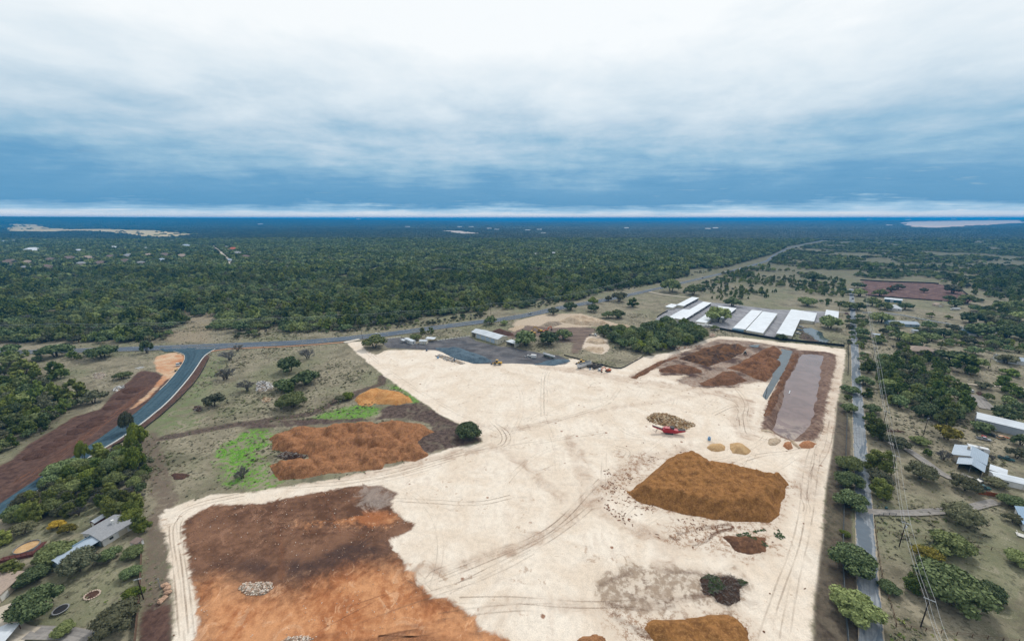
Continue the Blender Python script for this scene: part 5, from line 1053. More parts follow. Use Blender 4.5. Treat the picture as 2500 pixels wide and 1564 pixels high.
for i in range(7): MB().box(-4.6 + i * 1.5, -4.5 + i * 1.5, -5.2, -5.1, 1.0, 1.9).build('post', M_REDW, e)
MB().box(-4.6, 4.6, -5.2, -5.12, 1.9, 2.0).build('rail', M_REDW, e)
MB().box(-0.6, 0.6, -7.6, -5.3, 0.05, 0.12).build('step_path', M_CONC, e)
tc = P(9, 578, 1200); e = empty('trampoline', (tc[0], tc[1], gz(*tc)), 0, 'round black trampoline with a pale rim beside the great oak', 'trampoline')
m = MB(); v = []; f = []
for i in range(n):
    a_ = 2 * math.pi * i / n
    for rr_, z_ in ((1.95, 0.72), (1.95, 0.82), (1.65, 0.82), (1.65, 0.72)): v.append((rr_ * math.cos(a_), rr_ * math.sin(a_), z_))
for i in range(n):
    j = (i + 1) % n
    for q in range(4): f.append((4 * i + q, 4 * j + q, 4 * j + (q + 1) % 4, 4 * i + (q + 1) % 4))
m._add(v, f); m.build('rim', M_POST, e)
MB().poly([(1.64 * math.cos(2 * math.pi * i / n), 1.64 * math.sin(2 * math.pi * i / n), 0.78) for i in range(n)]).build('mat', M_DARKIN, e)
for i in range(6):
    a_ = 2 * math.pi * i / 6; MB().tube((1.9 * math.cos(a_), 1.9 * math.sin(a_), -0.1), (1.9 * math.cos(a_), 1.9 * math.sin(a_), 0.75), 0.04, None, 6).build('leg', M_POST, e)
rc = P(9, 870, 1050); e = empty('stone_ring', (rc[0], rc[1], gz(*rc)), 0, 'oval stone-ringed planting bed on the lawn', 'planting bed')
MB().poly([(1.9 * math.cos(a_), 1.5 * math.sin(a_), 0.12) for a_ in np.linspace(0, 6.28, 20)[:-1]]).build('bed', M_SOIL, e)
for i in range(20):
    a_ = 2 * math.pi * i / 20; b_ = MB(); b_.ball((2.1 * math.cos(a_), 1.7 * math.sin(a_), 0.15), 0.32, 6, 4, (1, 0.8, 0.7), i, 0.2); b_.build('stone', M_ROCK[0], e)

# --- houses of the far subdivision
FH = [(340, 445, 150, 'white', 'largest white-roofed house in the far wood'), (730, 445, 70, 'white', 'narrow white house in the far wood'), (1085, 415, 75, 'white', 'low white house high up in the far wood'), (1375, 415, 24, 'white', 'tiny white house high up in the far wood'),
      (470, 535, 100, 'brown', ''), (665, 522, 120, 'brown', ''), (845, 515, 100, 'tan', ''), (1040, 505, 92, 'brown', ''), (1210, 495, 100, 'grey', ''), (1405, 490, 90, 'tan', ''), (1560, 487, 95, 'brown', ''), (1720, 498, 100, 'tan', ''),
      (270, 555, 80, 'tan', ''), (90, 560, 140, 'brown', ''), (230, 610, 80, 'grey', ''), (455, 597, 80, 'brown', ''), (765, 570, 80, 'grey', ''), (955, 568, 110, 'brown', ''), (1175, 545, 90, 'brown', ''), (1340, 560, 60, 'grey', ''), (1540, 535, 75, 'blue', ''),
      (2195, 428, 80, 'orange', 'house with a bright orange roof by the far street'), (2255, 468, 80, 'grey', ''), (2330, 502, 80, 'brown', ''), (2172, 535, 56, 'blue', ''), (10, 655, 70, 'grey', ''), (1630, 350, 46, 'blue', ''), (1765, 400, 90, 'blue', ''), (30, 356, 60, 'blue', ''), (135, 345, 44, 'grey', ''), (2138, 405, 36, 'grey', '')]
HP = 'houses in the wood beyond the highway'
RM = {'white': (M_ROOFW, M_WHITEW), 'brown': (M_SHINGB, M_TANW), 'tan': (M_SHINGT, M_TANW), 'grey': (M_SHING, M_TANW), 'blue': (M_ROOFB, M_WHITEW), 'orange': (M_ORROOF, M_TANW)}
near_ords = ords + ['thirteenth', 'fourteenth', 'fifteenth', 'sixteenth', 'seventeenth', 'eighteenth', 'nineteenth', 'twentieth']
seen = {}
order_x = sorted([i for i, h_ in enumerate(FH) if not h_[4]], key=lambda i: FH[i][0]); byc = {}
for i in order_x: byc.setdefault(FH[i][3], []).append(i)
for i, (x, y, wp_, c_, lb) in enumerate(FH):
    g = P(1, x, y); dep = g[1] * _c + CAM_H * _s; wm = wp_ * 0.2586 * dep / FPX; lm = wm * 0.72
    if not lb: lb = '%s %s-roofed house from the left in the far wood' % (ords[byc[c_].index(i)], c_)
    rr_ = random.Random(i); az_ = R(-math.degrees(math.atan2(g[0], g[1])) + rr_.uniform(-25, 25))
    A_ = (g[0] - math.cos(az_) * wm / 2, g[1] - math.sin(az_) * wm / 2)
    building('house', lb, A_, az_, wm, lm, 4.6, 'hip', wm * 0.20, RM[c_][1], RM[c_][0], (('f', wm * 0.45, 1.6, 2.4, M_DOORW),), (('f', wm * .12, 2.2, 1.2, 1.6), ('f', wm * .28, 2.2, 1.2, 1.6), ('f', wm * .65, 2.2, 1.2, 1.6), ('f', wm * .82, 2.2, 1.2, 1.6)), 0.7, 'house', HP)
    HOUSES_FAR.append(g)
def near_nth(n): return near_ords[n - 1] if n <= 20 else 'twenty-' + ords[n - 21]
FARB = [(2, 20, 200), (2, 950, 165), (2, 1410, 217), (2, 1900, 218), (2, 2010, 218), (2, 2180, 232), (3, 125, 245), (3, 235, 240), (3, 270, 272), (3, 1060, 225), (3, 1825, 232), (3, 1895, 226), (1, 700, 148), (1, 860, 142), (1, 1360, 160), (1, 1310, 132), (1, 380, 150), (1, 600, 148), (3, 380, 466), (3, 215, 475), (4, 1110, 210), (4, 930, 156), (2, 2250, 240), (4, 1290, 168), (4, 1720, 160), (4, 2080, 160)]
_fx = sorted(range(len(FARB)), key=lambda i: SIGHT[FARB[i][0]][0] + FARB[i][1] * .2586)
for i, (r_, x, y) in enumerate(FARB):
    g = P(r_, x, y); big = 5 + 0.0042 * g[1]
    building('far_building', '%s pale speck of a building from the left in the distant woods' % near_nth(_fx.index(i) + 1), g, R(-math.degrees(math.atan2(g[0], g[1]))), big * 2.2, big, big * 0.45, 'gable_x', big * .15, M_WHITEW, M_ROOFW, (), (), 0.3, 'building', 'distant pale buildings')
    HOUSES_FAR.append(g)

# ------------------------------------------------------------------ trees
def leaf_mat(name, dark, light, hue):
    m = bpy.data.materials.new(name); m.use_nodes = True; t = NT(m.node_tree)
    ti = t.attr('tint'); oi = t.new('ShaderNodeObjectInfo').outputs['Random']
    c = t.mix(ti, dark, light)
    loc_ = t.new('ShaderNodeObjectInfo').outputs['Location']; pn = t.noise(loc_, 0.009, 4, 0.6)
    c = t.mix(t.smooth(t.add(t.mul(oi, 0.6), t.mul(pn, 0.9)), 0.62, 1.0, 0.0, 0.75), c, hue)
    c = t.vmath('SCALE', c, t.smooth(t.noise(t.map(loc_, loc=(55, 9, 0)), 0.016, 4, 0.6), 0.3, 0.7, 0.75, 1.25))
    oi2 = t.math('FRACT', t.mul(oi, 17.31))
    c = t.vmath('SCALE', c, t.smooth(oi2, 0, 1, 0.66, 1.28))
    t.out(c, 0.75, None, 0.18); return m
LEAF = {'oak': leaf_mat('oak_leaf', (0.048, 0.074, 0.031), (0.178, 0.230, 0.096), (0.205, 0.232, 0.082)),
        'juniper': leaf_mat('juniper_leaf', (0.042, 0.068, 0.015), (0.162, 0.210, 0.046), (0.185, 0.200, 0.050)),
        'olive': leaf_mat('olive_leaf', (0.050, 0.058, 0.032), (0.135, 0.140, 0.085), (0.14, 0.135, 0.070)),
        'yellow': leaf_mat('yellow_leaf', (0.10, 0.09, 0.018), (0.34, 0.28, 0.035), (0.40, 0.26, 0.03)),
        'lime': leaf_mat('lime_leaf', (0.05, 0.075, 0.012), (0.17, 0.20, 0.03), (0.16, 0.19, 0.03)),
        'far': leaf_mat('far_leaf', (0.016, 0.028, 0.016), (0.052, 0.074, 0.038), (0.05, 0.06, 0.03)),  # darker copy for the clumps: colour carries the self-shadow their plain balls lack
        'straw': leaf_mat('straw', (0.13, 0.115, 0.075), (0.27, 0.245, 0.17), (0.17, 0.18, 0.09)),
        'twig': leaf_mat('grey_twig', (0.11, 0.105, 0.10), (0.27, 0.265, 0.255), (0.20, 0.19, 0.17))}
BARK = mat('bark', (0.085, 0.07, 0.058), 0.95, 0.3, 6)

def crown_mesh(name, seed, lobes, nleaf, size, shape='oak', core=True):
    """crown of unit radius: leaf clumps spread over uneven lobes"""
    r = np.random.default_rng(seed)
    C = []; RR = []
    if shape in ('oak', 'olive', 'yellow'):
        for i in range(lobes):
            a = 2.4 * i + r.uniform(-.5, .5); q = math.sqrt((i + 0.5) / lobes) * r.uniform(0.62, 0.86)
            lr = r.uniform(0.26, 0.42) * (1.15 - 0.25 * q)
            C.append((q * math.cos(a), q * math.sin(a), 0.28 + 0.76 * (1 - q * q) * r.uniform(0.75, 1.12) + 0.12 * r.random())); RR.append(lr)
    elif shape == 'juniper':
        for i in range(lobes):
            f = (i + 0.5) / lobes; a = 2.4 * i + r.uniform(-.4, .4); z = 0.30 + 1.55 * f
            q = (0.68 * math.sqrt(max(0.0, 1 - ((z - 0.55) / 1.4) ** 2)) if z > 0.55 else 0.62) * r.uniform(0.5, 1)
            C.append((q * math.cos(a), q * math.sin(a), z)); RR.append(r.uniform(0.30, 0.42) * (1.12 - 0.45 * f))
    else:   # low shrub
        for i in range(lobes):
            a = 2.4 * i; q = math.sqrt((i + 0.5) / lobes) * 0.8
            C.append((q * math.cos(a), q * math.sin(a), 0.35 + 0.25 * r.random())); RR.append(r.uniform(0.28, 0.42))
    C = np.array(C); RR = np.array(RR)
    w = RR ** 2; which = r.choice(lobes, nleaf * 2, p=w / w.sum())
    d = r.normal(size=(nleaf * 2, 3)); d[:, 2] += 0.25; d /= np.linalg.norm(d, axis=1)[:, None]
    rad = r.uniform(0.80, 1.10, nleaf * 2)
    p = C[which] + d * (RR[which] * rad)[:, None] * np.array([1, 1, 0.86])
    dist = np.linalg.norm(p[:, None, :] - C[None], axis=2) / RR[None]
    dist[np.arange(len(p)), which] = 9
    keep = np.flatnonzero((dist.min(1) > 0.78) & (p[:, 2] > 0.08))[:nleaf]
    p = p[keep]; d = d[keep]; n = len(p)
    nn = d + r.normal(size=(n, 3)) * 0.55; nn /= np.linalg.norm(nn, axis=1)[:, None]
    up = r.normal(size=(n, 3)); a = np.cross(nn, up); a /= np.linalg.norm(a, axis=1)[:, None]; b = np.cross(nn, a)
    s1 = size * r.uniform(0.6, 1.35, (n, 1)); s2 = s1 * r.uniform(0.55, 1.0, (n, 1))
    quad = np.stack([p - a * s1, p - b * s2 + nn * s1 * 0.2, p + a * s1, p + b * s2 - nn * s1 * 0.15], 1).reshape(-1, 3)
    tint = np.clip(0.45 + 0.30 * d[:, 2] * 0 + r.normal(size=n) * 0.24, 0, 1)
    tint = np.repeat(tint, 4)
    faces = np.arange(n * 4).reshape(n, 4)
    vs_ = [quad]; fs = [faces]; ts = [tint]; base = n * 4
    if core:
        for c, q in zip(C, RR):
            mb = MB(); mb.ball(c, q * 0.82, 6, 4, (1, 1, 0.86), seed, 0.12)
            vs_.append(np.array(mb.v)); fs.append(np.array(mb.f) + base); ts.append(np.full(len(mb.v), 0.12)); base += len(mb.v)  # core balls tinted dark: shade inside the crown put into the colour
    v = np.concatenate(vs_); f = np.concatenate(fs); tt = np.concatenate(ts)
    me = bpy.data.meshes.new(name)
    me.vertices.add(len(v)); me.vertices.foreach_set('co', v.astype(np.float32).ravel())
    me.loops.add(f.size); me.loops.foreach_set('vertex_index', f.astype(np.int32).ravel())
    me.polygons.add(len(f)); me.polygons.foreach_set('loop_start', np.arange(0, f.size, 4, dtype=np.int32))
    me.update(calc_edges=True)
    at_ = me.attributes.new('tint', 'FLOAT', 'POINT'); at_.data.foreach_set('value', tt.astype(np.float32))
    return me
def twig_mesh(name, seed, n0=9, depth=5, thick=0.026):
    r = random.Random(seed); mb = MB()
    def grow(p, d, ln, rad, k):
        e = p + d * ln
        mb.tube(p, e, rad, rad * 0.6, 4 if k < 2 else 3, False)
        if k >= depth: return
        for i in range(3 if k < depth - 1 else 4):
            nd = (d + Vector((r.uniform(-1, 1), r.uniform(-1, 1), r.uniform(-0.45, 0.75))) * 0.75).normalized()
            grow(p + d * ln * r.uniform(0.45, 1.0), nd, ln * r.uniform(0.55, 0.78), max(rad * 0.62, 0.0075), k + 1)
    for i in range(n0):
        a = 2 * math.pi * i / n0 + r.random(); grow(Vector((0, 0, 0.15)), Vector((math.cos(a) * 0.8, math.sin(a) * 0.8, r.uniform(0.5, 1.2))).normalized(), r.uniform(0.36, 0.5), thick, 0)
    me = mb.mesh(name); at_ = me.attributes.new('tint', 'FLOAT', 'POINT')
    at_.data.foreach_set('value', nrg.uniform(0.2, 0.9, len(me.vertices)).astype(np.float32)); return me
def trunk_mesh(name, seed, stems=3, h=0.75, r0=0.055):
    r = random.Random(seed); mb = MB()
    for i in range(stems):
        a = 2 * math.pi * i / stems + r.random(); q = 0.03 * stems
        p0 = Vector((q * math.cos(a), q * math.sin(a), -0.06)); p1 = Vector((0.16 * math.cos(a), 0.16 * math.sin(a), h * 0.55)); p2 = Vector((0.46 * math.cos(a + .3), 0.46 * math.sin(a + .3), h * 1.1))
        mb.tube(p0, p1, r0, r0 * 0.75, 6, False); mb.tube(p1, p2, r0 * 0.75, r0 * 0.35, 5, False)
        p3 = Vector((0.3 * math.cos(a - .8), 0.3 * math.sin(a - .8), h * 1.2)); mb.tube(p1, p3, r0 * 0.55, r0 * 0.25, 5, False)
    return mb.mesh(name)
def set_mat(me, m): me.materials.append(m); return me
CROWN = {}; TRUNK = {}
def species(key, shape, leaf, n, lobes, near, mid, nearsize, midsize):
    CROWN[key, 0] = [set_mat(crown_mesh(key + '_crown', 10 + i, lobes, near, nearsize, shape), LEAF[leaf]) for i in range(n)]
    CROWN[key, 1] = [set_mat(crown_mesh(key + '_crown', 50 + i, max(6, lobes - 4), mid, midsize, shape), LEAF[leaf]) for i in range(n)]
species('oak', 'oak', 'oak', 4, 17, 2400, 520, 0.060, 0.105)
species('olive', 'oak', 'olive', 2, 15, 1500, 420, 0.055, 0.10)
species('juniper', 'juniper', 'juniper', 3, 13, 1900, 460, 0.062, 0.11)
species('yellow', 'oak', 'yellow', 1, 12, 900, 360, 0.060, 0.10)
species('lime', 'oak', 'lime', 1, 13, 1500, 420, 0.058, 0.10)
species('shrub', 'shrub', 'juniper', 2, 7, 420, 170, 0.085, 0.14)
CROWN['bare', 0] = CROWN['bare', 1] = [set_mat(twig_mesh('bare_crown', 5 + i), LEAF['twig']) for i in range(2)]
for k in ('oak', 'olive', 'yellow', 'lime', 'bare'): TRUNK[k] = [set_mat(trunk_mesh('trunk', 3 + i, 2 + i), BARK) for i in range(3)]
TRUNK['juniper'] = [set_mat(trunk_mesh('trunk', 9, 1, 0.8), BARK)]; TRUNK['shrub'] = [set_mat(trunk_mesh('stem', 12, 3, 0.3, 0.03), BARK)]
NAME = {'oak': 'oak_tree', 'olive': 'elm_tree', 'juniper': 'juniper_tree', 'yellow': 'yellowing_tree', 'lime': 'elm_tree', 'bare': 'bare_tree', 'shrub': 'shrub'}
CATN = {'shrub': 'shrub'}
TREES = []          # x, y, radius of every tree that stands: kept clear when woods are filled
n_tree = 0
BULK = []
def bulk(x, y, rad, kind, place, hz):
    BULK.append((x, y, rad, kind, place, hz)); TREES.append((x, y, rad))
def tree(x, y, rad, kind, label, group=None, hz=None, lod=None):
    global n_tree
    n_tree += 1; rr = random.Random(n_tree * 7 + 1)
    d = math.hypot(x, y, CAM_H)
    lod = (0 if d < 330 else 1) if lod is None else lod
    hz = rad * {'oak': 0.76, 'olive': 0.78, 'juniper': 0.85, 'yellow': 0.8, 'lime': 0.85, 'bare': 0.8, 'shrub': 0.8}[kind] * rr.uniform(0.9, 1.12) if hz is None else hz
    e = empty(NAME[kind], (x, y, gz(x, y)), rr.uniform(0, 6.28), label, CATN.get(kind, 'tree'), group)
    e.scale = (rad * rr.uniform(0.92, 1.08), rad * rr.uniform(0.92, 1.08), hz)
    link('trunk' if kind != 'shrub' else 'stem', rr.choice(TRUNK[kind]), None, e); link('crown', rr.choice(CROWN[kind, lod]), None, e)
    TREES.append((x, y, rad)); return e
def T(r, x, y, wpx, kind, label, group=None, hz=None):
    """one tree from its sighting: centre x, foot y and crown width as seen"""
    gx_, gy_ = P(r, x, y); dep = gy_ * _c + CAM_H * _s
    rad = wpx * SIGHT[r][2] * dep / FPX / 2
    gy_ += rad * 0.80                       # the sighted foot is the near rim of the crown, the stem stands behind it
    gx_ *= (gy_ * _c + CAM_H * _s) / dep
    return tree(gx_, gy_, rad * 1.02, kind, label, group, hz)
# --- trees that stand by themselves
T(6, 1120, 140, 235, 'oak', 'big round dark oak at the pad entrance beside the highway')
T(6, 490, 240, 190, 'bare', 'grey leafless oak standing alone in the grass field near the highway')
T(6, 325, 372, 235, 'oak', 'dark domed oak in the grass field, the one nearest the leafless oak')
T(6, 280, 540, 200, 'oak', 'dark oak in the field joined to a wider oak beside rubble')
T(6, 475, 500, 250, 'oak', 'wide dark oak in the field joined to a smaller oak')
T(6, 315, 545, 120, 'juniper', 'small bright juniper in front of the two joined field oaks')
T(6, 350, 715, 265, 'oak', 'round grey-green oak just behind the curving dirt track')
T(6, 800, 640, 125, 'olive', 'dull olive tree beside the sandy heap')
T(6, 872, 612, 115, 'lime', 'bright yellow-green tree touching the sandy heap')
T(6, 2000, 1000, 245, 'oak', 'lone green oak on the dark corner that points into the pale pad')
T(5, 2170, 255, 190, 'bare', 'bare grey tree beside yellow weeds near the road junction')
T(5, 2245, 160, 140, 'bare', 'small bare tree at the highway edge by the junction')
T(5, 2130, 445, 240, 'bare', 'wide bare grey thicket tree below the junction')
T(5, 2335, 550, 230, 'bare', 'bare grey tree beside the pile of pale rubble')
T(5, 2020, 700, 210, 'olive', 'olive-brown tree alone in the grass field by trash heaps')
T(5, 2290, 1390, 210, 'bare', 'half-bare bush tree on the bright green grass')
T(5, 1390, 170, 110, 'oak', 'tall dark oak at the junction between highway and sandy turnout', hz=8)
T(5, 1160, 420, 140, 'oak', 'dark oak alone on the grass beside the white pipes')
T(5, 1215, 930, 120, 'olive', 'thin grey tree leaning over the kerb of the new road', hz=9)
T(5, 800, 1210, 110, 'lime', 'slender pale tree by the kerb of the new road', hz=8)
T(5, 600, 1370, 260, 'oak', 'large oak overhanging the new road above the thicket')
T(5, 1310, 1090, 170, 'lime', 'bright green tree on a pale trunk at the corner of the thicket', hz=10)
T(5, 1310, 1330, 160, 'lime', 'bright green tree by the fence beside the dark track', hz=10)
T(5, 530, 225, 250, 'oak', 'big grey-green oak beside the highway left of the junction clearing')
T(5, 970, 245, 260, 'oak', 'large dark oak clump above the grass with white pipes')
T(5, 110, 180, 165, 'oak', 'oak hiding the highway at the picture edge')
T(5, 110, 300, 200, 'oak', 'wide dark oak on tan grass below the highway')
T(5, 700, 650, 250, 'juniper', 'dense dark juniper at the brown verge beside an olive tree')
T(5, 880, 670, 215, 'olive', 'round olive tree at the edge of the brown verge')
T(5, 545, 430, 200, 'juniper', 'bright juniper among grey brush beside the brown verge')
T(5, 230, 420, 220, 'juniper', 'green juniper clump in the tan clearing')
# --- the yards at the front corner
Y9 = 'garden trees round the grey-roofed house'
T(9, 545, 455, 130, 'yellow', 'golden yellow tree by the dark wood behind the house')
T(9, 645, 500, 150, 'yellow', 'yellow and green tree in front of the golden tree')
T(9, 520, 815, 300, 'oak', 'broad oak on the lawn beside the blue lean-to')
T(9, 760, 930, 330, 'olive', 'grey-green oak hanging over the end of the blue lean-to')
T(9, 1040, 770, 180, 'oak', 'small oak at the corner of the blue lean-to')
T(9, 1260, 745, 180, 'oak', 'grey-green tree by the little rusty shed')
T(9, 100, 990, 250, 'juniper', 'bright green tree by the tan-roofed house')
T(9, 330, 1000, 250, 'oak', 'dark oak on the lawn between the tan-roofed house and the yard')
T(9, 1240, 935, 170, 'oak', 'oak by the plank fence above the utility pole')
T(9, 1270, 1145, 170, 'lime', 'yellow-green tree at the foot of the utility pole')
T(9, 365, 1370, 400, 'oak', 'great dark oak beside the trampoline')
T(9, 615, 1490, 180, 'oak', 'oak standing on the gravel drive')
T(9, 1110, 1510, 400, 'olive', 'wide olive tree at the picture edge by the plank fence')
T(9, 1230, 440, 230, 'lime', 'bright yellow-green tree right behind the grey-roofed house')
T(9, 45, 620, 160, 'juniper', 'bright juniper beside the round pool')
T(9, 225, 530, 190, 'olive', 'grey-olive bush above the round pool')
# --- along the lane
T(8, 772, 570, 155, 'oak', 'lane-side oak beside the lower half of the pond')
T(8, 755, 610, 75, 'lime', 'small yellow-green bush under the lane-side oak by the pond')
T(8, 755, 745, 150, 'oak', 'dark oak at the top end of the lane fence')
T(8, 755, 1330, 240, 'oak', 'wide oak between the lane and the fence opposite the orange heap')
T(12, 760, 90, 240, 'oak', 'spreading oak touching a second one along the lane fence')
T(12, 765, 290, 285, 'oak', 'large oak leaning over the lane by the concrete drive')
T(12, 725, 520, 90, 'lime', 'small pale bush on the lane fence')
T(12, 780, 930, 390, 'oak', 'big bright oak with wide layers over the lane fence')
T(12, 800, 1420, 430, 'oak', 'broad oak at the bottom end of the lane fence')
T(8, 905, 485, 150, 'oak', 'oak right of the lane opposite the pond')
T(8, 945, 370, 150, 'juniper', 'bright juniper at the lane by the power lines')
T(8, 940, 595, 110, 'juniper', 'upright bright juniper at the lane edge')
T(8, 975, 745, 145, 'oak', 'oak with a dead limb beside the lane')
T(8, 965, 835, 125, 'juniper', 'green round bush by the lane below the dead limb')
T(8, 990, 995, 210, 'juniper', 'dense green tree beside the lane at the log pile')
T(8, 1210, 1110, 225, 'olive', 'dull brown-green tree under the power lines')
T(8, 1430, 1055, 150, 'oak', 'grey-green round tree by the curved gravel drive')
T(8, 1495, 1145, 80, 'juniper', 'small dark juniper beside the gravel drive')
T(8, 1050, 1340, 270, 'juniper', 'dense bright green tree clump at the lane by a leaning pole')
T(8, 1030, 1450, 240, 'olive', 'grey-olive tree below the dense lane clump')
T(12, 1035, 185, 220, 'juniper', 'bright green tree at the gate of the concrete drive')
T(8, 1440, 1410, 270, 'olive', 'spreading pale olive tree alone on the lawn')
T(8, 1680, 1020, 230, 'yellow', 'bright yellow tree beside the metal-roofed house')
T(8, 1650, 1210, 190, 'bare', 'bare branching tree beside the metal-roofed house')
T(8, 2115, 1190, 100, 'bare', 'pruned pale-limbed tree on the lawn right of the house')
T(8, 2010, 935, 180, 'oak', 'dark oak in front of the long grey barn')
T(8, 2250, 850, 250, 'oak', 'wide dark oak behind the end of the grey barn')
T(8, 2385, 1065, 160, 'oak', 'oak at the picture edge below the grey barn')
T(8, 2345, 1195, 190, 'olive', 'olive tree above the parked dark pickup')
T(8, 2200, 545, 180, 'juniper', 'dark juniper group on the bare pasture by parked cars')
T(8, 2340, 600, 140, 'juniper', 'juniper with a blue barrel beside it')
T(8, 2370, 740, 160, 'oak', 'oak above the barn at the picture edge')
T(8, 2290, 395, 150, 'shrub', 'low green shrub island in the pasture loop track')
T(8, 2020, 515, 130, 'olive', 'grey-olive tree beside the two parked cars')
T(8, 1850, 390, 240, 'juniper', 'thick green tree clump below the hip-roofed house')
T(8, 1960, 310, 160, 'oak', 'dark oak by the small white shed')
T(8, 1735, 290, 250, 'oak', 'large oak in front of the hip-roofed house')
T(8, 1940, 190, 140, 'oak', 'tall dark oak behind the small white shed')
T(8, 2240, 285, 180, 'olive', 'pale green tree before the white long house')
T(8, 1260, 135, 90, 'juniper', 'round green tree on the lawn of the hip-roofed house')
T(8, 1180, 120, 55, 'bare', 'small brown bare tree on the lawn of the hip-roofed house')
T(8, 1050, 80, 110, 'juniper', 'round green tree under the power line at the lane')
T(12, 1820, 470, 330, 'olive', 'spreading thin oak below the gravel drive')
T(12, 1725, 755, 330, 'oak', 'round dense dark oak in the fenced pasture')
T(12, 1490, 785, 230, 'yellow', 'thin yellowish tree beside the round dark oak')
T(12, 1130, 1065, 165, 'oak', 'small oak on the rail fence by the lane')
T(12, 1350, 1060, 190, 'juniper', 'bright green tree at the side of the huge oak')
T(12, 1700, 1320, 600, 'oak', 'huge spreading dark oak in the pasture under the wires')
T(12, 2070, 1150, 250, 'oak', 'dark oak just beside the huge spreading oak')
T(12, 2350, 830, 220, 'oak', 'oak in the pasture at the picture edge')
T(12, 2290, 265, 200, 'oak', 'oak beside the end of the curved drive')
T(12, 2310, 410, 150, 'olive', 'small tree in the garden of the blue-roofed house')
T(12, 1860, 130, 240, 'olive', 'thin olive tree near the rust-coloured fence')
T(12, 2140, 70, 170, 'olive', 'grey-green tree beside the white mobile home')
# --- the gravel yard and the storage sheds
T(3, 135, 1354, 255, 'oak', 'dark oak at the end of the long metal shed')
T(3, 355, 1340, 220, 'oak', 'round dark oak above the white tanker trailer')
T(3, 490, 1285, 170, 'oak', 'dark oak behind the round oak, beside the excavators')
T(3, 550, 1005, 140, 'oak', 'oak on the highway verge behind the limestone heaps')
T(3, 765, 950, 110, 'lime', 'yellow-green tree on the highway verge')
T(3, 765, 1018, 125, 'oak', 'low dark oak below the yellow-green verge tree')
T(3, 390, 1045, 120, 'olive', 'grey-olive tree on the highway verge')
T(3, 1010, 922, 150, 'olive', 'large olive tree by the bend of the highway')
T(3, 910, 915, 80, 'olive', 'small olive tree at the side of the large olive tree')
T(3, 1140, 972, 115, 'juniper', 'bright juniper alone on the green lawn by the sheds')
T(3, 900, 1080, 120, 'oak', 'oak at the back of the limestone heap, narrower of a pair')
T(3, 1000, 1080, 140, 'oak', 'oak at the back of the limestone heap, wider of a pair')
T(3, 1500, 835, 200, 'oak', 'broad oak beside the drive to the storage sheds')
T(3, 1710, 860, 160, 'oak', 'broad oak behind the first storage shed')
T(3, 1940, 1125, 230, 'oak', 'oak growing between the storage sheds')
T(3, 1910, 1190, 85, 'oak', 'small oak by the white camper at the sheds')
T(3, 2080, 970, 160, 'oak', 'oak behind the middle storage sheds')
T(2, 1510, 1285, 110, 'oak', 'oak behind the white office trailer')
T(2, 1572, 1228, 75, 'juniper', 'dark round juniper by the light pole at the highway')
T(2, 1650, 1222, 70, 'juniper', 'dark round juniper beside the flag pole')
T(2, 2215, 1142, 140, 'oak', 'big oak on the highway verge behind the long metal shed')
T(2, 2345, 1142, 80, 'oak', 'smaller oak on the highway verge behind the long metal shed')
T(4, 580, 1182, 215, 'oak', 'wide oak between the puddle and the small storage shed')
T(4, 120, 1290, 105, 'oak', 'small oak at the end wall of the long storage shed')
T(4, 370, 965, 155, 'oak', 'large dark oak in the pasture right behind the sheds')
T(4, 430, 735, 180, 'oak', 'widest oak standing on the open dry pasture')
def TB(r, x, y, wpx, kind, place):
    gx_, gy_ = P(r, x, y); dep = gy_ * _c + CAM_H * _s; rad = wpx * SIGHT[r][2] * dep / FPX / 2
    gy_ += rad * 0.8; gx_ *= (gy_ * _c + CAM_H * _s) / dep; bulk(gx_, gy_, rad * 1.05, kind, place, rad * 0.8)
YR = 'trees among the houses across the lane'
for a in [(770, 1005, 130), (850, 1005, 125), (775, 1140, 100), (860, 1085, 80), (890, 1255, 130), (980, 965, 140), (1100, 1000, 120), (1292, 998, 125), (1055, 872, 120), (1060, 1125, 175),
          (1210, 1165, 105), (1520, 1185, 135), (1410, 1190, 60), (1910, 1135, 185), (1770, 975, 120), (1870, 945, 150), (1710, 915, 100), (1230, 1290, 145), (1350, 1335, 190), (1530, 1300, 145), (1650, 1265, 150),
          (1980, 1265, 220), (2250, 1275, 220), (2175, 1335, 120), (1040, 1322, 110), (860, 872, 125), (845, 795, 110), (765, 855, 80), (2350, 1000, 160), (2200, 1010, 150), (1940, 1010, 110), (2360, 1110, 150)]:
    TB(4, *a, 'oak', 'lawns across the lane')
for a in [(2080, 1135, 150), (1480, 1240, 110), (1150, 1185, 90), (1740, 1200, 120), (2130, 1200, 110), (2290, 1120, 120), (1880, 1330, 130), (1460, 1330, 110)]:
    TB(4, *a, 'olive', 'lawns across the lane')
for a in [(1260, 1354, 90), (1530, 1060, 70), (1700, 1080, 60), (1820, 1340, 80), (1990, 1340, 80)]:
    TB(4, *a, 'lime', 'lawns across the lane')
for a in [(1220, 805, 100), (1160, 825, 80), (1470, 832, 75), (1740, 845, 140), (1700, 800, 80)]:
    TB(4, *a, 'olive', 'plum-brown cleared field')

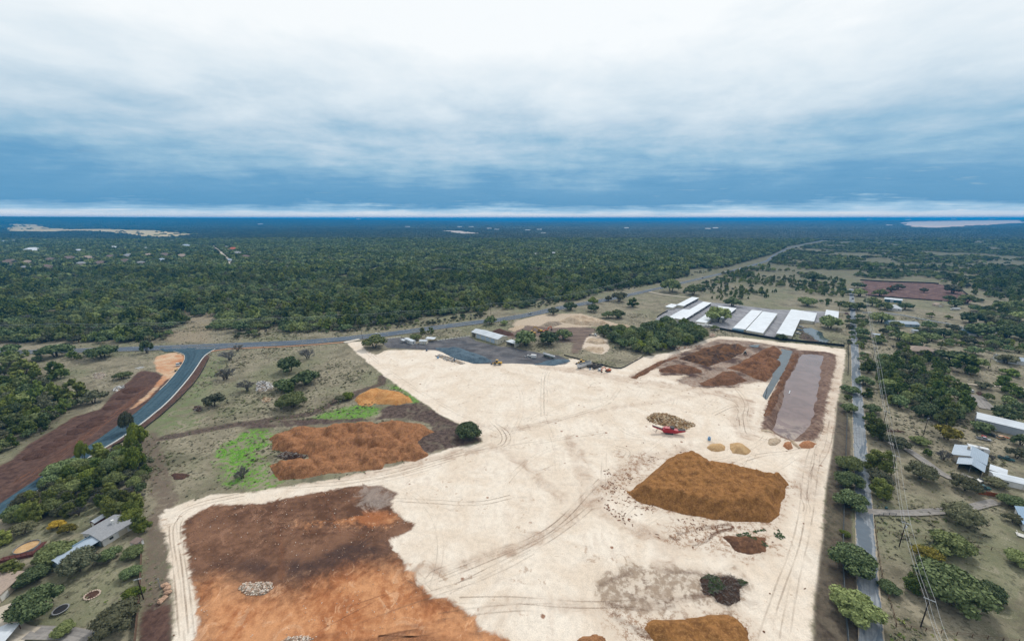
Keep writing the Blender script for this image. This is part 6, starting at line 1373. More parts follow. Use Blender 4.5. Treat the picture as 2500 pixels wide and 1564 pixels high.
# --- woods filled tree by tree
KEEP_OFF = []        # (points, clearance) of roads, set below by the road builder too
def scatter(poly, spacing, n_max=100000, gap=None, seed=1, clear=0.8):
    xs = [p[0] for p in poly]; ys = [p[1] for p in poly]
    r = np.random.default_rng(seed)
    X, Y = np.meshgrid(np.arange(min(xs), max(xs), spacing), np.arange(min(ys), max(ys), spacing * 0.9))
    X = X + (np.arange(X.shape[0]) % 2)[:, None] * spacing * 0.5
    X = (X + r.uniform(-.42, .42, X.shape) * spacing).ravel(); Y = (Y + r.uniform(-.42, .42, Y.shape) * spacing).ravel()
    k = inside(X, Y, poly)
    if gap is not None: k &= gap(X, Y)
    X, Y = X[k], Y[k]
    if TREES and len(X) < 6000:
        t = np.array(TREES); d = np.hypot(X[:, None] - t[:, 0], Y[:, None] - t[:, 1]) - t[:, 2] * clear
        k = d.min(1) > spacing * 0.25; X, Y = X[k], Y[k]
    return X[:n_max], Y[:n_max]
def fill(poly, spacing, rad, mixk, place, group, seed, gap=None, hk=1.0):
    """mixk: species -> share; label says the species and the place, true for every tree of the group"""
    X, Y = scatter(poly, spacing, gap=gap, seed=seed); r = random.Random(seed)
    ks = list(mixk)
    for x, y in zip(X, Y):
        k = r.choices(ks, [mixk[q] for q in ks])[0]; q = r.uniform(*rad) * {'juniper': 0.8, 'shrub': 0.55, 'bare': 0.85}.get(k, 1)
        bulk(x, y, q, k, place, q * hk * r.uniform(0.9, 1.2) * (1.15 if k == 'juniper' else 1.0))
fill(PL(5, [(0, 400), (0, 1150), (90, 1130), (280, 960), (480, 850), (690, 720), (760, 690), (620, 600), (500, 520), (380, 470)]), 6.6, (3.4, 5.8), {'oak': 4, 'juniper': 5, 'olive': 1.5, 'bare': 0.6, 'lime': 0.7},
     'wood beside the brown verge', '', 21)
fill(PL(5, [(-500, 260), (0, 260), (400, 320), (380, 470), (0, 420), (-500, 420)]), 9, (2.8, 5.4), {'oak': 3, 'juniper': 3, 'bare': 0.7, 'olive': 1}, 'tan clearing below the highway', '', 22)
fill(PL(5, [(-600, 420), (0, 400), (0, 1150), (-300, 1300), (-600, 1400)]), 7.0, (3.2, 5.6), {'oak': 4, 'juniper': 5, 'olive': 1}, 'wood at the picture edge', '', 23)
fill(PL(9, [(120, 300), (240, 190), (460, 30), (660, -80), (960, -260), (1340, -400), (1380, -200), (1420, 250), (1430, 470), (1330, 560), (1200, 480), (1080, 350), (930, 300), (820, 330), (640, 340), (400, 380), (120, 430)]),
     5.2, (2.4, 4.6), {'oak': 3.4, 'juniper': 5, 'olive': 1.4, 'bare': 1.0, 'lime': 0.8}, 'thicket behind the grey-roofed house', '', 24, hk=1.0)
fill(PL(9, [(1340, 560), (1430, 480), (1400, 700), (1370, 1000), (1340, 1000)]), 5, (1.2, 2.2), {'oak': 2, 'shrub': 2}, 'bushes along the plank fence', '', 25)
fill(PL(3, [(830, 1190), (1150, 1200), (1420, 1110), (1700, 1160), (1860, 1230), (1840, 1300), (1540, 1345)]) + PL(7, [(1530, 140), (1280, 185), (1100, 150), (900, 70), (840, 10)]), 10.0, (5.0, 7.5), {'oak': 8, 'lime': 0.6},
     'grove behind the pale pad', '', 26)
fill(PL(8, [(1000, 240), (1300, 200), (1640, 180), (1700, 400), (1750, 480), (1950, 600), (1960, 740), (1800, 780), (1740, 870), (1480, 830), (1350, 700), (1110, 660), (1080, 520), (1010, 350)]), 7.6, (3.4, 5.6), {'oak': 4, 'juniper': 5, 'olive': 0.8},
     'dense wood across the lane', '', 27)
fill(PL(8, [(860, 20), (930, 60), (960, 330), (900, 330), (860, 250)]), 8, (2.4, 3.6), {'oak': 2, 'olive': 1.5, 'juniper': 1}, 'strip between lane and power poles', '', 28)
fill(PL(4, [(830, 1090), (930, 1100), (950, 1340), (850, 1354)]), 9, (2.6, 4.0), {'oak': 3, 'juniper': 2}, 'trees opposite the storage sheds', '', 29)
fill(PL(4, [(740, 1080), (790, 1050), (790, 1354), (760, 1354)]), 9, (2.0, 3.2), {'oak': 3, 'olive': 2}, 'verge between lane and storage sheds', '', 30)
fill(PL(4, [(2000, 1000), (2500, 960), (2700, 1400), (2050, 1400)]), 10.5, (3.2, 5.6), {'oak': 4, 'olive': 2, 'juniper': 1}, 'yards at the far picture edge', '', 31)
fill(PL(8, [(1150, 690), (1330, 720), (1450, 850), (1100, 880)]), 9, (0.8, 1.6), {'bare': 1, 'shrub': 1}, 'brush under the power lines', '', 32)
_hl = PL(5, [(-900, 100), (0, 78), (700, 68), (1200, 62), (1420, 56)])
fill(_hl + [(x, y + 34) for x, y in _hl[::-1]], 8.5, (3.4, 5.8), {'oak': 4, 'juniper': 2, 'olive': 2}, 'trees beyond the highway junction', '', 36)
fill(PL(5, [(-700, 175), (0, 172), (420, 168), (900, 175), (800, 240), (300, 240), (-700, 260)]), 10, (3.0, 5.4), {'oak': 4, 'juniper': 2, 'olive': 1}, 'roadside strip below the highway', '', 37)
fill(PL(8, [(1450, -40), (2417, -40), (2600, 190), (2060, 170), (1650, 90)]), 15, (2.6, 5.0), {'oak': 3, 'olive': 2, 'juniper': 1}, 'lawn behind the hip-roofed house', '', 38)
fill(PL(4, [(1000, 1190), (1700, 1230), (2000, 1280), (1900, 1354), (1300, 1354), (1100, 1250)]), 13, (2.8, 5.0), {'oak': 3, 'olive': 2}, 'trees below the side road', '', 39)
fill(PL(8, [(2050, 560), (2417, 480), (2600, 900), (2300, 1000), (2120, 760)]), 16, (2.4, 4.6), {'oak': 3, 'juniper': 2}, 'yard round the grey barn', '', 40)
# dry pasture with scattered trees
def patchy(seed, scale, thr):
    return lambda X, Y: fbm(X, Y, scale, 3, seed) > thr
PASTURE = PL(3, [(1560, 830), (1750, 770), (1900, 720), (2100, 700), (2417, 700)]) + PL(4, [(250, 680), (720, 700), (720, 960), (200, 950), (0, 940)]) + PL(3, [(2200, 930), (1800, 880)])
fill(PASTURE, 11.5, (1.8, 5.0), {'juniper': 5, 'oak': 3, 'olive': 0.5}, 'dry pasture behind the sheds', '', 33, gap=patchy(4, 60, -0.14))
HW_FRONT = PL(5, [(0, 60), (1200, 60), (1450, 50), (2417, 20)]) + PL(2, [(200, 1235), (900, 1200), (1500, 1165), (2000, 1090), (2417, 1040)]) + PL(3, [(200, 985), (600, 900), (850, 855), (1300, 760), (1700, 670), (1950, 610)])
fill(HW_FRONT + [(x, y + 26) for x, y in HW_FRONT[::-1]], 7, (1.6, 3.6), {'olive': 3, 'shrub': 4, 'oak': 1, 'bare': 2}, 'scrub strip beyond the highway', '', 34, gap=patchy(9, 40, -0.22))

# ------------------------------------------------------------------ the forest beyond the highway
FOREST_EDGE = PL(5, [(-700, 70), (0, 60), (1200, 50), (1440, 30), (1490, -30), (1780, -110), (1690, -230), (1760, -260), (1830, -150), (2000, -230), (2060, -150), (1960, -60), (2417, -40)]) \
    + PL(2, [(100, 1180), (220, 1140), (300, 1220), (850, 1190), (940, 1150), (1200, 1130), (1480, 1110), (1640, 1050), (1800, 1050), (2080, 1010), (2150, 1020), (2260, 960), (2417, 1000)]) \
    + PL(3, [(150, 980), (240, 900), (500, 920), (700, 880), (900, 810), (1250, 760), (1600, 690), (1700, 650), (1640, 610), (1800, 600), (2000, 600), (2120, 560), (2417, 480)])
FOREST = FOREST_EDGE + PL(4, [(40, 470), (110, 430), (200, 390), (500, 330), (560, 250)]) + [(2600, 9000), (-9000, 9000), (-9000, 700)]
SCRUB = PL(4, [(0, 560), (110, 470), (260, 410), (600, 330), (1100, 330), (2417, 330), (2700, 400), (3200, 900), (2600, 960), (1990, 980), (1960, 880), (1700, 740), (870, 690), (720, 690), (250, 670), (0, 690)]) + PL(3, [(2200, 690), (1900, 720), (2000, 660)])
EAST = PL(4, [(600, 330), (640, 250), (700, 236), (2900, 236), (3400, 330)])
TOWN = PL(1, [(-60, 350), (600, 350), (1100, 400), (1900, 350), (2300, 430), (2400, 520), (1800, 560), (1100, 590), (620, 660), (0, 690)])
CLEAR = [Z['far'], Z['far_b'], Z['far_c'], PL(1, [(1960, 360), (2010, 370), (2200, 540), (2210, 590), (2140, 590), (2130, 530)]), PL(1, [(545, 575), (580, 575), (610, 640), (570, 640)])]
def not_clear(X, Y):
    k = np.ones(X.shape, bool)
    for c in CLEAR: k &= ~inside(X, Y, c)
    return k
pts = []          # x, y, radius, height, species index (stuff)
near_forest = []
def plant(poly, ymin, ymax, spacing, rad, seed, thr=None, scale=60, lod=1, wide=1.35):
    r = np.random.default_rng(seed)
    x0 = max(min(p[0] for p in poly), -wide * ymax); x1 = min(max(p[0] for p in poly), wide * ymax)
    y0 = max(min(p[1] for p in poly), ymin); y1 = min(max(p[1] for p in poly), ymax)
    box = [(x0, y0), (x1, y0), (x1, y1), (x0, y1)]
    X, Y = scatter(box, spacing, gap=lambda a, b: inside(a, b, poly) & (np.abs(a) < wide * b + 60) & not_clear(a, b), seed=seed)
    if thr is not None: k = fbm(X, Y, scale, 4, seed) > thr; X, Y = X[k], Y[k]
    q = r.uniform(rad[0], rad[1], len(X)); hh = q * r.uniform(0.75, 1.15, len(X))
    patch = fbm(X, Y, 90, 3, 77); sp = np.where(r.random(len(X)) < np.clip(0.28 + patch * 1.1, 0.03, 0.85), 1, 0); sp[r.random(len(X)) < 0.09] = 2; sp[r.random(len(X)) < 0.018] = 3
    return X, Y, q, hh, sp
a = plant(FOREST, 340, 900, 8.4, (3.6, 7.4), 1, -0.5, 45)
b = plant(FOREST, 900, 2400, 9.6, (4.8, 8.4), 2, -0.55, 110)
s_ = plant(SCRUB, 400, 2400, 11.0, (3.0, 6.4), 3, -0.06, 70)
TR = np.array(TREES)
def thin(A, extra):
    k = np.ones(len(A[0]), bool)
    for x, y, q in TR: k &= np.hypot(A[0] - x, A[1] - y) > q * 0.8
    for pl_, clr in extra: k &= seg_dist(A[0], A[1], pl_) > clr
    return [v[k] for v in A]
HIGHWAY_CLEAR = (HIGHWAY, 10.0); HIGHWAY_FAR = (HIGHWAY, 4.5)
a = thin(a, [HIGHWAY_CLEAR] ); s_ = thin(s_, [HIGHWAY_FAR, (LANE, 7.0)])
k = ~inside(s_[0], s_[1], Z['plum']); s_ = [v[k] for v in s_]
b = thin(b, [HIGHWAY_FAR])
k = ~(inside(b[0], b[1], TOWN) & (nrg.random(len(b[0])) < 0.30)); b = [v[k] for v in b]
# houses of the subdivision keep a little room in front of them
for hx, hy in HOUSES_FAR:
    k = ~((np.abs(b[0] - hx * b[1] / hy) < 13) & (b[1] < hy + 14) & (b[1] > hy - 60)); b = [v[k] for v in b]
e_ = plant(EAST, 1500, 2600, 8.5, (4, 6.6), 6, -0.5, 160)
# the trees that show largest stand singly, up to the limit of each kind; the others join the forest
KINDS = ('oak', 'juniper', 'olive', 'bare')
def offer(A, place, n):
    o_ = np.argsort(A[1] + np.abs(A[0]) * 0.12)[:n]; k = np.ones(len(A[0]), bool); k[o_] = False
    for i in o_: bulk(A[0][i], A[1][i], A[2][i] * (0.85 if A[4][i] == 1 else 1), KINDS[A[4][i]], place, A[3][i] * (1.2 if A[4][i] == 1 else 1.0))
    return [v[k] for v in A]
a = offer(a, 'forest edge beyond the highway', 300)
s_ = offer(s_, 'scrub beyond the pasture', 160)
have = {}
for o in COL.objects:
    if o.type == 'EMPTY' and o.get('category') in ('tree', 'shrub'): k = o.name.split('.')[0]; have[k] = have.get(k, 0) + 1
BULK.sort(key=lambda q: -q[2] / math.hypot(q[0], q[1], CAM_H))
single = {}; rest = []
for q in BULK:
    k = NAME[q[3]]
    if have.get(k, 0) < 285: have[k] = have.get(k, 0) + 1; single.setdefault((q[4], q[3]), []).append(q)
    else: rest.append(q)
TENS = ['', 'twenty', 'thirty', 'forty']
ONES = ['', 'first', 'second', 'third', 'fourth', 'fifth', 'sixth', 'seventh', 'eighth', 'ninth', 'tenth', 'eleventh', 'twelfth', 'thirteenth', 'fourteenth', 'fifteenth', 'sixteenth', 'seventeenth', 'eighteenth', 'nineteenth']
def nth(n):
    if n < 20: return ONES[n]
    return {20: 'twentieth', 30: 'thirtieth', 40: 'fortieth'}.get(n) or TENS[n // 10 - 1] + '-' + ONES[n % 10]
LBL = {'oak': 'dark oak', 'juniper': 'green juniper', 'olive': 'grey-olive elm', 'bare': 'bare tree', 'lime': 'yellow-green elm', 'shrub': 'low shrub', 'yellow': 'yellowing tree'}
for (pl_, k), qs in single.items():
    qs.sort(key=lambda q: q[1]); per = max(6, int(math.ceil(len(qs) / 15))); nrow = int(math.ceil(len(qs) / per))
    for ri in range(nrow):
        row = sorted(qs[ri * per:(ri + 1) * per], key=lambda q: q[0] / q[1])
        for ci_, q in enumerate(row):
            rn = 'front' if ri == 0 else nth(ri + 1)
            lb = '%s %s from the left, %s row of the %s' % (nth(ci_ + 1), LBL[k], rn, pl_) if len(row) > 1 else 'only %s in the %s row of the %s' % (LBL[k], rn, pl_)
            tree(q[0], q[1], q[2], k, lb, pl_ + ', ' + LBL[k], q[5], 1 if q[1] > 300 else None)
# far wood: patches of many crowns
def clump_mesh(name, seed, n, leaf):
    r = np.random.default_rng(seed); mb = MB(); tt = []
    for i in range(n):
        x, y = r.uniform(-1, 1, 2); q = r.uniform(0.12, 0.22); b0 = len(mb.v)
        mb.ball((x, y, 0.10 + r.uniform(0, 0.07)), q, 6, 4, (1, 1, 0.8), int(r.integers(9999)), 0.2); tt += [r.uniform(0.0, 0.8)] * (len(mb.v) - b0)
    me = mb.mesh(name); at_ = me.attributes.new('tint', 'FLOAT', 'POINT'); at_.data.foreach_set('value', np.array(tt, np.float32)); return set_mat(me, LEAF[leaf])
protos = bpy.data.collections.new('forest_trees')
def proto(i, me): o = bpy.data.objects.new('p%02d' % i, me); protos.objects.link(o)
proto(0, CROWN['oak', 1][0]); proto(1, CROWN['juniper', 1][0]); proto(2, CROWN['olive', 1][0]); proto(3, CROWN['bare', 1][0]); proto(4, CROWN['oak', 1][1]); proto(5, CROWN['juniper', 1][1])
lowres = [set_mat(crown_mesh('far_crown', 90 + i, 7, 90, 0.21, 'oak'), LEAF[l]) for i, l in enumerate(('oak', 'juniper', 'olive', 'oak'))]
for i, me in enumerate(lowres): proto(6 + i, me)
for i in range(3): proto(10 + i, clump_mesh('far_wood', 30 + i, 34, 'far'))
rows = []
def rows_from(A, table):
    for x, y, q, hh, sp, u in zip(*A, nrg.random(len(A[0]))):
        ch = table[sp]; rows.append((x, y, q, hh * (1.15 if sp == 1 else 1), ch[int(u * len(ch))]))
rows_from(a, {0: (0, 4), 1: (1, 5), 2: (2,), 3: (3,)})
NEARS = {0: (0, 4), 1: (1, 5), 2: (2,), 3: (3,)}; FARS = {0: (6, 9), 1: (7,), 2: (8,), 3: (8,)}
m_ = s_[1] < 1000; rows_from([v[m_] for v in s_], NEARS); rows_from([v[~m_] for v in s_], FARS)
rows_from(b, FARS); rows_from(e_, FARS)
for q in rest: rows.append((q[0], q[1], q[2], q[5], {'oak': 4, 'juniper': 1, 'olive': 2, 'bare': 3, 'lime': 2, 'shrub': 5, 'yellow': 2}[q[3]]))
fr_ = np.random.default_rng(3); _f = np.array(Z['far']); _x = fr_.uniform(_f[:, 0].min(), _f[:, 0].max(), 900); _y = fr_.uniform(_f[:, 1].min(), _f[:, 1].max(), 900)
_k = inside(_x, _y, Z['far']) & (fbm(_x, _y, 500, 3, 8) > 0.05)
for x, y in zip(_x[_k][:160], _y[_k][:160]): rows.append((x, y, fr_.uniform(9, 20), fr_.uniform(7, 11), 6))
FARW = [(-14000, 2350), (14000, 2350), (14000, 11500), (-14000, 11500)]
for (y0, y1, sp, rr_) in ((2350, 4500, 62, (38, 52)), (4500, 11500, 120, (75, 110))):
    A = plant(FARW, y0, y1, sp, rr_, int(y0), -0.72, 400)
    for x, y, q, hh, k2, u in zip(*A, nrg.random(len(A[0]))): rows.append((x, y, q, 32.0, 10 + int(u * 3)))
ng = bpy.data.node_groups.new('forest_scatter', 'GeometryNodeTree')
ng.interface.new_socket('Geometry', in_out='INPUT', socket_type='NodeSocketGeometry'); ng.interface.new_socket('Geometry', in_out='OUTPUT', socket_type='NodeSocketGeometry')
gi = ng.nodes.new('NodeGroupInput'); go = ng.nodes.new('NodeGroupOutput'); iop = ng.nodes.new('GeometryNodeInstanceOnPoints'); ci = ng.nodes.new('GeometryNodeCollectionInfo')
ci.inputs['Collection'].default_value = protos; ci.inputs['Separate Children'].default_value = True; ci.inputs['Reset Children'].default_value = True
def named(n, t):
    q = ng.nodes.new('GeometryNodeInputNamedAttribute'); q.data_type = t; q.inputs[0].default_value = n; return q.outputs[0]
lk = ng.links.new
lk(gi.outputs[0], iop.inputs['Points']); lk(ci.outputs[0], iop.inputs['Instance']); iop.inputs['Pick Instance'].default_value = True
lk(named('pick', 'INT'), iop.inputs['Instance Index']); lk(named('rot', 'FLOAT_VECTOR'), iop.inputs['Rotation']); lk(named('scl', 'FLOAT_VECTOR'), iop.inputs['Scale']); lk(iop.outputs[0], go.inputs[0])
def scattered(name, label, rows):
    me = bpy.data.meshes.new(name); me.vertices.add(len(rows))
    co = np.stack([rows[:, 0], rows[:, 1], ground_z(rows[:, 0], rows[:, 1])], -1); me.vertices.foreach_set('co', co.astype(np.float32).ravel())
    for nm, typ, dat in (('scl', 'FLOAT_VECTOR', np.stack([rows[:, 2], rows[:, 2], rows[:, 3]], -1)), ('rot', 'FLOAT_VECTOR', np.stack([0 * rows[:, 0], 0 * rows[:, 0], nrg.uniform(0, 6.28, len(rows))], -1))):
        at_ = me.attributes.new(nm, typ, 'POINT'); at_.data.foreach_set('vector', dat.astype(np.float32).ravel())
    at_ = me.attributes.new('pick', 'INT', 'POINT'); at_.data.foreach_set('value', rows[:, 4].astype(np.int32))
    o = link(name, me); md = o.modifiers.new('scatter', 'NODES'); md.node_group = ng; return tag(o, label, None, None, 'stuff')
rows = np.array(rows)
# tufts of rough grass and low brush on the open ground
proto(13, set_mat(crown_mesh('grass_tuft', 70, 3, 26, 0.30, 'shrub', False), LEAF['straw'])); proto(14, set_mat(crown_mesh('green_tuft', 71, 3, 26, 0.30, 'shrub', False), LEAF['olive'])); proto(15, set_mat(crown_mesh('brush_tuft', 72, 4, 40, 0.22, 'shrub', False), LEAF['juniper']))
gr = np.random.default_rng(17); n_ = 90000
X = gr.uniform(-420, 520, n_); Y = 80 + 420 * gr.random(n_) ** 1.3; k = np.abs(X) < 1.36 * Y + 12
X, Y = X[k], Y[k]
jj = np.clip(np.searchsorted(gx, X), 0, len(gx) - 1); ii = np.clip(np.searchsorted(gy, Y), 0, len(gy) - 1); k = np.ones(len(X), bool)
for zk in ('pad', 'red', 'strip', 'brown', 'brown_b', 'brown_c', 'tan', 'bank', 'compost', 'gravel', 'yard', 'machine', 'lime', 'lime_b', 'plum', 'tri'): k &= ATT[zk][ii, jj] < -0.8
k &= (seg_dist(X, Y, LANE) > 4.2) & (seg_dist(X, Y, HIGHWAY) > 9.5) & ~inside(X, Y, [tuple(q) for q in EL] + [tuple(q) for q in ER[::-1]])
dens = fbm(X, Y, 26, 4, 31); k &= dens > gr.uniform(-0.5, 0.35, len(X))
X, Y, dens = X[k], Y[k], dens[k]; q_ = gr.uniform(0.25, 0.85, len(X)) * (0.8 + 0.5 * (dens > 0.2)); pk = gr.choice([13, 13, 13, 14, 14, 15], len(X))
scattered('rough_grass', 'rough grass tufts and low brush on the open ground', np.stack([X, Y, q_, q_ * gr.uniform(0.4, 0.8, len(X)), pk], -1))
forest = scattered('forest', 'dense green forest spreading from behind the highway to the horizon', rows)
print('forest points', len(rows), 'single trees', n_tree)

# ------------------------------------------------------------------ vehicles and machines
RUB = mat('rubber', (0.022, 0.022, 0.023), 0.85, 0.2, 3)
RIM = mat('wheel_rim', S(150, 152, 154), 0.45, 0.1, 3)
STEEL = mat('dark_steel', S(74, 72, 72), 0.7, 0.25, 2)
PAINT = {k: mat('paint_' + k, S(*c), 0.32, 0.07, 1.2, 0.0, 0.5, None, 0.1) for k, c in {'white': (236, 238, 240), 'silver': (176, 180, 186), 'red': (190, 34, 42), 'blue': (60, 88, 124), 'black': (40, 42, 46), 'green': (34, 84, 64), 'orange': (232, 112, 44),
         'yellow': (226, 176, 52), 'tan': (196, 164, 126), 'teal': (44, 92, 98), 'crimson': (186, 16, 44), 'maroon': (120, 40, 44), 'sky': (118, 170, 216)}.items()}
WHEEL = {}
def wheel_mesh(r, w_):
    k = (round(r, 2), round(w_, 2))
    if k not in WHEEL:
        b = MB(); b.tube((0, -w_ / 2, 0), (0, w_ / 2, 0), r, None, 14); t_ = b.mesh('tyre'); t_.materials.append(RUB)
        c = MB(); c.tube((0, -w_ / 2 - 0.015, 0), (0, w_ / 2 + 0.015, 0), r * 0.55, None, 10); q = c.mesh('rim'); q.materials.append(RIM); WHEEL[k] = (t_, q)
    return WHEEL[k]
def wheels(e, spots, r, w_):
    t_, q = wheel_mesh(r, w_)
    for x, y in spots:
        o = link('wheel', t_, None, e); o.location = (x, y, r); rim = link('rim', q, None, o)
def place(name, label, pos, head, cat, group=None, z=None): return empty(name, (pos[0], pos[1], (gz(*pos) if z is None else z) + 0.02), head, label, cat, group)
def car(label, pos, head, paint, kind='sedan', group=None, z=None):
    """nose along +x"""
    e = place({'sedan': 'car', 'suv': 'car', 'pickup': 'pickup_truck', 'van': 'van'}[kind], label, pos, head, {'pickup': 'truck', 'van': 'van'}.get(kind, 'car'), group, z); m = PAINT[paint]
    W = 0.92; b = MB()
    if kind == 'pickup':
        prof = [(-2.8, .45), (2.75, .45), (2.8, .95), (1.5, 1.08), (0.95, 1.12), (-0.55, 1.12), (-0.6, 1.2), (-2.8, 1.2)]
        cab = [(1.35, 1.1), (0.7, 1.78), (-0.45, 1.82), (-0.6, 1.12)]; L_ = 1.75
        MB().box(-2.7, -0.72, -0.78, 0.78, 1.21, 1.225).build('cargo_bed', M_DARKIN, e)
    elif kind == 'van':
        prof = [(-2.6, .4), (2.5, .4), (2.6, .95), (1.9, 1.2), (1.2, 2.1), (-2.55, 2.15)]; cab = [(1.75, 1.28), (1.25, 1.95), (0.3, 1.95), (0.3, 1.28)]; L_ = 1.65
    elif kind == 'suv':
        prof = [(-2.3, .4), (2.3, .4), (2.35, .9), (1.2, 1.05), (0.9, 1.1), (-2.2, 1.1)]; cab = [(1.1, 1.08), (0.4, 1.7), (-1.9, 1.72), (-2.25, 1.08)]; L_ = 1.45
    else:
        prof = [(-2.3, .35), (2.3, .35), (2.35, .75), (1.0, .92), (-1.6, .95), (-2.3, .9)]; cab = [(1.0, .9), (0.2, 1.42), (-1.0, 1.42), (-1.8, .92)]; L_ = 1.4
    b.extr(prof, 'y', -W, W); b.build('body', m, e)
    g = MB(); g.extr(cab, 'y', -W * .86, W * .86); gl = g.build('cabin_glass', GLASS, e)
    xs = sorted(cab, key=lambda p: p[1])[-2:]; x0, x1 = min(p[0] for p in xs), max(p[0] for p in xs); zt = max(p[1] for p in cab)
    MB().box(x0 - .05, x1 + .05, -W * .87, W * .87, zt - .02, zt + .05).build('cabin_roof', m, e)
    wheels(e, [(L_, W - .1), (L_, -W + .1), (-L_, W - .1), (-L_, -W + .1)], 0.38 if kind == 'pickup' else 0.33, 0.24)
    for y_ in (-0.62, 0.62): MB().box(prof[2][0] - .06, prof[2][0] + .03, y_ - .16, y_ + .16, prof[2][1] - .22, prof[2][1] - .06).build('headlight', RIM, e)
    return e
def tracks(e, L_, gap, w_, h, m=STEEL):
    for s in (-1, 1):
        b = MB(); y = s * gap
        b.extr([(-L_ / 2, h * .45), (-L_ / 2 + h * .3, 0), (L_ / 2 - h * .3, 0), (L_ / 2, h * .45), (L_ / 2 - h * .25, h), (-L_ / 2 + h * .25, h)], 'y', y - w_ / 2, y + w_ / 2); b.build('crawler_track', m, e)
def excavator(label, pos, head, paint, pose=0, k=1.0):
    e = place('excavator', label, pos, head, 'excavator'); e.scale = (k, k, k); m = PAINT[paint]
    tracks(e, 4.2, 1.15, 0.6, 0.9)
    MB().box(-0.9, 0.9, -0.9, 0.9, 0.5, 1.05).build('undercarriage', STEEL, e)
    b = MB(); b.extr([(-2.4, 1.1), (1.3, 1.1), (1.3, 1.55), (-0.4, 1.6), (-0.5, 2.1), (-2.2, 2.15), (-2.5, 1.7)], 'y', -1.3, 1.3); b.build('body', m, e)
    MB().box(-2.75, -2.2, -1.25, 1.25, 1.15, 1.95).build('counterweight', STEEL, e)
    c = MB(); c.extr([(-0.45, 1.56), (1.25, 1.56), (1.3, 2.2), (0.9, 2.9), (-0.45, 2.9)], 'y', 0.35, 1.28); cb = c.build('cab', m, e)
    MB().box(-0.2, 1.33, 0.5, 1.31, 1.95, 2.7).build('window', GLASS, cb)
    P0 = (1.1, -0.2, 1.7)
    P1, P2, P3 = ((3.6, -0.2, 4.4), (5.9, -0.2, 3.6), (6.2, -0.2, 1.0)) if pose == 0 else ((3.0, -0.2, 4.6), (5.6, -0.2, 4.9), (6.3, -0.2, 2.4))
    def beam(nm, a, bb, h0, h1, mm):
        a = Vector(a); bb = Vector(bb); d = (bb - a).normalized(); up = Vector((-d.z, 0, d.x)); q = MB()
        for_lo = []; 
        lo = [a - up * h0 + Vector((0, -.2, 0)), bb - up * h1 + Vector((0, -.2, 0)), bb - up * h1 + Vector((0, .2, 0)), a - up * h0 + Vector((0, .2, 0))]
        hi = [a + up * h0 + Vector((0, -.2, 0)), bb + up * h1 + Vector((0, -.2, 0)), bb + up * h1 + Vector((0, .2, 0)), a + up * h0 + Vector((0, .2, 0))]
        q.hexa(lo, hi); return q.build(nm, mm, e)
    bm = beam('boom', P0, P1, 0.28, 0.32, m); beam('boom', P1, P2, 0.32, 0.22, m); beam('stick', P2, P3, 0.22, 0.16, m)
    bk = MB(); x, _, z = P3; bk.extr([(x - .1, z + .2), (x + .5, z - .1), (x + .3, z - .9), (x - .5, z - 1.0), (x - .9, z - .4)], 'y', -0.8, 0.4); bk.build('bucket', STEEL, e)
    MB().tube((1.4, -0.2, 1.3), (2.6, -0.2, 3.0), 0.1, None, 6).build('hydraulic_ram', RIM, e)
    return e
def loader(label, pos, head, paint='yellow', k=1.0):
    e = place('wheel_loader', label, pos, head, 'loader'); e.scale = (k, k, k); m = PAINT[paint]
    b = MB(); b.extr([(-3.4, .8), (-0.6, .8), (-0.6, 1.9), (-3.1, 2.0), (-3.5, 1.5)], 'y', -0.95, 0.95); b.build('engine_body', m, e)
    MB().box(-0.55, 1.6, -0.7, 0.7, 0.7, 1.3).build('front_frame', m, e)
    c = MB(); c.extr([(-0.7, 1.92), (0.75, 1.32), (0.6, 3.2), (-0.7, 3.2)], 'y', -0.75, 0.75); cb = c.build('cab', GLASS, e); MB().box(-0.85, 0.75, -0.85, 0.85, 3.2, 3.32).build('roof', m, cb)
    for s in (-1, 1): MB().hexa([(0.8, s * .55 - .1, 1.1), (3.2, s * .55 - .1, 0.5), (3.2, s * .55 + .1, 0.5), (0.8, s * .55 + .1, 1.1)], [(0.8, s * .55 - .1, 1.5), (3.2, s * .55 - .1, 0.85), (3.2, s * .55 + .1, 0.85), (0.8, s * .55 + .1, 1.5)]).build('lift_arm', m, e)
    k_ = MB(); k_.extr([(3.1, 1.1), (3.2, .15), (4.4, .1), (3.5, .4)], 'y', -1.35, 1.35); k_.build('bucket', STEEL, e)
    wheels(e, [(1.4, 1.0), (1.4, -1.0), (-2.0, 1.0), (-2.0, -1.0)], 0.78, 0.6); return e
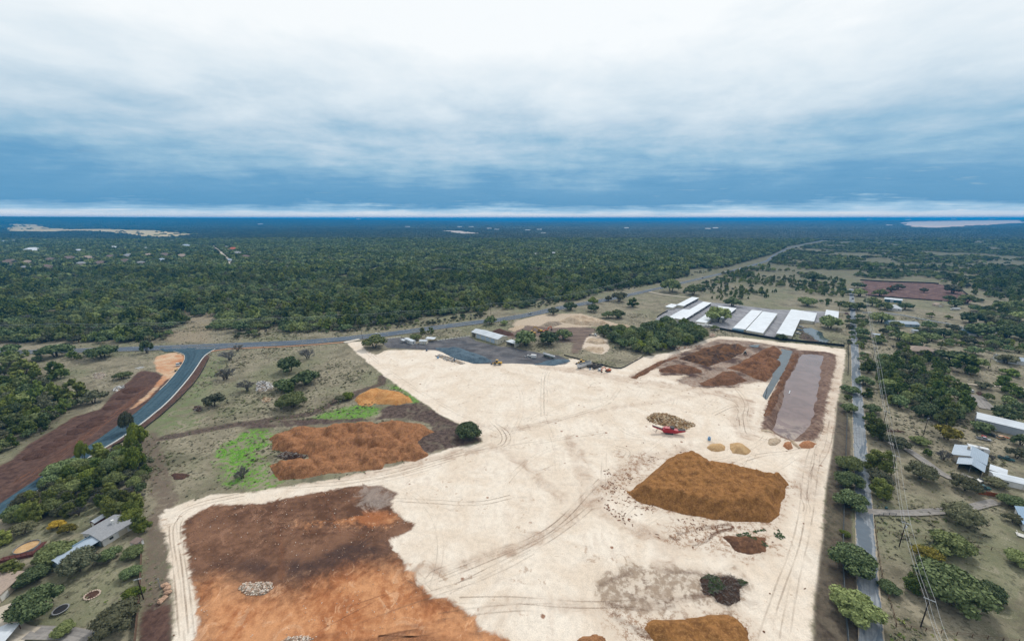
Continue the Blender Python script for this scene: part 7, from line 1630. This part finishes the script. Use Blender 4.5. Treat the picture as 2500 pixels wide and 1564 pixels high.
def grinder(label, pos, head):
    e = place('horizontal_grinder', label, pos, head, 'grinder'); m = PAINT['crimson']
    tracks(e, 4.6, 1.15, 0.55, 1.0)
    b = MB(); b.extr([(-3.2, 1.0), (4.2, 1.0), (5.0, 1.6), (4.8, 2.7), (2.6, 2.9), (1.2, 3.4), (-1.0, 3.5), (-3.4, 2.9), (-3.8, 1.8)], 'y', -1.35, 1.35); b.build('body', m, e)
    MB().box(-2.6, 0.4, -1.2, 1.2, 3.45, 3.75).build('engine_cover', m, e)
    MB().extr([(0.6, 2.9), (2.2, 2.9), (2.6, 4.3), (0.4, 4.3)], 'y', -1.1, 1.1).build('hopper', STEEL, e)
    MB().extr([(-3.3, 1.6), (-9.4, 3.6), (-9.4, 4.05), (-3.3, 2.3)], 'y', -0.8, 0.8).build('discharge_conveyor', m, e)
    MB().extr([(-3.6, 2.42), (-9.3, 4.1), (-9.3, 4.22), (-3.6, 2.62)], 'y', -0.55, 0.55).build('belt', STEEL, e)
    MB().extr([(4.6, 1.2), (8.6, 2.4), (8.6, 3.0), (4.9, 2.5)], 'y', -1.2, 1.2).build('infeed_tray', m, e)
    MB().extr([(4.9, 2.52), (8.7, 3.05), (8.7, 3.2), (4.9, 2.75)], 'y', -0.85, 0.85).build('belt', STEEL, e)
    MB().tube((-0.6, 0.7, 3.7), (-0.6, 0.7, 4.7), 0.12, None, 8).build('exhaust', STEEL, e)
    b = MB(); b.tube((-7.4, 0.5, -0.1), (-6.2, 0.5, 2.5), 0.08, None, 6); b.tube((-7.4, -0.5, -0.1), (-6.2, -0.5, 2.5), 0.08, None, 6); b.build('conveyor_prop', STEEL, e)
    return e
def tanker(label, pos, head):
    e = place('tanker_trailer', label, pos, head, 'trailer')
    b = MB(); b.tube((-6.5, 0, 2.6), (5.0, 0, 2.6), 1.15, None, 16); b.tube((5.0, 0, 2.6), (6.2, 0, 2.4), 1.15, 0.6, 16); b.tube((-7.0, 0, 2.6), (-6.5, 0, 2.6), 0.7, 1.15, 16); b.build('tank', PAINT['white'], e, True)
    b = MB(); b.extr([(-6.0, 1.7), (5.8, 1.7), (4.2, 0.7), (1.4, 1.3), (-1.0, 0.7), (-3.4, 1.3), (-5.0, 0.8)], 'y', -0.9, 0.9); b.build('hopper_skirt', PAINT['green'], e)
    MB().box(-6.2, 5.6, -0.25, 0.25, 3.74, 3.86).build('catwalk', STEEL, e)
    for x in (-4, 0, 3.5): MB().tube((x, 0, 3.7), (x, 0, 3.98), 0.3, None, 10).build('hatch', RIM, e)
    wheels(e, [(-5.4, 1.05), (-5.4, -1.05), (-4.2, 1.05), (-4.2, -1.05)], 0.5, 0.45)
    for s in (-.8, .8): MB().tube((5.2, s, -0.05), (5.2, s, 1.8), 0.09, None, 6).build('landing_leg', STEEL, e)
    return e
def box_trailer(name, label, pos, head, L_, paint, open_top=False, wheels_on=True, h=2.6, base=1.1, cat='trailer'):
    e = place(name, label, pos, head, cat); m = PAINT[paint] if isinstance(paint, str) else paint; w_ = 1.25; z0 = base
    if open_top:
        b = MB(); t = .1; b.box(-L_ / 2, L_ / 2, -w_, -w_ + t, z0, z0 + h); b.box(-L_ / 2, L_ / 2, w_ - t, w_, z0, z0 + h); b.box(-L_ / 2, -L_ / 2 + t, -w_ + t, w_ - t, z0, z0 + h); b.box(L_ / 2 - t, L_ / 2, -w_ + t, w_ - t, z0, z0 + h); b.build('body', m, e)
        MB().box(-L_ / 2 + t, L_ / 2 - t, -w_ + t, w_ - t, z0 + .05, z0 + h * .8).build('load', M_DARKIN, e)
        for i in range(7): x = -L_ / 2 + (i + .5) * L_ / 7; MB().box(x - .06, x + .06, -w_ - .06, -w_ - .005, z0, z0 + h).build('rib', m, e)
    else:
        MB().box(-L_ / 2, L_ / 2, -w_, w_, z0, z0 + h).build('body', m, e); MB().box(-L_ / 2 - .05, -L_ / 2 + .02, -w_ + .1, w_ - .1, z0 + .1, z0 + h - .1).build('door', PAINT['silver'], e)
    if wheels_on:
        MB().box(-L_ / 2 + .2, L_ / 2 - .2, -.5, .5, z0 - .35, z0 - .01).build('chassis', STEEL, e)
        wheels(e, [(-L_ / 2 + 1.0, 1.0), (-L_ / 2 + 1.0, -1.0), (-L_ / 2 + 2.2, 1.0), (-L_ / 2 + 2.2, -1.0)], 0.48, 0.4)
    return e
def truck(label, pos, head, paint, box_paint=None, L_=6.5, group=None):
    e = place('truck', label, pos, head, 'truck', group)
    c = MB(); c.extr([(1.2, .6), (3.6, .6), (3.65, 1.5), (2.9, 1.65), (2.5, 2.6), (1.2, 2.65)], 'y', -1.1, 1.1); cb = c.build('cab', PAINT[paint], e)
    MB().extr([(2.98, 1.62), (2.58, 2.5), (1.7, 2.5), (1.7, 1.62)], 'y', -1.13, 1.13).build('window', GLASS, cb)
    MB().box(-L_ + 1.6, 1.1, -.5, .5, .6, .95).build('chassis', STEEL, e)
    if box_paint: MB().box(-L_ + 1.4, 0.95, -1.2, 1.2, 1.0, 3.3).build('cargo_box', PAINT[box_paint], e)
    else:
        MB().box(-L_ + 1.5, 0.9, -1.15, 1.15, 1.0, 1.25).build('flatbed', STEEL, e); MB().box(0.4, 0.95, -1.1, 1.1, 1.3, 2.2).build('tool_box', PAINT['teal'], e)
    wheels(e, [(2.6, .95), (2.6, -.95), (-L_ + 2.8, .95), (-L_ + 2.8, -.95)], .48, .35); return e
def tractor(label, pos, head):
    e = place('tractor', label, pos, head, 'tractor'); m = PAINT['green']
    MB().extr([(-.4, .9), (2.4, .8), (2.4, 1.5), (-.3, 1.7)], 'y', -.4, .4).build('hood', m, e)
    c = MB(); c.extr([(-1.3, 1.2), (-.2, 1.2), (-.1, 2.7), (-1.3, 2.7)], 'y', -.7, .7); cb = c.build('cab', GLASS, e); MB().box(-1.4, 0, -.8, .8, 2.7, 2.82).build('roof', m, cb)
    wheels(e, [(-1.0, .95), (-1.0, -.95)], .85, .5); wheels(e, [(1.9, .7), (1.9, -.7)], .5, .35)
    MB().extr([(2.9, .3), (3.6, .2), (3.2, 1.0), (2.9, 1.0)], 'y', -1, 1).build('bucket', STEEL, e); return e
def camper(label, pos, head, L_=7.0, group=None, paint='white'):
    e = place('camper', label, pos, head, 'camper', group)
    b = MB(); b.extr([(-L_ / 2, .6), (L_ / 2 - .6, .6), (L_ / 2, 1.4), (L_ / 2 - .4, 2.9), (-L_ / 2, 3.0)], 'y', -1.2, 1.2); b.build('body', PAINT[paint], e)
    for x in (-L_ * .3, L_ * .1): MB().box(x, x + .9, -1.24, -1.19, 1.6, 2.2).build('window', GLASS, e)
    MB().box(-.3, .5, -1.24, -1.19, .7, 2.5).build('door', PAINT['silver'], e); MB().box(-.4, .4, -.4, .4, 3.0, 3.25).build('roof_unit', PAINT['silver'], e)
    wheels(e, [(-.6, 1.05), (-.6, -1.05), (.4, 1.05), (.4, -1.05)], .35, .25); return e
def boat(label, pos, head):
    e = place('boat', label, pos, head, 'boat'); b = MB()
    b.hexa([(-2.6, -.6, .7), (1.6, -.5, .7), (1.6, .5, .7), (-2.6, .6, .7)], [(-2.7, -1.05, 1.5), (1.7, -1.0, 1.6), (1.7, 1.0, 1.6), (-2.7, 1.05, 1.5)])
    b.hexa([(1.6, -.5, .7), (3.0, -.05, 1.2), (3.0, .05, 1.2), (1.6, .5, .7)], [(1.7, -1.0, 1.6), (3.3, -.05, 1.75), (3.3, .05, 1.75), (1.7, 1.0, 1.6)]); b.build('hull', PAINT['silver'], e)
    MB().box(-2.4, 1.4, -.8, .8, 1.55, 1.62).build('deck', M_DOORW, e); MB().extr([(.4, 1.6), (.9, 1.6), (.5, 2.3), (.35, 2.3)], 'y', -.7, .7).build('windscreen', GLASS, e)
    MB().box(-3.2, -2.7, -.25, .25, .9, 1.9).build('motor', PAINT['red'], e); wheels(e, [(-.6, .95), (-.6, -.95)], .32, .22); MB().box(-2.4, 4.2, -.08, .08, .45, .6).build('trailer_beam', STEEL, e); return e
def heading(r, x0, y0, x1, y1): a, b = P(r, x0, y0), P(r, x1, y1); return math.atan2(b[1] - a[1], b[0] - a[0])

grinder('crimson red horizontal wood grinder with raised conveyors beside the scrap wood', P(7, 1480, 918), heading(7, 1325, 890, 1600, 915))
excavator('orange excavator parked on the pale pad at the trailers', P(7, 905, 335), R(200), 'orange', 0, 0.95)
excavator('orange excavator with raised boom in the machine yard', P(3, 318, 1212), R(38), 'orange', 1, 1.35)
excavator('yellow-orange excavator with a dark body beside the raised one', P(3, 262, 1200), R(165), 'yellow', 0, 1.25)
loader('yellow wheel loader in the machine yard', P(3, 185, 1226), R(190), 'yellow', 1.35)
loader('yellow loader at the foot of the slate gravel heap', P(6, 2275, 268), R(172), 'yellow', 1.25)
loader('yellow and red loader behind the white open trailer', P(7, 650, 262), R(195), 'yellow', 1.1)
tanker('white and green dry-bulk tanker trailer on the dark gravel', P(7, 352, 205), math.atan2(-11.2, 11.3))
box_trailer('water_tank', 'white cube tank beside the tanker trailer', P(7, 205, 205), R(-10), 4.6, 'white', False, False, 2.6, .3, 'tank')
car('white pickup next to the white cube tank', P(7, 150, 197), R(20), 'white', 'pickup')
box_trailer('open_trailer', 'white open-topped trailer with dark load on the pad', P(7, 682, 290), math.atan2(9.3, 12.9), 14.5, 'white', True)
box_trailer('open_trailer', 'dark steel open trailer between white trailer and black one', P(7, 748, 292), math.atan2(9.3, 12.9), 8, STEEL, True, True, 1.0, .9)
box_trailer('open_trailer', 'black ribbed open trailer beside the orange excavator', P(7, 808, 300), math.atan2(9.3, 12.9), 11, 'black', True, True, 1.5, .9)
car('white car at the end of the black open trailer', P(7, 832, 326), R(40), 'white', 'suv')
for lb, q, s_, pt in (('blue barrel by the dark steel trailer', P(7, 737, 318), 1.2, 'sky'), ('blue water tank on the pad near the sand heaps', P(7, 1861, 980), 1.8, 'sky'), ('grey-blue tank alone at the gravel yard edge', P(6, 1612, 140), 1.8, 'blue'), ('blue barrel beside the scrap at the slate heap', P(6, 1718, 210), 1.8, 'sky'), ('second blue-grey barrel beside the scrap at the slate heap', P(6, 1872, 232), 1.6, 'blue')):
    e = place('barrel', lb, q, 0, 'barrel'); MB().tube((0, 0, 0), (0, 0, s_), s_ * .45, None, 14).build('drum', PAINT[pt], e); MB().tube((0, 0, s_), (0, 0, s_ + .08), s_ * .25, None, 10).build('lid', STEEL, e)
tractor('green tractor between the compost heaps', P(7, 2200, 170), R(60))
truck('white flatbed truck beside the grove in the machine yard', P(3, 770, 1238), R(-25), 'white')
truck('white and teal work truck on the sandy turnout', P(5, 1688, 275), math.atan2(12.7, -6.4) + math.pi, 'white')
e = place('road_roller', 'small yellow road roller on the sandy turnout', P(5, 1665, 330), math.atan2(12.7, -6.4), 'roller')
MB().extr([(-1.3, .6), (1.3, .6), (1.3, 1.2), (-.2, 1.3), (-1.2, 1.5)], 'y', -.7, .7).build('body', PAINT['yellow'], e); MB().box(-.6, .6, -.8, .8, 2.3, 2.4).build('canopy', PAINT['yellow'], e)
for x in (-1.4, 1.4): MB().tube((x, -.75, .55), (x, .75, .55), .55, None, 12).build('drum', STEEL, e)
for x in (-.5, .5):
    for y in (-.65, .65): MB().box(x - .04, x + .04, y - .04, y + .04, 1.2, 2.3).build('post', STEEL, e)
HD = heading(2, 1000, 1235, 1400, 1190)
car('white car driving on the highway by the site entrance', P(2, 1145, 1226), HD, 'white', 'suv', z=0.4)
HD2 = heading(3, 1700, 715, 2050, 632)
car('white pickup farthest along the highway', P(3, 2150, 612), HD2, 'white', 'van', z=0.4)
car('blue car on the highway behind the white pickup', P(3, 2310, 570), HD2, 'blue', 'suv', z=0.4)
car('dark car on the highway between the dark oaks', P(3, 1800, 694), HD2, 'black', 'suv', z=0.4)
car('white van on the highway before the bend', P(3, 2010, 642), HD2, 'white', 'van', z=0.4)
car('silver car on the highway behind the limestone heaps', P(3, 170, 1034), heading(3, 0, 1060, 330, 1000), 'silver', 'suv', z=0.4)
LH = math.atan2(524, 430)
car('dark pickup driving up the lane between the oaks', P(4, 800, 892), LH, 'black', 'pickup', z=0.4)
car('white car parked behind the longest storage shed', P(4, 40, 1100), R(0), 'white', 'suv')
car('red car parked at the yard gate by the lane', P(4, 742, 1030), R(0), 'maroon', 'suv')
car('white car parked on the pasture track', P(8, 1910, 525), R(70), 'white', 'suv'); car('blue car parked next to the white car on the pasture', P(8, 1862, 518), R(70), 'blue', 'sedan')
car('silver pickup with a red load in front of the grey barn', P(8, 2032, 980), R(-35), 'silver', 'pickup')
q = P(8, 2030, 965); MB_ = MB(); MB_.cbox((0, 0, 1.55), (1.7, 1.3, .55)); MB_.cbox((-.3, .1, 1.95), (.8, .7, .3)); o = MB_.build('red_cargo', PAINT['red']); o.location = (q[0] - .6, q[1] - .6, gz(*q)); o.rotation_euler = (0, 0, R(-35)); tag(o, 'red machine loaded on the silver pickup', 'cargo')
car('black car tucked behind the dark oak by the barn', P(8, 2112, 945), R(-60), 'black', 'suv'); car('tan buggy in front of the grey barn door', P(8, 2198, 968), R(10), 'tan', 'suv')
q = P(8, 2245, 958); o = MB().tube((0, 0, .25), (0, 2.6, .5), .45, .12, 8).tube((0, 0, .25), (0, -1.8, .5), .45, .12, 8).build('kayak', PAINT['orange']); o.location = (*q, gz(*q)); o.rotation_euler = (0, 0, R(20)); tag(o, 'bright orange kayak leaning by the end of the barn', 'kayak')
camper('white motor home parked behind the metal-roofed house', P(8, 1975, 1090), R(-35), 8)
car('dark green pickup by the olive tree on the lawn', P(8, 2245, 1165), R(-45), 'teal', 'pickup'); boat('grey boat on a trailer below the metal-roofed house', P(8, 1995, 1385), R(15))
car('teal pickup parked below the boat', P(12, 2015, 45), R(-25), 'teal', 'pickup')
car('grey car in the bottom corner of the picture', (-160.5, 84.5), R(60), 'silver', 'suv')
truck('white box truck on the bare lawn by the dark oaks', P(4, 1752, 993), R(175), 'white', 'white', 8.5)
camper('white camper at the end of the sheds beside the small oak', P(3, 1855, 1155), R(-40), 9)
camper('long white camper half behind the grove', P(3, 1780, 1150), R(-40), 8)
box_trailer('shipping_container', 'pale blue container at the end wall of a storage shed', P(3, 2130, 1196), AZS, 11, mat('container_blue', S(122, 160, 184), 0.6, 0.1, 0.5, 0, .3, ('x', .3, .05)), False, False, 2.5, .15, 'container')
for i in range(8): camper('%s parked vehicle from the grove under the long open shed' % ords[i], lane_frame(S2, 15.6, 10 + i * 14), AZS, 6 + (i % 3), 'vehicles under the open sheds', ('white', 'silver', 'white', 'blue')[i % 4])
for i in range(4): camper('%s parked vehicle from the front under the farthest open shed' % ords[i], lane_frame(S1b, 6.0, 8 + i * 16), AZS, 6, 'vehicles under the open sheds', ('white', 'black', 'silver', 'white')[i % 4])
for i in range(3): car('%s car from the end wall beside the longest storage shed' % ords[i], lane_frame(S5, 16.5, 28 + i * 17), AZS, ('white', 'blue', 'silver')[i], 'suv', 'cars beside the longest shed')
q = P(12, 1112, 245); e = place('trash_bin', 'dark green wheeled trash bin by the drive gate', q, 0, 'bin'); MB().hexa([(-.28, -.3, 0), (.28, -.3, 0), (.28, .3, 0), (-.28, .3, 0)], [(-.36, -.4, 1.0), (.36, -.4, 1.0), (.36, .4, 1.0), (-.36, .4, 1.0)]).build('body', PAINT['teal'], e); MB().box(-.4, .4, -.45, .45, 1.0, 1.1).build('lid', PAINT['teal'], e)
q = P(8, 205, 520); e = place('pump_float', 'white pipe float on the muddy pond', q, LH, 'pipe', z=-1.0); MB().tube((-3.0, 0, .15), (3.0, 0, .15), .3, None, 8).build('float_pipe', PAINT['white'], e); MB().tube((3.0, 0, .15), (3.4, 0, .15), .34, None, 8).build('end_cap', PAINT['silver'], e)
for i, (x, y) in enumerate([(1308, 300), (1325, 300), (1335, 305)]):
    q = P(5, x, y); o = MB().tube((-2.2, 0, .2), (2.2, 0, .2), .2, None, 8).build('white_pipe', PAINT['white']); o.location = (*q, gz(*q)); o.rotation_euler = (0, 0, R(70)); tag(o, '%s white pipe from the left lying on the grass by the turnout' % ords[i], 'pipe', 'white pipes by the turnout')
e = place('excavator_far', 'tiny orange digger on the plum-brown cleared field', P(4, 1165, 778), 0, 'excavator'); e.name = 'digger'
tracks(e, 4.2, 1.15, 0.6, 0.9); MB().box(-2.2, 1.3, -1.3, 1.3, 1.0, 2.6).build('body', PAINT['orange'], e); MB().hexa([(1, -.2, 1.5), (5, -.2, 4), (5, .2, 4), (1, .2, 1.5)], [(1, -.2, 2.1), (5, -.2, 4.6), (5, .2, 4.6), (1, .2, 2.1)]).build('boom', PAINT['orange'], e)

# ------------------------------------------------------------------ poles, wires, fences
M_POLE = mat('creosote_pole', S(58, 48, 44), 0.95, 0.2, 2)
M_ARM = mat('weathered_arm', S(206, 212, 218), 0.8, 0.1, 2)
M_WIRE = mat('wire', S(196, 200, 204), 0.5, 0.05, 1)
M_BLACKF = mat('silt_fabric', S(42, 44, 46), 0.9, 0.15, 1)
M_PLANK = mat('plank_fence', S(116, 92, 74), 0.9, 0.2, 2)
M_RUST = mat('rust_fence', S(166, 92, 50), 0.9, 0.15, 1)
M_RAIL = mat('pipe_rail', S(86, 96, 102), 0.6, 0.15, 2)
def pole(label, pos, h, az_, arm=2.4, arms=1, group=None, transformer=False):
    e = empty('utility_pole', (pos[0], pos[1], gz(*pos)), az_, label, 'pole', group)
    MB().tube((0, 0, -0.5), (0, 0, h), 0.19, 0.12, 8).build('mast', M_POLE, e)
    for k in range(arms):
        z = h - 0.35 - k * 1.1; a = MB().box(-arm / 2, arm / 2, -0.19, -0.07, z - 0.09, z + 0.09).build('crossarm', M_ARM, e)
        for x in (-arm / 2 + .15, -.35, .35, arm / 2 - .15): MB().tube((x, -.13, z + .09), (x, -.13, z + .34), 0.06, 0.04, 6).build('insulator', M_ARM, a)
    if transformer: MB().tube((0.36, 0, h - 2.4), (0.36, 0, h - 1.4), 0.26, None, 10).build('transformer', M_ARM, e)
    return e
def wire(label, a, b, sag, group, r=0.022):
    m = MB(); n = 9; pts_ = []
    for i in range(n + 1):
        t = i / n; p = Vector(a).lerp(Vector(b), t); p.z -= sag * 4 * t * (1 - t); pts_.append(p)
    m.path(pts_, r, 4); return tag(m.build('power_wire', M_WIRE), label, 'wire', group)
LINE = [P(12, 1600, 1900), P(12, 1437, 1357), P(12, 1237, 592), P(8, 1160, 1315), P(8, 1080, 862), P(8, 1018, 425), P(8, 990, 222), P(4, 960, 1272), P(4, 940, 1100), P(4, 925, 1012), P(4, 912, 900)]
dirs = math.atan2(LINE[5][1] - LINE[1][1], LINE[5][0] - LINE[1][0])
WG = 'power line along the lane'
on = ['below the picture edge', 'by the huge oak, first along the lane line', 'by the drive, second along the lane line', 'beside the dense green clump, third along the lane line', 'on the rough ground, fourth along the lane line', 'by the dense wood, fifth along the lane line', 'at the gate pier, sixth along the lane line', 'on the lawn opposite the puddle, seventh along the lane line', 'by the side road, eighth along the lane line', 'above the side road, ninth along the lane line', 'at the plum field, last along the lane line']
for i, p in enumerate(LINE):
    if i: pole('dark wooden utility pole ' + on[i], p, 11.0, dirs - R(90), 2.6, 1, WG, i in (2, 7))
for i in range(len(LINE) - 1):
    a, b = LINE[i], LINE[i + 1]; u = Vector((math.cos(dirs - R(90)), math.sin(dirs - R(90)), 0))
    for k, off in enumerate((-1.15, -0.35, 1.15)):
        wire('%s wire of the lane power line, span %s' % (('inner', 'middle', 'outer')[k], 'A B C D E F G H I J'.split()[i] if False else ords[i]), Vector((a[0], a[1], 11 + gz(*a))) + u * off, Vector((b[0], b[1], 11 + gz(*b))) + u * off, 0.9, 'wires of the lane power line', 0.035 if i < 4 else 0.05)
HWL = [P(1, -350, 1250), P(1, 640, 1240), P(1, 1315, 1235), P(2, -380, 1200), P(2, 172, 1178), P(2, 800, 1150), P(2, 1378, 1110), P(2, 1895, 1078), P(3, -200, 1030), P(3, 320, 972), P(3, 720, 890), P(3, 1080, 790)]
for i, p in enumerate(HWL):
    d_ = math.atan2(HWL[min(i + 1, len(HWL) - 1)][1] - HWL[max(i - 1, 0)][1], HWL[min(i + 1, len(HWL) - 1)][0] - HWL[max(i - 1, 0)][0])
    pole('%s utility pole from the picture edge on the line beyond the highway' % ords[i], p, 14.0, d_ - R(90), 2.6, 1, 'poles beyond the highway')
for i in range(len(HWL) - 1):
    a, b = HWL[i], HWL[i + 1]; d_ = math.atan2(b[1] - a[1], b[0] - a[0]) - R(90); u = Vector((math.cos(d_), math.sin(d_), 0))
    for k, (off, zz_) in enumerate(((-1.1, 14.0), (1.1, 14.0), (0.2, 11.6))):
        wire('%s wire beyond the highway, %s span from the picture edge' % (('near', 'far', 'lower')[k], ords[i]), Vector((a[0], a[1], zz_ + gz(*a))) + u * off, Vector((b[0], b[1], zz_ + gz(*b))) + u * off, 1.2, 'wires beyond the highway', 0.06)
for lb, p, h in (('utility pole standing alone in front of the dense wood', P(8, 1465, 935), 11), ('short utility pole at the pond beside the brown tracks', P(7, 2395, 570), 8), ('tall utility pole on the lawn near the hip-roofed house', P(8, 1625, 130), 11), ('utility pole on the pasture loop track', P(8, 2078, 305), 9.5),
                 ('utility pole by the side road lawn', P(4, 1542, 1072), 11), ('utility pole at the storage yard corner by the pasture', P(4, 665, 1030), 15), ('utility pole at the big oak by the site entrance', P(2, 1005, 1268), 9), ('light pole beside the carport on the highway lawn', P(2, 1605, 1270), 9), ('utility pole rising from the plank fence', P(9, 1355, 1088), 8.5), ('pole beside the steep hip-roofed house', P(4, 1050, 1032), 11)):
    pole(lb, p, h, R(20), 2.0)
for lb, p, h in (('white flag pole on the highway lawn', P(2, 1652, 1230), 11),):
    e = empty('flag_pole', (p[0], p[1], gz(*p)), 0, lb, 'pole'); MB().tube((0, 0, -.3), (0, 0, h), .1, .06, 8).build('mast', M_ARM, e); MB().ball((0, 0, h + .1), .14, 8, 6).build('finial', M_ARM, e)
p = P(9, 1517, 995); e = empty('light_post', (p[0], p[1], gz(*p)), R(0), 'short grey post standing by the boulders', 'post'); MB().tube((0, 0, -.3), (0, 0, 4.2), .12, .09, 8).build('mast', M_POST, e); MB().box(-.3, .3, -.12, .12, 4.2, 4.4).build('lamp_head', M_POST, e)
def fence(name, label, pts_, h, spacing, m, kind='rail', post_m=None, cat='fence', thick=0.03):
    l = smooth_line(pts_, spacing) if len(pts_) > 2 else np.array([np.array(pts_[0]) + (np.array(pts_[1]) - np.array(pts_[0])) * t for t in np.linspace(0, 1, max(2, int(math.dist(*pts_) / spacing)))])
    e = empty(name, (l[0][0], l[0][1], 0), 0, label, cat); o = Vector((l[0][0], l[0][1], 0)); pm = post_m or m
    pb = MB().box(-.07, .07, -.07, .07, -.3, h + .1).mesh('post'); pb.materials.append(pm)
    zs = [gz(*q) for q in l]
    for q, z in zip(l, zs): ob = link('post', pb, None, e); ob.location = (q[0] - o.x, q[1] - o.y, z)
    for i in range(len(l) - 1):
        a = Vector((l[i][0], l[i][1], zs[i])) - o; b = Vector((l[i + 1][0], l[i + 1][1], zs[i + 1])) - o; d = (b - a); n_ = Vector((-d.y, d.x, 0)).normalized() * thick
        levels = {'rail': ((h * .45, h * .45 + .1), (h - .12, h)), 'panel': ((.05, h),), 'wire': ((h - .05, h), (h * .5, h * .5 + .04))}[kind]
        for z0, z1 in levels:
            lo = [a - n_, b - n_, b + n_, a + n_]; mb = MB(); mb.hexa([v + Vector((0, 0, z0)) for v in lo], [v + Vector((0, 0, z1)) for v in lo]); mb.build({'rail': 'rail', 'panel': 'panel', 'wire': 'wire_strand'}[kind], m, e)
    return e
fence('lane_fence', 'dark pipe fence along the pad side of the lane', PL(12, [(757, 1700), (755, 1485), (725, 1200), (712, 900), (705, 600), (712, 300)]) + PL(8, [(733, 1100), (740, 900), (747, 740)]), 1.5, 4.0, M_RAIL, 'panel', None, 'fence', 0.05)
fence('silt_fence', 'black fence between the storage yard and the compost area', PL(3, [(1960, 1176), (2200, 1222), (2417, 1262)]) + PL(4, [(210, 1287), (480, 1315), (755, 1342)]), 2.4, 5.0, M_BLACKF, 'panel')
fence('silt_fence', 'black fence beside the lane above the pond', PL(8, [(757, 100), (760, 250), (752, 380)]), 1.6, 5.0, M_BLACKF, 'panel')
fence('silt_fence', 'low black silt fence round the grass patch by the trailers', PL(7, [(490, 182), (740, 255), (960, 305), (1025, 318), (1120, 265), (1250, 190)]), 1.0, 5.0, M_BLACKF, 'panel')
fence('silt_fence', 'low black silt fence along the outer verge of the new road', PL(5, [(1972, 215), (1885, 385), (1785, 505), (1605, 685), (1405, 845), (1250, 955), (1000, 1075)]), 0.9, 5.0, M_BLACKF, 'panel')
fence('silt_fence', 'black fence along the far side of the plum-brown field', PL(4, [(870, 712), (1100, 728), (1500, 738), (1640, 752)]), 2.2, 8.0, M_BLACKF, 'panel')
fence('silt_fence', 'black fence down the right side of the plum-brown field', PL(4, [(1800, 786), (1880, 850), (1955, 910)]), 2.2, 8.0, M_BLACKF, 'panel')
fence('silt_fence', 'dark fence along the near side of the plum-brown field', PL(4, [(920, 856), (1100, 868), (1300, 885), (1700, 915)]), 1.6, 8.0, M_BLACKF, 'panel')
fence('silt_fence', 'black fence at the corner of the lawn by the first storage shed', PL(3, [(1370, 1062), (1420, 1030), (1480, 1000)]), 1.8, 6.0, M_BLACKF, 'panel')
fence('plank_fence', 'weathered plank fence along the pale haul track', PL(9, [(1340, 540), (1337, 750), (1332, 900), (1322, 1050), (1308, 1200), (1290, 1400), (1270, 1600)]), 1.9, 2.4, M_PLANK, 'panel', None, 'fence', 0.06)
fence('rust_fence', 'rust-coloured corrugated fence by the mobile home, longer piece', PL(12, [(1985, 98), (2130, 120), (2272, 145)]), 1.9, 2.5, M_RUST, 'panel', None, 'fence', 0.05)
fence('rust_fence', 'rust-coloured corrugated fence by the mobile home, shorter piece', PL(12, [(2322, 160), (2420, 185)]), 1.9, 2.5, M_RUST, 'panel', None, 'fence', 0.05)
fence('rail_fence', 'brown rail fence beside the lane round the pasture', PL(12, [(1205, 1345), (1170, 1200), (1130, 1070), (1090, 950), (1050, 750), (1015, 480), (1003, 335)]), 1.3, 3.5, M_PLANK, 'rail')
fence('rail_fence', 'short dark rail fence at the drive gate', PL(12, [(1003, 325), (1095, 298), (1205, 308)]), 1.3, 2.5, M_RAIL, 'rail')
fence('rail_fence', 'dark rail fence on the upper side of the drive gate', PL(12, [(960, 210), (1030, 235), (1085, 250)]), 1.3, 2.5, M_RAIL, 'rail')
fence('wire_fence', 'wire fence crossing the pasture below the drive', PL(12, [(1030, 460), (1220, 488), (1600, 535), (1900, 592), (2300, 660), (2500, 690)]), 1.3, 4.0, M_PLANK, 'wire')
fence('wire_fence', 'wire fence along the bottom of the pasture', PL(12, [(1205, 1360), (1500, 1395), (1800, 1440), (2417, 1510)]), 1.3, 4.0, M_PLANK, 'wire')
fence('garden_wall', 'white wall with piers in front of the hip-roofed lawn', PL(4, [(890, 1018), (980, 1026), (1060, 1032)]), 1.2, 7.0, M_CONCW, 'panel', None, 'wall', 0.15)
fence('garden_wall', 'white wall with piers along the side road lawn', PL(4, [(1100, 1034), (1190, 1042), (1275, 1048)]), 1.2, 7.0, M_CONCW, 'panel', None, 'wall', 0.15)

# ------------------------------------------------------------------ air
hz = MB().box(-40000, 40000, -600, 42000, -40, 168).build('haze', None)
tag(hz, 'thin bluish haze over the whole country', None, None, 'stuff')
hm = bpy.data.materials.new('haze'); hm.use_nodes = True; ht = NT(hm.node_tree)
pv = ht.new('ShaderNodeVolumePrincipled'); pv.inputs['Color'].default_value = (0.01, 0.32, 0.74, 1); pv.inputs['Density'].default_value = 0.95e-4; pv.inputs['Anisotropy'].default_value = 0.0
ho = ht.new('ShaderNodeOutputMaterial'); hm.node_tree.links.new(pv.outputs[0], ho.inputs['Volume']); hz.data.materials.append(hm)
